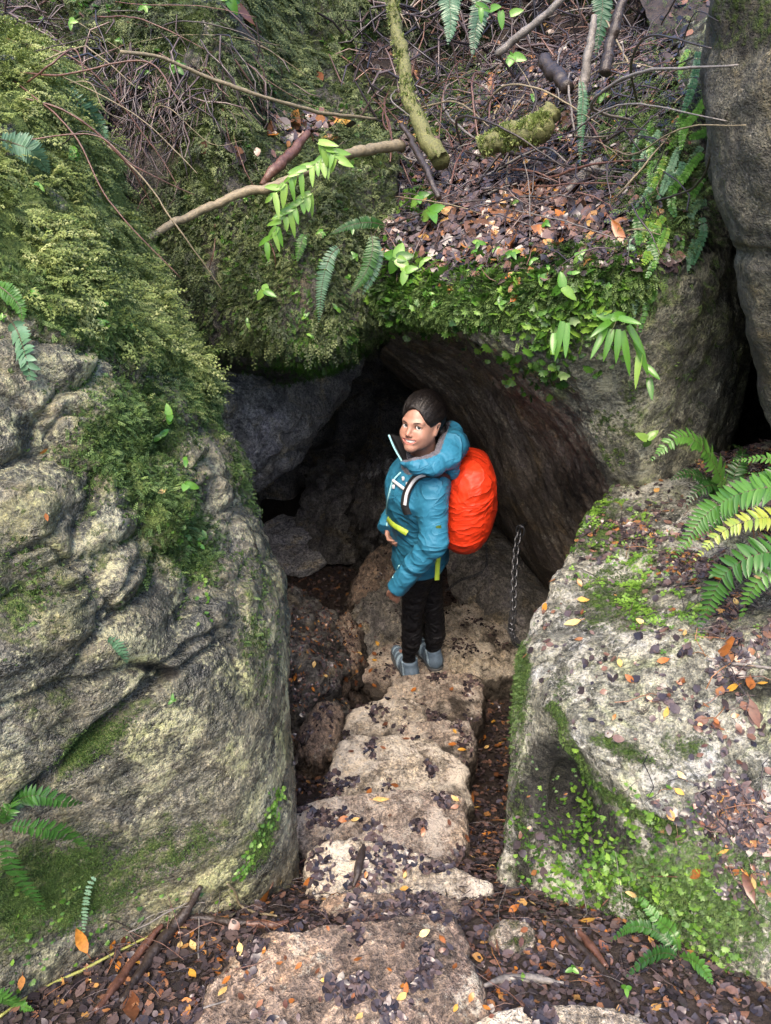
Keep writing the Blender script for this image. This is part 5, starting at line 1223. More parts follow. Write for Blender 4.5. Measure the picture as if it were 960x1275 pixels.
# branches
def branch(label, pts, r, mat, cat='branch', name='branch', n=10, jit=.25, group=None, world=False):
    C = np.array(pts if world else PY(*pts)); m = max(10, 8 * len(C)); C2 = crv(C, m)
    r = np.asarray(r, float); rr = np.interp(np.linspace(0, 1, m), np.linspace(0, 1, len(r)), r)
    C2 = C2 + (rr[:, None] * .9 + .002) * np.stack([fbm(C2 * 1.0, 14, 3, s) for s in (401, 402, 403)], 1); rr = rr * (1 + .30 * fbm(C2, 30, 2, 404))
    mb = MB(); addtube(mb, C2, rr, 0, .5, n, jitter=jit)
    return mb.build(name, [M[mat]], label=label, cat=cat, group=group)
sap = branch('mossy green sapling stem rising from the ledge out of the top of the photo', [(484,-60,3.75),(488,0,3.7),(499,70,3.6),(516,140,3.45),(548,203,3.3)], [.020, .022, .025, .030, .040], 'bark_moss', 'sapling', 'sapling')
branch('long pale branch lying from the left boulder to the ledge', [(178,301,2.62),(215,278,2.72),(262,257,2.82),(305,240,2.86),(345,231,2.88),(400,205,3.0),(445,190,3.15),(502,180,3.36)], [.009, .013, .015, .016, .017, .018, .020, .022], 'bark_pale')
branch('broken brown stick leaning on the long pale branch', [(326,231,2.92),(340,213,2.95),(360,192,3.05),(383,167,3.2)], [.010, .018, .02, .014], 'bark_red', 'stick', 'stick')
branch('thin pale vine stretched across the mossy wall at the upper left', [(150,64,2.9),(200,72,3.0),(250,92,3.08),(330,121,3.2),(400,140,3.4),(468,148,3.7)], [.006, .006, .007, .007, .007, .006], 'bark_pale', 'vine', 'vine')
branch('black stick lying slantwise beside the foot of the sapling', [(500,155,3.42),(515,180,3.3),(530,210,3.15),(546,246,3.02)], [.010, .012, .012, .012], 'bark_dark', 'stick', 'stick')
branch('grey stick leaning up through the tangle to the top of the photo', [(618,68,3.9),(650,42,3.85),(684,15,3.8),(720,-20,3.75)], [.016, .016, .015, .012], 'bark_grey', 'stick', 'stick')
branch('upright pale stick standing at the back of the ledge', [(725,118,3.0),(728,90,3.02),(735,50,3.05),(740,20,3.08)], [.018, .017, .014, .010], 'bark_grey', 'stick', 'stick')
branch('dark upright root at the back right of the ledge', [(752,92,3.05),(758,70,3.1),(768,30,3.15),(778,-20,3.2)], [.02, .02, .018, .016], 'bark_dark', 'root', 'root')
branch('short thick grey log end among the twigs of the ledge', [(676,74,3.6),(690,90,3.5),(706,108,3.36)], [.024, .030, .026], 'bark_dark', 'log', 'log', 14)
branch('moss-covered rotten log lying across the ledge', [(598,184,3.08),(630,172,3.05),(660,165,3.0),(692,140,3.05)], [.030, .04, .042, .036], 'bark_moss', 'log', 'log', 14, .4)
branch('flat weathered wood shard on the ledge, right of its middle', [(706,238,.010),(722,224,.010),(742,208,.010),(752,200,.010)], [.010, .022, .022, .010], 'bark_grey', 'wood shard', 'wood_shard')
branch('dark decaying log with mossy top right of the ledge middle', [(640,322,2.6),(655,308,2.66),(668,298,2.7),(682,292,2.75)], [.02, .032, .034, .02], 'bark_dark', 'log', 'log', 12, .4)
branch('long yellow-green stem lying in the bottom left litter', [(0,1268,.010),(50,1235,.010),(110,1205,.010),(165,1178,.010),(222,1152,.010)], [.0028, .003, .003, .0027, .002], 'vine', 'stem', 'plant_stem')
branch('black charred-looking stick lying above the reddish stone', [(236,1140,.010),(262,1146,.010),(290,1151,.010),(314,1148,.010)], [.006, .008, .008, .006], 'bark_dark', 'stick', 'stick')
branch('raw reddish piece of rotten wood at the end of the black stick', [(306,1150,.010),(322,1152,.010),(342,1154,.010),(360,1149,.010)], [.007, .009, .008, .004], 'bark_red', 'wood piece', 'wood_piece')
branch('thin looping brown twig arching over the black stick', [(282,1099,.010),(292,1108,.010),(300,1126,.010),(318,1138,.010),(345,1143,.010)], [.002, .003, .003, .003, .002], 'bark_pale', 'twig', 'twig')
branch('flat rotten brown bark slab in the bottom left litter, leaning to the left boulder', [(150,1250,.010),(190,1190,.010),(225,1140,.010),(250,1103,.010)], [.006, .012, .012, .006], 'bark_dark', 'bark slab', 'bark_slab')
branch('second brown bark strip beside the rotten slab at bottom left', [(118,1262,.010),(150,1220,.010),(180,1180,.010),(202,1150,.010)], [.005, .010, .009, .005], 'bark_red', 'bark strip', 'bark_strip')
branch('dark thin stick standing out of the left side of the steps', [(364,950,.010),(372,940,.010),(380,925,.010),(384,915,.010)], [.006, .007, .007, .005], 'bark_dark', 'stick', 'stick')
branch('long curved dark leaf-like strip on the pale tan step', [(440,1105,.010),(446,1085,.010),(450,1065,.010),(452,1052,.010)], [.004, .010, .010, .004], 'bark_dark', 'leaf strip', 'leaf_strip', jit=.1)
branch('pinkish wet wood strip at the bottom right of the reddish stone', [(600,1228,.010),(630,1222,.010),(665,1222,.010),(702,1226,.010)], [.003, .009, .009, .003], 'bark_grey', 'wood strip', 'wood_strip')
branch('dark brown stick lying under the fern at bottom right', [(690,1150,.010),(715,1175,.010),(745,1205,.010),(770,1240,.010)], [.005, .009, .009, .006], 'bark_dark', 'stick', 'stick')
branch('red-brown splinter of wood beside the stick under the fern', [(720,1160,.010),(735,1180,.010),(755,1205,.010)], [.006, .010, .006], 'bark_red', 'wood splinter', 'wood_splinter')
branch('thin straight grey twig on the pale boulder at the right edge', [(880,822,.010),(920,828,.010),(960,832,.010),(1000,838,.010)], [.003, .004, .004, .004], 'bark_grey', 'twig', 'twig')
def moss_on(pts, r, n, label, sc=(.008, .02)):
    C = crv(PY(*pts), 200); i = rng.integers(0, 199, n); i = i[np.clip(.35 + 1.5 * fbm(C[i], 8, 2, 431), 0, 1) > rng.random(n)]
    t = nrm(np.gradient(C, axis=0))[i]; d = rng.normal(size=(len(i), 3)) + np.array([0, -.3, .7]); d = nrm(d - (d * t).sum(1, keepdims=True) * t)
    rr = np.interp(i / 199, np.linspace(0, 1, len(r)), r)
    v = instances(TUF + FEA[:2], C[i] + d * rr[:, None] * .9, frames(d, DOWN, .8, .3, .4), rng.uniform(*sc, len(i)), np.clip(.55 + .25 * rng.normal(size=len(i)), 0, 1))
    cover('moss_sleeve', 'moss_gold', label, [v])
moss_on([(484,-60,3.75),(488,0,3.7),(499,70,3.6),(516,140,3.45),(548,203,3.3)], [.020, .022, .025, .030, .040], 1500, 'yellow-green moss growing along the leaning sapling stem')
moss_on([(598,184,3.08),(630,172,3.05),(660,165,3.0),(692,140,3.05)], [.030, .04, .042, .036], 2200, 'bright moss growing on the rotten log across the ledge', (.012, .026))
# tangle of single twigs
TW = 'loose twigs tangled over the ledge above the cave'
rg2 = np.random.default_rng(11)
def arc(px, py, ln, a, lift, bend):
    b, n, k = hit(px, py); d = np.linalg.norm(b - CAM)
    q, _, _ = hit(px + ln * math.cos(a), py - ln * math.sin(a) * .75)
    if np.linalg.norm(q - b) > 1.2: q = b + nrm(q - b) * 1.0
    L = np.linalg.norm(q - b); s = rg2.normal(size=3) * bend * L
    return [b + n * .012, b * .67 + q * .33 + n * lift * L * .6 + s, b * .33 + q * .67 + n * lift * L * .8 + s * .6, q + n * (.015 + lift * L * .3)]
for k in range(130):
    px, py = (rg2.uniform(480, 830), rg2.uniform(20, 330)) if k < 105 else (rg2.uniform(490, 640), rg2.uniform(150, 260))
    if py > 250 and rg2.random() < .6: py -= 120
    pts = arc(px, py, rg2.uniform(40, 170), rg2.uniform(-.5, 2.2), rg2.uniform(0, .3), .08)
    w = rg2.uniform(.0015, .005)
    branch('bare thin twig in the tangle lying over the littered ledge above the cave', pts, [w, w * 1.1, w * .9, w * .5], ['bark_dark', 'bark_grey', 'bark_pale', 'bark_red', 'bark_dark'][k % 5], 'twig', 'twig', 6, .15, TW, True)
TW2 = 'loose twigs and rootlets at the upper left'
for k in range(46):
    px, py = rg2.uniform(0, 230), rg2.uniform(5, 190)
    if k > 32: px, py = rg2.uniform(230, 420), rg2.uniform(60, 330)
    b, n, _ = hit(px, py); d = np.linalg.norm(b - CAM); L = rg2.uniform(60, 200) * d / FPX
    a = rg2.uniform(-.6, .5); dr = np.array([math.cos(a), rg2.uniform(-.5, .3), math.sin(a) - .4]) if k < 33 else np.array([rg2.uniform(-.3, .3), -.1, -1])
    pts = [b + n * .01, b + dr * L * .33 + n * .07 + rg2.normal(size=3) * .02, b + dr * L * .66 + n * .06 + rg2.normal(size=3) * .03, b + dr * L + n * .02]
    w = rg2.uniform(.0012, .0032)
    branch('thin reddish twig in the tangle at the upper left, over the moss' if k < 33 else 'hanging rootlet on the mossy rock face left of the cave', pts, [w, w, w * .9, w * .5], ['bark_red', 'bark_dark', 'bark_red', 'bark_pale'][k % 4], 'twig' if k < 33 else 'rootlet', 'twig' if k < 33 else 'rootlet', 6, .15, TW2 if k < 33 else 'rootlets hanging on the mossy rock face', True)
for k in range(26):
    px, py = (rg2.uniform(120, 300), rg2.uniform(1140, 1275)) if k < 15 else (rg2.uniform(600, 800), rg2.uniform(1110, 1260))
    pts = arc(px, py, rg2.uniform(30, 110), rg2.uniform(.3, 2.6), .05, .06); w = rg2.uniform(.0008, .002)
    branch('thin dark twig lying in the litter at the bottom left' if k < 15 else 'thin dark twig lying in the litter between the reddish stone and the fern', pts, [w, w, w, w * .6], ['bark_dark', 'bark_red', 'bark_grey'][k % 3], 'twig', 'twig', 6, .1, 'twigs in the bottom left litter' if k < 15 else 'twigs in the bottom right litter', True)

# single fallen leaves that stand out of the litter
def put_leaf(px, py, size, tint, label, group=None, wd=.27, name='fallen_leaf', flat=.25):
    p, n, key = hit(px, py); d = np.linalg.norm(p - CAM); s = size * d / FPX * .86
    tv, tf, _ = tpl_leaf(.08 + .15 * random.random(), wd, .85)
    B = frames(n[None], None, 1, 0, flat)[0]
    V = p + n * (.005 + .1 * s) + (tv @ B) * s
    mb = MB(); mb.add(V, tf, 0, tint)
    st = p + n * (.005 + .1 * s) + (np.array([[0, -.5, 0], [.02, -.62, .02], [.03, -.74, .0]]) @ B) * s
    addtube(mb, st, s * np.array([.02, .018, .014]), 0, max(0, tint - .3), 4, cap=False)
    return mb.build(name, [M['leaf_orange']], label=label, cat='leaf', group=group)
NAMED = [(847,966,14,.92,'yellow leaf on the pale boulder, lowest of the yellow ones there'),(830,888,15,.84,'bright yellow leaf in the middle of the pale boulder top'),(773,827,13,.85,'bright yellow leaf on the pale boulder near its left edge'),(727,749,17,.84,'yellow-orange leaf on the left part of the pale boulder top'),
 (679,760,16,.66,'orange leaf at the very left edge of the pale boulder'),(714,778,24,.97,'large pale tan leaf on the left part of the pale boulder'),(798,775,15,.95,'pale yellow leaf just under the light green clover patch'),(690,724,12,.5,'orange-brown leaf on the left rim of the pale boulder'),(827,824,17,.52,'orange leaf beside the yellow leaf in the middle of the pale boulder'),
 (903,812,44,.42,'large brown serrated leaf lying at the right on the pale boulder'),(934,853,24,.40,'brown curled leaf near the right edge, below the large brown leaf'),(936,889,36,.15,'dark brown broad leaf at the right edge of the pale boulder'),(912,859,20,.80,'yellow leaf beside the dark brown broad leaf'),(785,846,16,.45,'reddish leaf in the group left of the pale boulder middle'),
 (866,1086,20,.42,'orange-brown leaf lying in the moss low on the pale boulder'),(935,1100,40,.18,'long red-brown leaf at the right edge, low on the pale boulder'),(940,1098,19,.95,'pale leaf stuck on the long red-brown leaf'),(902,1058,15,.84,'yellow leaf above the long red-brown leaf'),(926,1082,15,.6,'orange leaf just above the long red-brown leaf'),
 (788,1112,15,.96,'pale leaf stuck upright beside the low fern'),(733,1150,19,.82,'yellow-orange leaf in the litter left of the low fern'),(751,1164,20,.55,'orange-brown leaf under the yellow-orange one near the low fern'),(640,1135,17,.55,'orange leaf beside the small mossy stone'),(752,1182,18,.3,'rusty leaf lying below the low fern'),(725,765,10,.3,'small reddish leaf next to the large pale tan leaf'),
 (429,1022,17,.50,'bright orange-red leaf on the wide tan step'),(442,1022,13,.92,'pale yellow leaf touching the bright orange-red one'),(387,1098,18,.45,'red and yellow leaf left of the pale tan step'),(347,1097,14,.96,'round pale leaf left of the pale tan step, near the boulder'),(322,1123,42,.50,'large orange-brown leaf lying on the black stick'),(240,1180,15,.95,'pale yellow leaf in the bottom left litter, right one of a pair'),(224,1181,14,.95,'pale yellow leaf in the bottom left litter, left one of a pair'),
 (240,1216,16,.78,'orange-yellow leaf below the pair of pale leaves'),(300,1186,17,.97,'pale cream leaf on the reddish stone'),(278,1236,15,.9,'cream leaf at the left rim of the reddish stone'),(528,1164,16,.97,'cream leaf at the right of the reddish stone'),(500,1243,15,.88,'yellow leaf near the bottom right of the reddish stone'),(505,1233,14,.5,'orange leaf touching the yellow leaf on the reddish stone'),(165,1260,50,.30,'large tan dead leaf at the bottom left'),(98,1168,34,.62,'beige dead leaf at the foot of the left boulder'),
 (660,512,0,0,''),(575,935,12,.75,'yellow leaf on the small rounded tan block'),(563,928,12,.5,'orange leaf beside the yellow one on the small rounded block'),(562,859,11,.45,'red-orange leaf on the step in front of the boots'),(515,860,11,.55,'orange-brown leaf on the step in front of the boots, left of the red one'),(460,987,12,.5,'orange leaf at the front edge of the large rounded step'),(475,998,24,.9,'long tan leaf lying on the large rounded step'),
 (592,1008,12,.85,'yellow leaf in the dark gap right of the steps'),(620,968,24,.35,'brown leaf leaning in the dark gap right of the steps'),(503,1108,12,.78,'small yellow leaf on the pale tan step'),(678,290,34,.48,'bright orange-brown leaf in the middle of the ledge litter'),(697,268,17,.62,'orange leaf standing up in the ledge litter'),(772,295,44,.45,'pinkish long leaf at the right end of the ledge'),(694,223,12,.75,'small yellow leaf on the upper ledge'),(640,308,46,.38,'long brown strap-like dead leaf on the ledge lip'),
 (643,370,18,.55,'orange leaf caught in the green lip of the roof boulder'),(628,382,12,.85,'yellow leaf caught in the green lip of the roof boulder'),(635,345,14,.55,'orange leaf at the ledge edge just above the green lip'),(205,378,13,.7,'orange leaf in the golden moss of the left boulder'),(168,543,16,.75,'orange-yellow leaf in the moss below the golden zone'),(200,615,14,.92,'tan leaf stuck in the moss of the left boulder beside a seedling'),(56,644,11,.5,'small orange leaf on the bare nodules of the left boulder'),(52,560,13,.6,'orange leaf lying between the nodules of the left boulder'),
 (25,1222,15,.62,'orange leaf at the left edge of the bottom litter'),(118,1225,13,.9,'yellow leaf in the middle of the bottom left litter'),(610,110,22,.4,'brown leaf on the mossy mound of the upper ledge'),(620,128,34,.35,'large rusty leaf standing among the upper ledge twigs'),(300,20,40,.2,'dark rusty leaf caught high on the mossy curtain'),(398,100,30,.22,'rusty leaf hanging on the mossy back wall')]
for (px, py, s, t, lb) in NAMED:
    if lb: put_leaf(px, py, s, t, lb, wd=.14 if ('long' in lb or 'strap' in lb) else .20 if s > 28 else .27)
SCT = [(40, lambda: (rg2.uniform(640, 700) + rg2.normal() * 40, rg2.uniform(235, 320)), (9, 20), 'small orange or brown leaf loose in the litter of the ledge above the cave', 'loose orange leaves on the ledge'),
       (30, lambda: (rg2.uniform(360, 470), rg2.uniform(780, 860)), (7, 12), 'small orange leaf on the leaf-covered brown rock left of the boots', 'small orange leaves left of the boots'),
       (20, lambda: (rg2.uniform(580, 630), rg2.uniform(900, 1090)), (8, 16), 'orange leaf lying in the dark gap between steps and pale boulder', 'orange leaves in the gap right of the steps'),
       (26, lambda: (rg2.uniform(130, 300), rg2.uniform(1150, 1270)), (7, 14), 'orange or yellow leaf loose in the bottom left litter', 'orange leaves in the bottom left litter'),
       (24, lambda: (rg2.uniform(600, 800), rg2.uniform(1120, 1270)), (7, 14), 'orange or yellow leaf loose in the litter below the low fern', 'orange leaves in the bottom right litter'),
       (26, lambda: (rg2.uniform(290, 600), rg2.uniform(1150, 1270)), (7, 13), 'small brown or orange leaf on the broad reddish stone', 'leaves on the reddish stone'),
       (26, lambda: (rg2.uniform(830, 960), rg2.uniform(700, 1090)), (8, 15), 'small orange or brown leaf loose in the dark litter on the pale boulder', 'leaves in the litter on the pale boulder'),
       (18, lambda: (rg2.uniform(400, 580), rg2.uniform(900, 1110)), (8, 13), 'small brown or orange leaf on the middle stone steps', 'leaves on the middle steps'),
       (16, lambda: (rg2.uniform(330, 430), rg2.uniform(150, 178)), (14, 26), 'rusty leaf in the small heap caught on the mossy rock face', 'rusty leaves in the heap on the mossy rock face')]
for (n, f, (lo, hi), lb, gp) in SCT:
    for k in range(n):
        px, py = f(); put_leaf(px, py, rg2.uniform(lo, hi), rg2.choice([.05, .15, .22, .3, .36, .42, .5, .58, .8, .92]), lb, gp)
# ------------------------------------------------------------------ the hiker: smooth implicit bodies turned into meshes
def surfnets(axes, fn, keep=None):
    xs, ys, zs = axes; nx, ny, nz = len(xs), len(ys), len(zs)
    X, Y, Z = np.meshgrid(xs, ys, zs, indexing='ij')
    D = fn(np.stack([X.ravel(), Y.ravel(), Z.ravel()], 1)).reshape(nx, ny, nz)
    In = D < 0
    c = In[:-1, :-1, :-1].astype(np.int8)
    cnt = sum(In[a:nx - 1 + a, b:ny - 1 + b, d:nz - 1 + d].astype(np.int8) for a in (0, 1) for b in (0, 1) for d in (0, 1))
    act = (cnt > 0) & (cnt < 8); I, J, K = np.nonzero(act)
    acc = np.zeros((len(I), 3)); n = np.zeros(len(I))
    corners = [(a, b, d) for a in (0, 1) for b in (0, 1) for d in (0, 1)]
    for p in corners:
        for ax in range(3):
            if p[ax]: continue
            q = list(p); q[ax] = 1
            d0 = D[I + p[0], J + p[1], K + p[2]]; d1 = D[I + q[0], J + q[1], K + q[2]]
            m = (d0 < 0) != (d1 < 0); t = np.where(m, d0 / np.where(m, d0 - d1, 1), 0)
            e = np.array(p, float)[None].repeat(len(I), 0); e[:, ax] = t
            acc += e * m[:, None]; n += m
    q = acc / n[:, None]
    def im(ax, i, f): return ax[i] + (ax[np.minimum(i + 1, len(ax) - 1)] - ax[i]) * f
    V = np.stack([im(xs, I, q[:, 0]), im(ys, J, q[:, 1]), im(zs, K, q[:, 2])], 1)
    idx = np.full(act.shape, -1); idx[I, J, K] = np.arange(len(I))
    F = []
    for ax in range(3):
        b, d = (ax + 1) % 3, (ax + 2) % 3
        s0 = [slice(None)] * 3; s1 = [slice(None)] * 3; s0[ax] = slice(0, -1); s1[ax] = slice(1, None)
        ch = In[tuple(s0)] != In[tuple(s1)]
        pos = np.stack(np.nonzero(ch), 1); ok = (pos[:, b] > 0) & (pos[:, d] > 0) & (pos[:, b] < D.shape[b] - 1) & (pos[:, d] < D.shape[d] - 1); pos = pos[ok]
        if not len(pos): continue
        def at(ob, od):
            r = pos.copy(); r[:, b] += ob; r[:, d] += od; return idx[r[:, 0], r[:, 1], r[:, 2]]
        f = np.stack([at(-1, -1), at(0, -1), at(0, 0), at(-1, 0)], 1)
        fl = ~In[tuple(s0)][ch][ok]
        f[fl] = f[fl][:, ::-1]; F.append(f)
    F = np.concatenate(F)
    return V, F[(F >= 0).all(1)]

def vnormals(V, F):
    n = np.zeros_like(V); a = np.cross(V[F[:, 2]] - V[F[:, 0]], V[F[:, 3]] - V[F[:, 1]])
    for k in range(4): np.add.at(n, F[:, k], a)
    return nrm(n)
def relax(V, F, it=2, w=.5):
    for _ in range(it):
        s = np.zeros_like(V); c = np.zeros(len(V))
        for k in range(4):
            np.add.at(s, F[:, k], V[F[:, (k + 1) % 4]] + V[F[:, (k + 3) % 4]]); np.add.at(c, F[:, k], 2)
        V = V * (1 - w) + w * s / c[:, None]
    return V
A_ = lambda *a: np.array(a, float)
def rcone(p, a, b, r1, r2, sc=None):
    a = A_(*a); b = A_(*b)
    if sc is not None: sc = A_(*sc); p = p * sc; a = a * sc; b = b * sc
    ba = b - a; t = np.clip((p - a) @ ba / (ba @ ba), 0, 1)
    return np.linalg.norm(p - a - t[:, None] * ba, axis=1) - (r1 + (r2 - r1) * t)
def ell(p, c, r):
    q = (p - A_(*c)) / A_(*r); k = np.linalg.norm(q, axis=1); return (k - 1) * min(r)
def rbox(p, c, h, r, Rm=None):
    q = p - A_(*c)
    if Rm is not None: q = q @ Rm.T
    q = np.abs(q) - (A_(*h) - r); return np.linalg.norm(np.maximum(q, 0), axis=1) + np.minimum(q.max(1), 0) - r
def smin(a, b, k):
    h = np.clip(.5 + .5 * (b - a) / k, 0, 1); return b * (1 - h) + a * h - k * h * (1 - h)
def smax(a, b, k): return -smin(-a, -b, k)
def axes(lo, hi, h): return [np.arange(l, u + h, h) for l, u in zip(lo, hi)]

# --- pose (world metres)
HC = P(524, 528, 2.74); HS = .96
f0 = nrm(CAM - HC); r0 = np.array([1., 0, 0]); u0 = nrm(np.cross(f0, r0)); r0 = np.cross(u0, f0)
bt, ay, pt = math.radians(11), math.radians(29), math.radians(-13)
u1 = u0 * math.cos(bt) + r0 * math.sin(bt); r1 = r0 * math.cos(bt) - u0 * math.sin(bt)
Fd = f0 * math.cos(ay) - r1 * math.sin(ay); Ld = r1 * math.cos(ay) + f0 * math.sin(ay); Ud = u1
Fd, Ud = Fd * math.cos(pt) + Ud * math.sin(pt), Ud * math.cos(pt) - Fd * math.sin(pt)
HB = np.stack([Ld, Fd, Ud])            # head basis rows: left, forward, up
toh = lambda p: ((p - HC) @ HB.T) / HS
frh = lambda q: HC + (np.asarray(q, float) * HS) @ HB
hip = A_(.165, 2.86, -.42); waist = A_(.155, 2.84, -.22); chest = A_(.155, 2.80, -.01); upper = A_(.17, 2.79, .08)
nsh = A_(.195, 2.645, .055); fsh = A_(.165, 2.95, .06)
nel = P(541, 674, 2.56); nwr = P(498, 728, 2.58); fel = A_(.10, 3.0, -.17); fwr = P(487, 648, 2.86)
nhip = A_(.155, 2.80, -.45); fhip = A_(.19, 2.93, -.45)
nkn = P(512, 772, 2.82); nan = P(509, 822, 2.86); fkn = P(541, 770, 2.93); fan_ = P(538, 815, 2.95)
nkn, fkn = nkn + A_(0, .0, 0), fkn
zfoot = -1.195
fdir = nrm(A_(-.42, .9, 0)); ndir = nrm(A_(-.34, .94, 0))
person = empty('person', (float(nan[0]), float(nan[1]), zfoot), 'smiling person in teal rain jacket and black leggings on the steps, looking back', 'person')

M['skin'] = None
m = NT('skin'); tc = m.n('TexCoord').outputs['Object']
c = m.mix(.25, (.33, .185, .135), m.ramp(m.noise(tc, 60, 4), (.35, (.75, .65, .6)), (.65, (1.1, 1.05, 1.0))), 'MULTIPLY')
c = m.mix(m.attr('blush'), c, (.46, .16, .115)); c = m.mix(m.attr('lips'), c, (.33, .105, .09))
M['skin'] = m.bsdf(c, .42, None, spec=.4, Subsurface_Weight=.1, Subsurface_Radius=(.006, .003, .002))
M['hair'] = plain('dark_hair', (.008, .006, .0055), .5, var=.6, scale=140, bump=.4, spec=.3)
M['brow'] = plain('eyebrow_hair', (.045, .028, .02), .6)
M['eye_white'] = plain('eye_white', (.74, .72, .70), .12, var=.05); M['iris'] = plain('iris', (.05, .07, .07), .08, var=.1); M['pupil'] = plain('pupil', (.008, .008, .008), .05, var=0)
M['teeth'] = plain('teeth', (.80, .77, .70), .2, var=.05)
M['teal'] = fabric('teal_shell_fabric', (.024, .155, .255), .55, .8, 3.8, sheen=0.0)
M['teal_dark'] = plain('dark_teal_fabric', (.012, .075, .115), .5, var=.2, scale=12)
M['lining'] = fabric('grey_violet_lining', (.10, .10, .125), .6, .9, 9)
M['black_cloth'] = plain('black_fleece', (.012, .012, .014), .7, var=.3, scale=60)
M['legging'] = fabric('black_legging_fabric', (.008, .008, .010), .6, .8, 9, .25, 0.0)
M['mint'] = plain('mint_zip_tape', (.30, .58, .62), .4, var=.1)
M['lime'] = plain('lime_webbing', (.36, .50, .05), .55, var=.2, scale=90)
M['red_cover'] = fabric('orange_red_rain_cover', (.60, .036, .009), .45, .8, 3.4, sheen=0.0)
M['black_web'] = plain('black_webbing', (.015, .015, .016), .6, var=.3, scale=80)
M['white_plastic'] = plain('white_plastic', (.62, .63, .65), .35, var=.1)
M['shoe'] = plain('blue_grey_shoe_mesh', (.10, .15, .21), .6, var=.5, scale=60, bump=.3); M['sole'] = plain('dark_rubber', (.05, .055, .06), .6, var=.3); M['shoe_trim'] = plain('pale_blue_trim', (.34, .46, .55), .5, var=.3, scale=60)

def head_sdf(q):
    q = q.copy(); lowz = q[:, 2] < -.02; q[lowz, 2] = -.02 + (q[lowz, 2] + .02) * 1.12      # shorter lower face
    d = ell(q, (0, -.015, .025), (.073, .093, .086))
    d = smin(d, ell(q, (0, .022, -.03), (.0555, .066, .080)), .03)
    for s in (-1, 1):
        d = smin(d, rcone(q, (s * .046, -.004, -.048), (s * .008, .069, -.097), .0150, .0145), .028)
        d = smin(d, ell(q, (s * .037, .057, -.034), (.020, .020, .020)), .026)     # cheeks lifted by the smile
        d = smin(d, rcone(q, (s * .044, .066, .019), (s * .010, .081, .014), .0055, .0055), .018)
    for s in (-1, 1): d = smin(d, ell(q, (s * .036, .036, -.058), (.022, .030, .032)), .03)
    d = smin(d, ell(q, (0, .073, -.100), (.016, .015, .014)), .022)
    for s in (-1, 1): d = smax(d, -ell(q, (s * .031, .094, -.001), (.019, .016, .011)), .012)     # sockets
    d = smin(d, rcone(q, (0, .082, .006), (0, .1025, -.031), .0062, .0088), .014)
    for s in (-1, 1): d = smin(d, ell(q, (s * .0105, .094, -.0375), (.0062, .008, .006)), .006)
    # eyelids: a ball round the eye, opened by an almond
    for s in (-1, 1):
        d = smin(d, ell(q, (s * .031, .0665, -.001), (.0168, .0155, .0150)), .004)
        w = q - A_(s * .031, .085, -.001)
        alm = np.maximum(np.abs(w[:, 2] + 2.5 * w[:, 0] ** 2 * 8) - np.clip(.0074 * (1 - (w[:, 0] / .0172) ** 2), -.004, 1), np.abs(w[:, 1]) - .018)
        d = np.maximum(d, -alm)
    zz = q[:, 2] - 8.0 * q[:, 0] ** 2
    qq = np.stack([q[:, 0], q[:, 1], zz], 1)
    d = smin(d, ell(qq, (0, .070, -.066), (.036, .024, .019)), .014)
    d = smin(d, rcone(qq, (-.025, .0835, -.0575), (.025, .0835, -.0575), .0046, .0046), .005); d = smin(d, rcone(qq, (-.020, .0840, -.0772), (.020, .0840, -.0772), .0056, .0056), .005)
    d = smin(d, rcone(qq, (0, .0885, -.0590), (0.001, .0885, -.0590), .0045, .0045), .005)
    d = smax(d, -ell(qq, (0, .094, -.0668), (.0335, .024, .0074)), .002)
    for s in (-1, 1):
        e = rcone(q, (s * .073, -.012, .010), (s * .068, -.004, -.036), .0150, .0095, None)
        e = np.maximum(e, np.abs(q[:, 0] * s * .93 - q[:, 1] * -.36 - .071) - .006)
        e = smax(e, -ell(q, (s * .082, -.008, -.004), (.006, .008, .014)), .004)
        d = smin(d, e, .006)
    return d
def hand_sdf(p, wr, d, palm_n, size=.95, curl=1.0):
    """a loosely curled hand: palm, four fingers in three bones, thumb from the side near the wrist"""
    d = nrm(d); n = nrm(palm_n - (palm_n @ d) * d); s = np.cross(d, n)
    L = lambda f, u, h: wr + (d * f + s * u + n * h) * size
    o = rcone(p, L(.005, 0, 0), L(.05, 0, .004), .021 * size, .020 * size)
    o = smin(o, rcone(p, L(.03, -.022, 0), L(.075, -.026, .004), .012 * size, .010 * size), .012); o = smin(o, rcone(p, L(.03, .02, 0), L(.075, .024, .004), .012 * size, .010 * size), .012)
    for k, (u, ln) in enumerate(((-.029, .070), (-.010, .080), (.009, .076), (.026, .060))):
        a = L(.078, u, .004); th = 0; q = a
        for j, fr in enumerate((.45, .30, .25)):
            th += curl * (.45, .75, .5)[j]
            q2 = q + (d * math.cos(th) + n * math.sin(th)) * ln * fr * size
            o = smin(o, rcone(p, q, q2, (.0088 - .0008 * j) * size, (.0080 - .0009 * j) * size), .002); q = q2
    t0 = L(.025, -.024, .008); t1 = L(.055, -.046, .022); t2 = L(.082, -.044, .034)
    o = smin(o, rcone(p, t0, t1, .012 * size, .0095 * size), .006); o = smin(o, rcone(p, t1, t2, .0092 * size, .0072 * size), .003)
    return o
nhd = nrm(nwr - nel); fhd = nrm(fwr - fel)
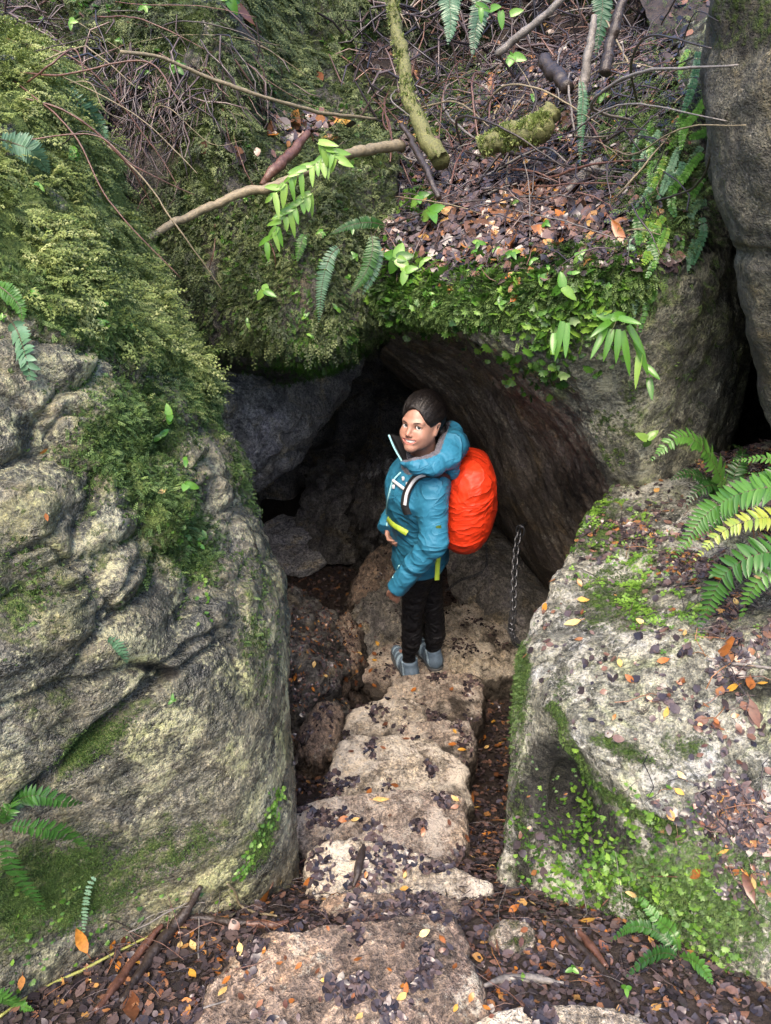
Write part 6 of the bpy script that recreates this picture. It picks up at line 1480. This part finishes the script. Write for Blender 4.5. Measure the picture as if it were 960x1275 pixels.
def body_sdf(p):
    q = toh(p); d = (np.linalg.norm(q, axis=1) - .115) * HS; nr_ = np.linalg.norm(q, axis=1) < .165
    d[nr_] = head_sdf(q[nr_]) * HS
    # only evaluate details near; the rest is one slim figure under the clothes
    nk0 = frh((0, -.02, -.06))
    d = smin(d, rcone(p, nk0, upper + A_(-.005, 0, .03), .052, .056), .02)
    b = rcone(p, hip, chest, .10, .105, (1, .70, 1)); b = smin(b, rcone(p, nsh + A_(0, .04, -.02), fsh + A_(0, -.04, -.02), .045, .045), .04)
    for (a1, e1, w1, hd, pn) in ((nsh, nel, nwr, nrm(nhd + A_(0, 0, -.25)), A_(.5, .7, .0)), (fsh, fel, fwr, nrm(fhd + A_(.25, 0, -.35)), A_(.5, -.6, -.1))):
        b = smin(b, rcone(p, a1, e1, .042, .034), .02); b = smin(b, rcone(p, e1, w1, .034, .022), .015)
        nr_ = np.linalg.norm(p - w1, axis=1) < .24
        b[nr_] = smin(b[nr_], hand_sdf(p[nr_], w1, hd, pn), .008)
    for (h1, k1, a1, dr) in ((nhip, nkn, nan, ndir), (fhip, fkn, fan_, fdir)):
        b = smin(b, rcone(p, h1, k1, .054, .032), .03); b = smin(b, rcone(p, k1, a1, .031, .022), .02)
        b = smin(b, rcone(p, a1 + A_(0, 0, -.03), a1 + dr * .12 + A_(0, 0, -.045), .022, .014), .015)
    return smin(d, b, .012)
hb = .0026
def grade_ax(lo, hi, f0, f1, fine, coarse):
    return np.concatenate([np.arange(lo, f0, coarse), np.arange(f0, f1, fine), np.arange(f1, hi + coarse, coarse)])
ax = [grade_ax(-.09, .36, HC[0] - .10, HC[0] + .11, .0032, .008), grade_ax(2.44, 3.2, HC[1] - .135, HC[1] + .11, .0030, .009), grade_ax(-1.24, HC[2] + .16, HC[2] - .14, HC[2] + .10, .0028, .0085)]
V, F = surfnets(ax, body_sdf)
V = relax(V, F, 1, .35)
q = toh(V); q2_ = np.where(q[:, 2] < -.02, -.02 + (q[:, 2] + .02) * 1.12, q[:, 2]); zz = q2_ - 8.0 * q[:, 0] ** 2
lips = np.clip((1.12 - np.sqrt((q[:, 0] / .0325) ** 2 + ((zz + .067) / .0138) ** 2)) * 5, 0, .75) * (q[:, 1] > .06)
blush = .18 * np.exp(-(((np.abs(q[:, 0]) - .038) / .016) ** 2 + ((q[:, 2] + .036) / .018) ** 2)) * (q[:, 1] > .02) + .4 * np.exp(-((q - A_(0, .107, -.036)) ** 2).sum(1) / .013 ** 2)
mk('body', V, F, M['skin'], person, attrs={'lips': lips, 'blush': np.clip(blush, 0, 1)})
# eyes
def sphere(c, r, n=20, m=14):
    a = np.linspace(0, 2 * np.pi, n, endpoint=False); b = np.linspace(0, np.pi, m)
    V = np.array([(math.sin(t) * math.cos(s), math.sin(t) * math.sin(s), math.cos(t)) for t in b for s in a])
    F = [(k * n + j, (k + 1) * n + j, (k + 1) * n + (j + 1) % n, k * n + (j + 1) % n) for k in range(m - 1) for j in range(n)]
    return V * r + np.asarray(c), np.array(F), V
camh = toh(CAM[None])[0]
for s in (-1, 1):
    c = A_(s * .031, .0660, -.001); look = nrm(camh - c)
    Bz = look; Bx = nrm(np.cross(A_(0, 0, 1), Bz)); By = np.cross(Bz, Bx)
    Vl, Fl, Un = sphere((0, 0, 0), .0138, 24, 28)
    Vh = Vl @ np.stack([Bx, By, Bz]) + c
    zc = Un[Fl].mean(1)[:, 2]; mi = np.where(zc > .955, 2, np.where(zc > .86, 1, 0))
    mk('eye', frh(Vh), Fl, [M['eye_white'], M['iris'], M['pupil']], person, midx=mi)
    Cb = crv([(s * .014, .0885, .0150), (s * .028, .0870, .0195), (s * .042, .0765, .0185), (s * .050, .0655, .0125)], 12)
    mb = MB(); addtube(mb, frh(Cb), np.interp(np.linspace(0, 1, 12), [0, .3, 1], [.0014, .0020, .0008]) * HS, 0, .5, 6); mb.build('eyebrow', [M['brow']], person)
    Cl = crv([(s * .0140, .0785, .000), (s * .022, .0815, .0058), (s * .032, .0825, .0075), (s * .042, .0775, .0050), (s * .0490, .067, .000)], 12)
    mb = MB(); addtube(mb, frh(Cl), np.full(12, .0012), 0, .5, 5); mb.build('eyelashes', [M['brow']], person)
tv = []; tf = []
us = np.linspace(-1, 1, 17); vs = np.linspace(-1, 1, 5)
for v_ in vs:
    for u_ in us:
        x = u_ * .0315; tv.append((x, .0866 - 13 * x * x - .0015 * abs(v_), -.02 + (-.0650 + v_ * .0064 + 8.0 * x * x + .02) / 1.12))
mk('teeth', frh(np.array(tv)), grid_faces(5, 17), [M['teeth']], person)
# hair
def hair_sdf(p):
    q = toh(p)
    d = ell(q, (0, -.026, .040), (.0865, .1060, .1010))
    d = np.maximum(d, -ell(q, (0, .125, -.032), (.0790, .107, .1210)))
    d = np.maximum(d, -(q[:, 2] + .052 - .25 * (q[:, 1] + .05)))
    for s in (-1, 1): d = smax(d, -ell(q, (s * .082, .006, -.026), (.022, .026, .038)), .008)
    d = smin(d, ell(q, (0, -.112, .012), (.034, .030, .034)), .02)                    # gathered tail
    d = smin(d, rcone(q, (.02, -.118, .0), (.062, -.098, -.055), .028, .022), .015); d = smin(d, rcone(q, (.062, -.098, -.055), (.085, -.070, -.115), .021, .009), .012)
    return d * HS
hc = frh((0.01, -.03, -.02))
V, F = surfnets(axes(hc - .19, hc + .19, .0042), hair_sdf)
N = vnormals(V, F); q = toh(V)
V = V + N * (.0022 * fbm(q * A_(1, .15, 1), 150, 2, 501) + .005 * fbm(q * A_(1, .4, 1), 24, 3, 502))[:, None]
hair = mk('hair', V, F, M['hair'], person)
mb = MB()
def hair_r(d):      # distance from the head centre to the hair surface in direction d
    t = np.linspace(.06, .16, 60)[:, None]; s_ = ell(t * d, (0, -.026, .040), (.0865, .1060, .1010)); return float(t[np.argmax(s_ > 0), 0])
for k in range(420):   # combed back from the hairline to the tail
    az = random.uniform(-2.0, 2.0); el0 = random.uniform(.25, 1.2)
    c = []
    tail = nrm(A_(0, -.98, .12)); st_ = nrm(A_(math.sin(az) * math.cos(el0), math.cos(az) * math.cos(el0), math.sin(el0)))
    lo_ = random.uniform(0, .5); hi_ = lo_ + random.uniform(.2, .5); rz = random.uniform(.0, .0035)
    for f in np.linspace(lo_, min(hi_, 1), 7):
        dv_ = nrm(st_ * (1 - f) + tail * f + A_(0, 0, .25 * math.sin(f * 3)) * .5); c.append(dv_ * (hair_r(dv_) + rz * math.sin(f * 3.1)))
    c = np.array(c)
    if (ell(c, (0, .125, -.032), (.0790, .107, .1210)) < .004).any(): continue
    addtube(mb, frh(c), .0009, 0, .5, 3, cap=False)
for k in range(60):    # loose ends of the tail
    a0 = A_(random.uniform(.0, .05), -.118 + random.uniform(-.02, .01), random.uniform(-.03, .02))
    c = [a0, a0 + A_(.02 + random.uniform(-.015, .02), .0, -.05), a0 + A_(.035 + random.uniform(-.025, .03), .03 + random.uniform(-.02, .02), -.12), a0 + A_(.05 + random.uniform(-.03, .02), .05, -.15 + random.uniform(-.02, .03))]
    addtube(mb, frh(crv(c, 9)), .0011, 0, .5, 3, cap=False)
mb.build('strands', [M['hair']], hair)

# jacket
def jacket_sdf(p):
    d = rcone(p, hip + A_(0, 0, -.06), waist, .136, .122, (1, .72, 1)); d = smin(d, rcone(p, waist, chest, .121, .134, (1, .72, 1)), .03)
    d = smin(d, rcone(p, chest, upper, .135, .095, (1, .72, 1)), .04)
    d = smin(d, ell(p, chest + A_(-.075, .02, -.07), (.075, .125, .13)), .05)
    d = smin(d, rcone(p, nsh + A_(0, .05, .0), fsh + A_(0, -.05, .0), .072, .07), .05)
    d = np.maximum(d, -(p[:, 2] + .445 - .10 * (p[:, 0] - .16) + .06 * (p[:, 1] - 2.86)))
    arm = smin(rcone(p, nsh, nel, .070, .058), rcone(p, nel, nwr + nhd * .055, .058, .043), .025)
    arm = np.maximum(arm, (p - (nwr + nhd * .034)) @ nhd)
    d = smin(d, arm, .022)
    arm = smin(rcone(p, fsh, fel, .070, .062), rcone(p, fel, fwr + fhd * .05, .060, .044), .02); arm = np.maximum(arm, (p - (fwr + fhd * .06)) @ fhd)
    return smin(d, arm, .02)
def CR(V, sc, sd):
    """sharp cloth creases: ridges where a warped noise changes sign"""
    W = V + .05 * np.stack([fbm(V, 6, 2, sd + 50 + j) for j in range(3)], 1)
    return 1 - np.clip(np.abs(fbm(W, sc, 2, sd)) * 3.2, 0, 1) ** .6
V, F = surfnets(axes((-.13, 2.42, -.60), (.34, 3.12, .20), .0055), jacket_sdf)
V = relax(V, F, 1, .4); N = vnormals(V, F)
def armcoord(V, a, b):
    ba = b - a; t = (V - a) @ ba / (ba @ ba); r = np.linalg.norm(V - a - t[:, None] * ba, axis=1); return t, r
t1, ra = armcoord(V, nsh, nel); t2, rb = armcoord(V, nel, nwr)
w1 = sstep(.10, .07, ra) * sstep(-.1, .3, t1) * sstep(1.3, .9, t1); w2 = sstep(.10, .07, rb) * sstep(-.2, .1, t2) * sstep(1.2, 1.0, t2)
wr_ = .0022 * w2 * np.sin(t2 * 26 + 3.5 * fbm(V, 9, 2, 511)) * sstep(1.1, .3, np.abs(t2 - .1)) + .0012 * w1 * np.sin(t1 * 17 + 4 * fbm(V, 8, 2, 512)) * sstep(.2, .9, t1)
V = V + N * (wr_ + CR(V, 5, 513) * .0055 + CR(V * A_(1, 1, 1.4), 12, 514) * .0022 - .003 + .004 * fbm(V, 4, 2, 515))[:, None]
C_ = V[F].mean(1)
far = ((C_[:, 1] > 2.98) | ((C_[:, 0] < .03) & (C_[:, 1] > 2.86) & (C_[:, 2] < -.2))).astype(int)
jacket = mk('jacket', V, F, [M['teal'], M['teal_dark']], person, midx=far * 0)
def surf_pt(px, py, sdf, lift=0.003, y0=2.2, y1=3.2):
    d = ray(px, py); ts = np.linspace(y0, y1, 600) / d[1]; p = CAM + ts[:, None] * d
    s = sdf(p); i = np.argmax(s < 0.0) if (s < 0).any() else int(np.argmin(s))
    return p[i] - d * lift
def ribbon(pts, w, up, th=.0015):
    C = crv(pts, 24); t = nrm(np.gradient(C, axis=0)); s = nrm(np.cross(t, np.asarray(up, float))); n = np.cross(s, t)
    V = np.concatenate([C - s * w + n * th, C + s * w + n * th, C + s * w - n * th, C - s * w - n * th]); F = []
    for k in range(23):
        for j in range(4): F.append((j * 24 + k, j * 24 + k + 1, ((j + 1) % 4) * 24 + k + 1, ((j + 1) % 4) * 24 + k))
    return V, np.array(F)
mb = MB(); zl = [surf_pt(px, py, jacket_sdf, .006) for px, py in ((499, 588), (489, 600), (483, 622), (481, 640), (482, 655))]
addtube(mb, crv(zl, 24), .0042, 0, .5, 6); mb.build('front_zip', [M['mint']], jacket)
mb = MB(); addtube(mb, crv([surf_pt(px, py, jacket_sdf, .010) for px, py in ((489, 719), (493, 712), (497, 704))], 8), .0032, 0, .5, 6); mb.build('cuff_zip', [M['mint']], jacket)
# collar and hood
nb = frh((0, -.01, -.115))
def ringpt(a, rx, ry, dz):   # angle 0 = front of the torso (-x), positive towards the far side
    return A_(.165, 2.775, .125) + A_(-math.cos(a) * rx, math.sin(a) * ry, dz)
def collar_sheet(a0, a1, rx0, ry0, z0, rx1, ry1, z1, n=40, m=8, th=.004, lean=None, rag=.0):
    aa = np.linspace(a0, a1, n); V = []
    for k in range(m):
        f = k / (m - 1)
        for a in aa:
            e = z1(a) if callable(z1) else z1
            p = ringpt(a, rx0 + (rx1 - rx0) * f, ry0 + (ry1 - ry0) * f, z0 + (e - z0) * f); V.append(p + (A_(0, 0, 0) if lean is None else lean * f))
    V = np.array(V); V = V + .010 * np.stack([fbm(V, 18, 3, 521 + j) for j in range(3)], 1) * (1 + rag)
    G = V.reshape(m, n, 3); N = grid_normals(G).reshape(-1, 3)
    VV = np.concatenate([V, V + N * th]); Fg = grid_faces(m, n); k = m * n
    idx = np.arange(k).reshape(m, n); lp = np.concatenate([idx[0, :-1], idx[:-1, -1], idx[-1, :0:-1], idx[:0:-1, 0]])
    S = np.stack([lp, np.roll(lp, -1), np.roll(lp, -1) + k, lp + k], 1)
    return VV, np.concatenate([Fg, Fg[:, ::-1] + k, S])
V, F = collar_sheet(-2.9, 2.9, .10, .115, -.04, .085, .10, .055); mk('collar', V, F, [M['lining']], jacket)
# the stiff open collar wing sticking up at the front left, mint zip along its edge
E0 = P(501, 575, 2.68); E1 = P(484, 541, 2.71); E2 = P(507, 548, 2.82); E3 = P(515, 578, 2.76)
wv = []; 
for f in np.linspace(0, 1, 8):
    for g in np.linspace(0, 1, 8):
        p = (E0 * (1 - f) + E1 * f) * (1 - g) + (E3 * (1 - f) + E2 * f) * g; wv.append(p + A_(0, 0, .012 * math.sin(f * 3) * math.sin(g * 3)))
wv = np.array(wv); kq = 64; Fg = grid_faces(8, 8); idx = np.arange(64).reshape(8, 8); lp = np.concatenate([idx[0, :-1], idx[:-1, -1], idx[-1, :0:-1], idx[:0:-1, 0]])
VV = np.concatenate([wv, wv + A_(.004, .006, 0)]); S_ = np.stack([lp, np.roll(lp, -1), np.roll(lp, -1) + 64, lp + 64], 1)
wing = mk('collar_wing', VV, np.concatenate([Fg, Fg[:, ::-1] + 64, S_]), [M['black_cloth']], jacket)
mb = MB(); addtube(mb, crv([E0 + A_(0, -.004, 0), (E0 + E1) / 2 + A_(-.004, -.004, .0), E1 + A_(0, -.004, 0)], 12), .0042, 0, .5, 6); mb.build('collar_zip', [M['mint']], jacket)
# hood: a bunched roll of cloth from the near collar round behind the neck
hp = [P(502, 577, 2.61), P(519, 581, 2.58), P(539, 579, 2.60), P(557, 569, 2.66), P(566, 554, 2.74), P(562, 540, 2.83), P(548, 536, 2.90)]
hr = [.014, .026, .038, .047, .050, .044, .03]
def hood_sdf(p):
    d = np.full(len(p), 9.)
    for k in range(6): d = smin(d, rcone(p, hp[k], hp[k + 1], hr[k], hr[k + 1]), .03)
    d = smin(d, rcone(p, P(556, 556, 2.72), P(564, 588, 2.70), .032, .03), .04)
    d = smax(d, -(np.linalg.norm((p - frh((0, .02, -.055))) * A_(1, 1, .8), axis=1) - .078), .010)
    return d
V, F = surfnets(axes((.0, 2.42, .0), (.42, 3.08, .36), .0055), hood_sdf)
N = vnormals(V, F)
V = V + N * (.007 * CR(V * A_(1, 1, .8), 7, 531) - .004 + .003 * CR(V, 16, 532))[:, None]
hq, _ = pix(V[F].mean(1)); hn_ = N[F].mean(1); tohead = nrm(frh((0, 0, -.06)) - V[F].mean(1))
inside = ((hn_ * tohead).sum(1) + .25 * fbm(V[F].mean(1), 12, 2, 533) > -.12) & (hq[:, 0] < 549 - .35 * (hq[:, 1] - 560))
mk('hood', V, F, [M['teal'], M['lining']], jacket, midx=inside.astype(int))
# leggings
def leg_sdf(p):
    d = rcone(p, nhip + A_(0, 0, .03), fhip + A_(0, 0, .03), .095, .09)
    for (h1, k1, a1) in ((nhip, nkn, nan), (fhip, fkn, fan_)):
        cf = k1 * .62 + a1 * .38 + A_(.012, -.012, 0)
        d = smin(d, rcone(p, h1, k1, .076, .046), .03); d = smin(d, rcone(p, k1, a1, .044, .032), .02); d = smin(d, ell(p, cf, (.045, .045, .09)), .03)
    return np.maximum(d, -(p[:, 2] - (zfoot + .062)))
V, F = surfnets(axes((.0, 2.66, -1.14), (.36, 3.1, -.36), .0065), leg_sdf)
V = relax(V, F, 1, .4); N = vnormals(V, F)
V = V + N * (.0035 * np.sin(V[:, 2] * 120 + 5 * fbm(V, 10, 2, 541)) * sstep(-.85, -1.0, V[:, 2]) + .005 * fbm(V * A_(1, 1, 2.5), 14, 3, 542, True) - .002)[:, None]
mk('leggings', V, F, [M['legging']], person)
for (a1, dr) in ((nan, ndir), (fan_, fdir)):
    base = A_(a1[0], a1[1], zfoot); sd = np.cross(dr, A_(0, 0, 1))
    loc = lambda f, u, h: base + dr * f + sd * u + A_(0, 0, h)
    def shoe_sdf(p):
        d = rcone(p, loc(-.035, 0, .042), loc(.06, 0, .040), .040, .042); d = smin(d, rcone(p, loc(.06, 0, .038), loc(.165, -.004, .030), .043, .030), .02)
        d = smin(d, rcone(p, loc(-.02, 0, .05), loc(.0, 0, .115), .042, .046), .025)
        d = np.maximum(d, (p[:, 2] - (zfoot + .115)))
        return smax(d, -(p[:, 2] - zfoot - .012), .006)
    V, F = surfnets(axes(base + A_(-.22, -.22, -.01), base + A_(.22, .24, .14), .0055), shoe_sdf)
    N = vnormals(V, F); V = V + N * (.0025 * fbm(V, 40, 2, 551))[:, None]
    cz = V[F].mean(1); band = (np.abs(((cz - base) @ dr) - .03 - .5 * (cz[:, 2] - zfoot)) % .045 < .012) | (cz[:, 2] < zfoot + .026)
    shoe = mk('shoe', V, F, [M['shoe'], M['shoe_trim']], person, midx=band.astype(int))
    def sole_sdf(p):
        q = p.copy(); q[:, 2] = np.clip(q[:, 2], zfoot - .05, zfoot + .03)
        d = rcone(p * A_(1, 1, 0), loc(-.035, 0, 0) * A_(1, 1, 0), loc(.165, -.004, 0) * A_(1, 1, 0), .045, .034)
        d = smin(d, rcone(p * A_(1, 1, 0), loc(.08, 0, 0) * A_(1, 1, 0), loc(.12, 0, 0) * A_(1, 1, 0), .049, .046), .02)
        return np.maximum(d, np.abs(p[:, 2] - (zfoot + .008)) - .014)
    V, F = surfnets(axes(base + A_(-.22, -.22, -.03), base + A_(.22, .24, .05), .0055), sole_sdf)
    mk('sole', V, F, [M['sole']], shoe)
    mb = MB()
    for k in range(4):
        f = .035 + .022 * k; h = .092 - .012 * k
        addtube(mb, crv([loc(f, -.022, h - .010), loc(f + .008, 0, h), loc(f, .022, h - .010)], 8), .0025, 0, .5, 5)
    mb.build('laces', [M['shoe_trim']], shoe)

# backpack under its rain cover
pc = A_(.350, 2.79, -.075)
pack = empty('backpack', (pc[0], pc[1], pc[2] - .27), 'backpack in an orange-red rain cover worn by the person in the teal jacket', 'backpack')
ta = math.radians(8); Rp = np.array([[math.cos(ta), 0, -math.sin(ta)], [0, 1, 0], [math.sin(ta), 0, math.cos(ta)]])
def pack_sdf(p):
    d = rbox(p, pc, (.092, .150, .210), .09, Rp)
    d = smin(d, ell(p, pc + A_(.018, 0, -.03), (.112, .165, .20)), .06)
    return d
V, F = surfnets(axes(pc - A_(.16, .21, .31), pc + A_(.17, .21, .31), .0058), pack_sdf)
V = relax(V, F, 1, .4); N = vnormals(V, F)
gath = pc + A_(-.12, -.14, -.16); dv = V - gath; rr_ = np.linalg.norm(dv, axis=1); th_ = np.arctan2(dv[:, 2], dv[:, 0]); ph_ = np.arctan2(dv[:, 1], np.hypot(dv[:, 0], dv[:, 2]))
fold = fbm(np.stack([th_ * 3.2, ph_ * 1.2, rr_ * 2.0], 1), 1.6, 3, 561, True)
V = V + N * ((.010 * (1 - np.clip(np.abs(fold) * 1.5, 0, 1)) + .010 * fold) * sstep(.5, .08, rr_) + .006 * CR(V * A_(1, 1, .7), 6, 562) - .005 + .0025 * CR(V, 14, 563))[:, None]
mk('rain_cover', V, F, [M['red_cover']], pack)
mb = MB()
sp_ = [surf_pt(px, py, jacket_sdf, .014) for px, py in ((563, 600), (548, 591), (530, 590), (517, 596), (507, 612), (504, 628), (508, 640))]
V, F = ribbon(sp_, .016, A_(-.3, -.8, .5), .006); mb.add(V, F); mb.build('shoulder_strap', [M['black_web']], pack)
mb = MB(); V, F = ribbon([q + A_(0, -.009, .002) for q in sp_[2:6]], .006, A_(-.3, -.8, .5), .003); mb.add(V, F); mb.build('strap_piping', [M['white_plastic']], pack)
hb_ = [surf_pt(px, py, jacket_sdf, .014) for px, py in ((483, 645), (489, 652), (498, 658), (507, 664))]
mb = MB(); V, F = ribbon(hb_, .013, A_(-.3, -.8, .5), .003); mb.add(V, F); mb.build('hip_belt', [M['lime']], pack)
mb = MB(); q0 = surf_pt(546, 655, jacket_sdf, .01); V, F = ribbon([q0, P(546, 680, 2.60), P(545, 700, 2.60), P(544, 722, 2.60)], .0105, A_(.1, -1, 0), .002); mb.add(V, F); mb.build('dangling_strap', [M['lime']], pack)
mb = MB(); V, F = ribbon([surf_pt(px, py, jacket_sdf, .016) for px, py in ((489, 598), (497, 604), (505, 610))], .006, A_(-.3, -.8, .5), .003); mb.add(V, F); mb.build('chest_strap', [M['white_plastic']], pack)
for (px, py) in ((502, 596), (507, 603), (490, 606)):
    c0 = surf_pt(px, py, jacket_sdf, .011); V, F = surfnets(axes(c0 - .02, c0 + .02, .004), lambda p: rbox(p, c0, (.007, .005, .009), .003)); mk('buckle', V, F, [M['white_plastic']], pack)
# ------------------------------------------------------------------ the hanging chain
M['steel'] = plain('galvanised_steel', (.10, .105, .115), .36, metal=.8, var=.5, scale=120)
def torus_link(c, ax, side, L, W, r, n=20, m=7):
    """oval link: long axis ax, width along side"""
    nrm_ = np.cross(ax, side); V = []; F = []
    for k in range(n):
        a = 2 * math.pi * k / n; ca, sa = math.cos(a), math.sin(a)
        q = (L - W) * (1 if ca > 0 else -1) * (0 if abs(ca) < 1e-6 else 1)
        ctr = ax * (ca * W + q) + side * sa * W
        out = ax * ca + side * sa
        for j in range(m):
            b = 2 * math.pi * j / m
            V.append(c + ctr + (out * math.cos(b) + nrm_ * math.sin(b)) * r)
    for k in range(n):
        for j in range(m):
            F.append((k * m + j, k * m + (j + 1) % m, ((k + 1) % n) * m + (j + 1) % m, ((k + 1) % n) * m + j))
    return np.array(V), np.array(F)
pts = crv(PY((648,658,2.98),(643,680,2.92),(640,720,2.80),(639,760,2.65),(637,785,2.5),(644,801,2.3),(660,806,2.02)), 200)
sl_ = np.r_[0, np.cumsum(np.linalg.norm(np.diff(pts, axis=0), axis=1))]
ch = empty('chain', pts[0], 'steel chain hanging from a bolt in the leaning slab down to the pale boulder', 'chain')
mb = MB(); pitch = .0265; c_L, c_W, c_R = .0215, .0135, .0047; k = 0
for s in np.arange(.03, sl_[-1], pitch):
    i = min(int(np.searchsorted(sl_, s)), 198); c = pts[i]; ax = nrm(pts[i + 1] - pts[i]); sd = nrm(np.cross(ax, [.6, -.8, 0])); 
    if k % 2: sd = np.cross(ax, sd)
    V, F = torus_link(c, ax, sd, c_L, c_W, c_R); mb.add(V, F); k += 1
mb.build('chain_links', [M['steel']], ch)
mb = MB(); V, F = torus_link(pts[0] + np.array([0, 0, -.012]), np.array([0, 0, 1.]), np.array([.85, -.5, 0]), .028, .020, .005); mb.add(V, F); mb.build('shackle', [M['steel']], ch)
mb = MB(); p, n, _ = hit(652, 655); addtube(mb, [p - n * .03, pts[0] + np.array([0, 0, .012])], [.006, .006], 0, .5, 8)
V, F = torus_link(pts[0] + np.array([0, 0, .01]), nrm(np.array([.3, -.2, .9])), np.array([.2, .9, 0]), .014, .014, .004); mb.add(V, F)
mb.build('anchor_bolt', [M['steel']], ch)
c_L, c_W, c_R, pitch = .012, .0075, .0022, .0145
p3 = crv(PY((598,640,3.9),(603,665,3.85),(606,690,3.7),(604,708,3.62),(592,716,3.6),(574,722,3.58),(556,735,3.5)), 160)
sl3 = np.r_[0, np.cumsum(np.linalg.norm(np.diff(p3, axis=0), axis=1))]
mb = MB(); k = 0
for s in np.arange(.0, sl3[-1], pitch):
    i = min(int(np.searchsorted(sl3, s)), 158); ax = nrm(p3[i + 1] - p3[i]); sd = nrm(np.cross(ax, [.6, -.8, 0]))
    if k % 2: sd = np.cross(ax, sd)
    V, F = torus_link(p3[i], ax, sd, c_L, c_W, c_R); mb.add(V, F); k += 1
mb.build('chain', [M['steel']], label='dark second chain drooping behind the red backpack in the shade', cat='chain')
# ------------------------------------------------------------------ camera, light
cam = bpy.data.cameras.new('camera'); co = bpy.data.objects.new('camera', cam); COL.objects.link(co)
cam.sensor_fit = 'VERTICAL'; cam.sensor_height = 24; cam.lens = 12 / math.tan(VFOV / 2); cam.clip_end = 400; cam.clip_start = .02
co.location = CAM; co.rotation_euler = (math.pi / 2 - PITCH, 0, 0)
SC.camera = co
EL, AZ = math.radians(62), math.radians(200)      # sun high behind the camera, a little to the left
w = bpy.data.worlds.new('World'); SC.world = w; w.use_nodes = True
nt = w.node_tree; nt.nodes.clear()
sk = nt.nodes.new('ShaderNodeTexSky'); sk.sky_type = 'NISHITA'; sk.sun_disc = False; sk.sun_elevation = EL; sk.sun_rotation = AZ
sk.air_density = 1.2; sk.dust_density = 6.0; sk.ozone_density = 1.0
hs = nt.nodes.new('ShaderNodeHueSaturation'); hs.inputs['Saturation'].default_value = 1.5
bg = nt.nodes.new('ShaderNodeBackground'); bg.inputs[1].default_value = .15
ow = nt.nodes.new('ShaderNodeOutputWorld')
nt.links.new(sk.outputs[0], hs.inputs['Color']); nt.links.new(hs.outputs[0], bg.inputs[0]); nt.links.new(bg.outputs[0], ow.inputs[0])
sl = bpy.data.lights.new('sun', 'SUN'); sl.energy = .8; sl.angle = math.radians(35); sl.color = (1, .99, .97)
so = bpy.data.objects.new('sun', sl); COL.objects.link(so)
sdir = Vector((math.sin(AZ) * math.cos(EL), math.cos(AZ) * math.cos(EL), math.sin(EL)))
so.rotation_euler = sdir.to_track_quat('Z', 'Y').to_euler(); so.location = (0, -2, 6)
SC.view_settings.view_transform = 'Standard'; SC.view_settings.look = 'None'; SC.view_settings.gamma = 1; SC.view_settings.use_curve_mapping = False
SC.view_settings.exposure = 1.8
SC.cycles.use_denoising = True
SC.cycles.max_bounces = 8; SC.cycles.diffuse_bounces = 6; SC.cycles.glossy_bounces = 2; SC.cycles.transmission_bounces = 2; SC.cycles.transparent_max_bounces = 4
SC.cycles.caustics_reflective = False; SC.cycles.caustics_refractive = False
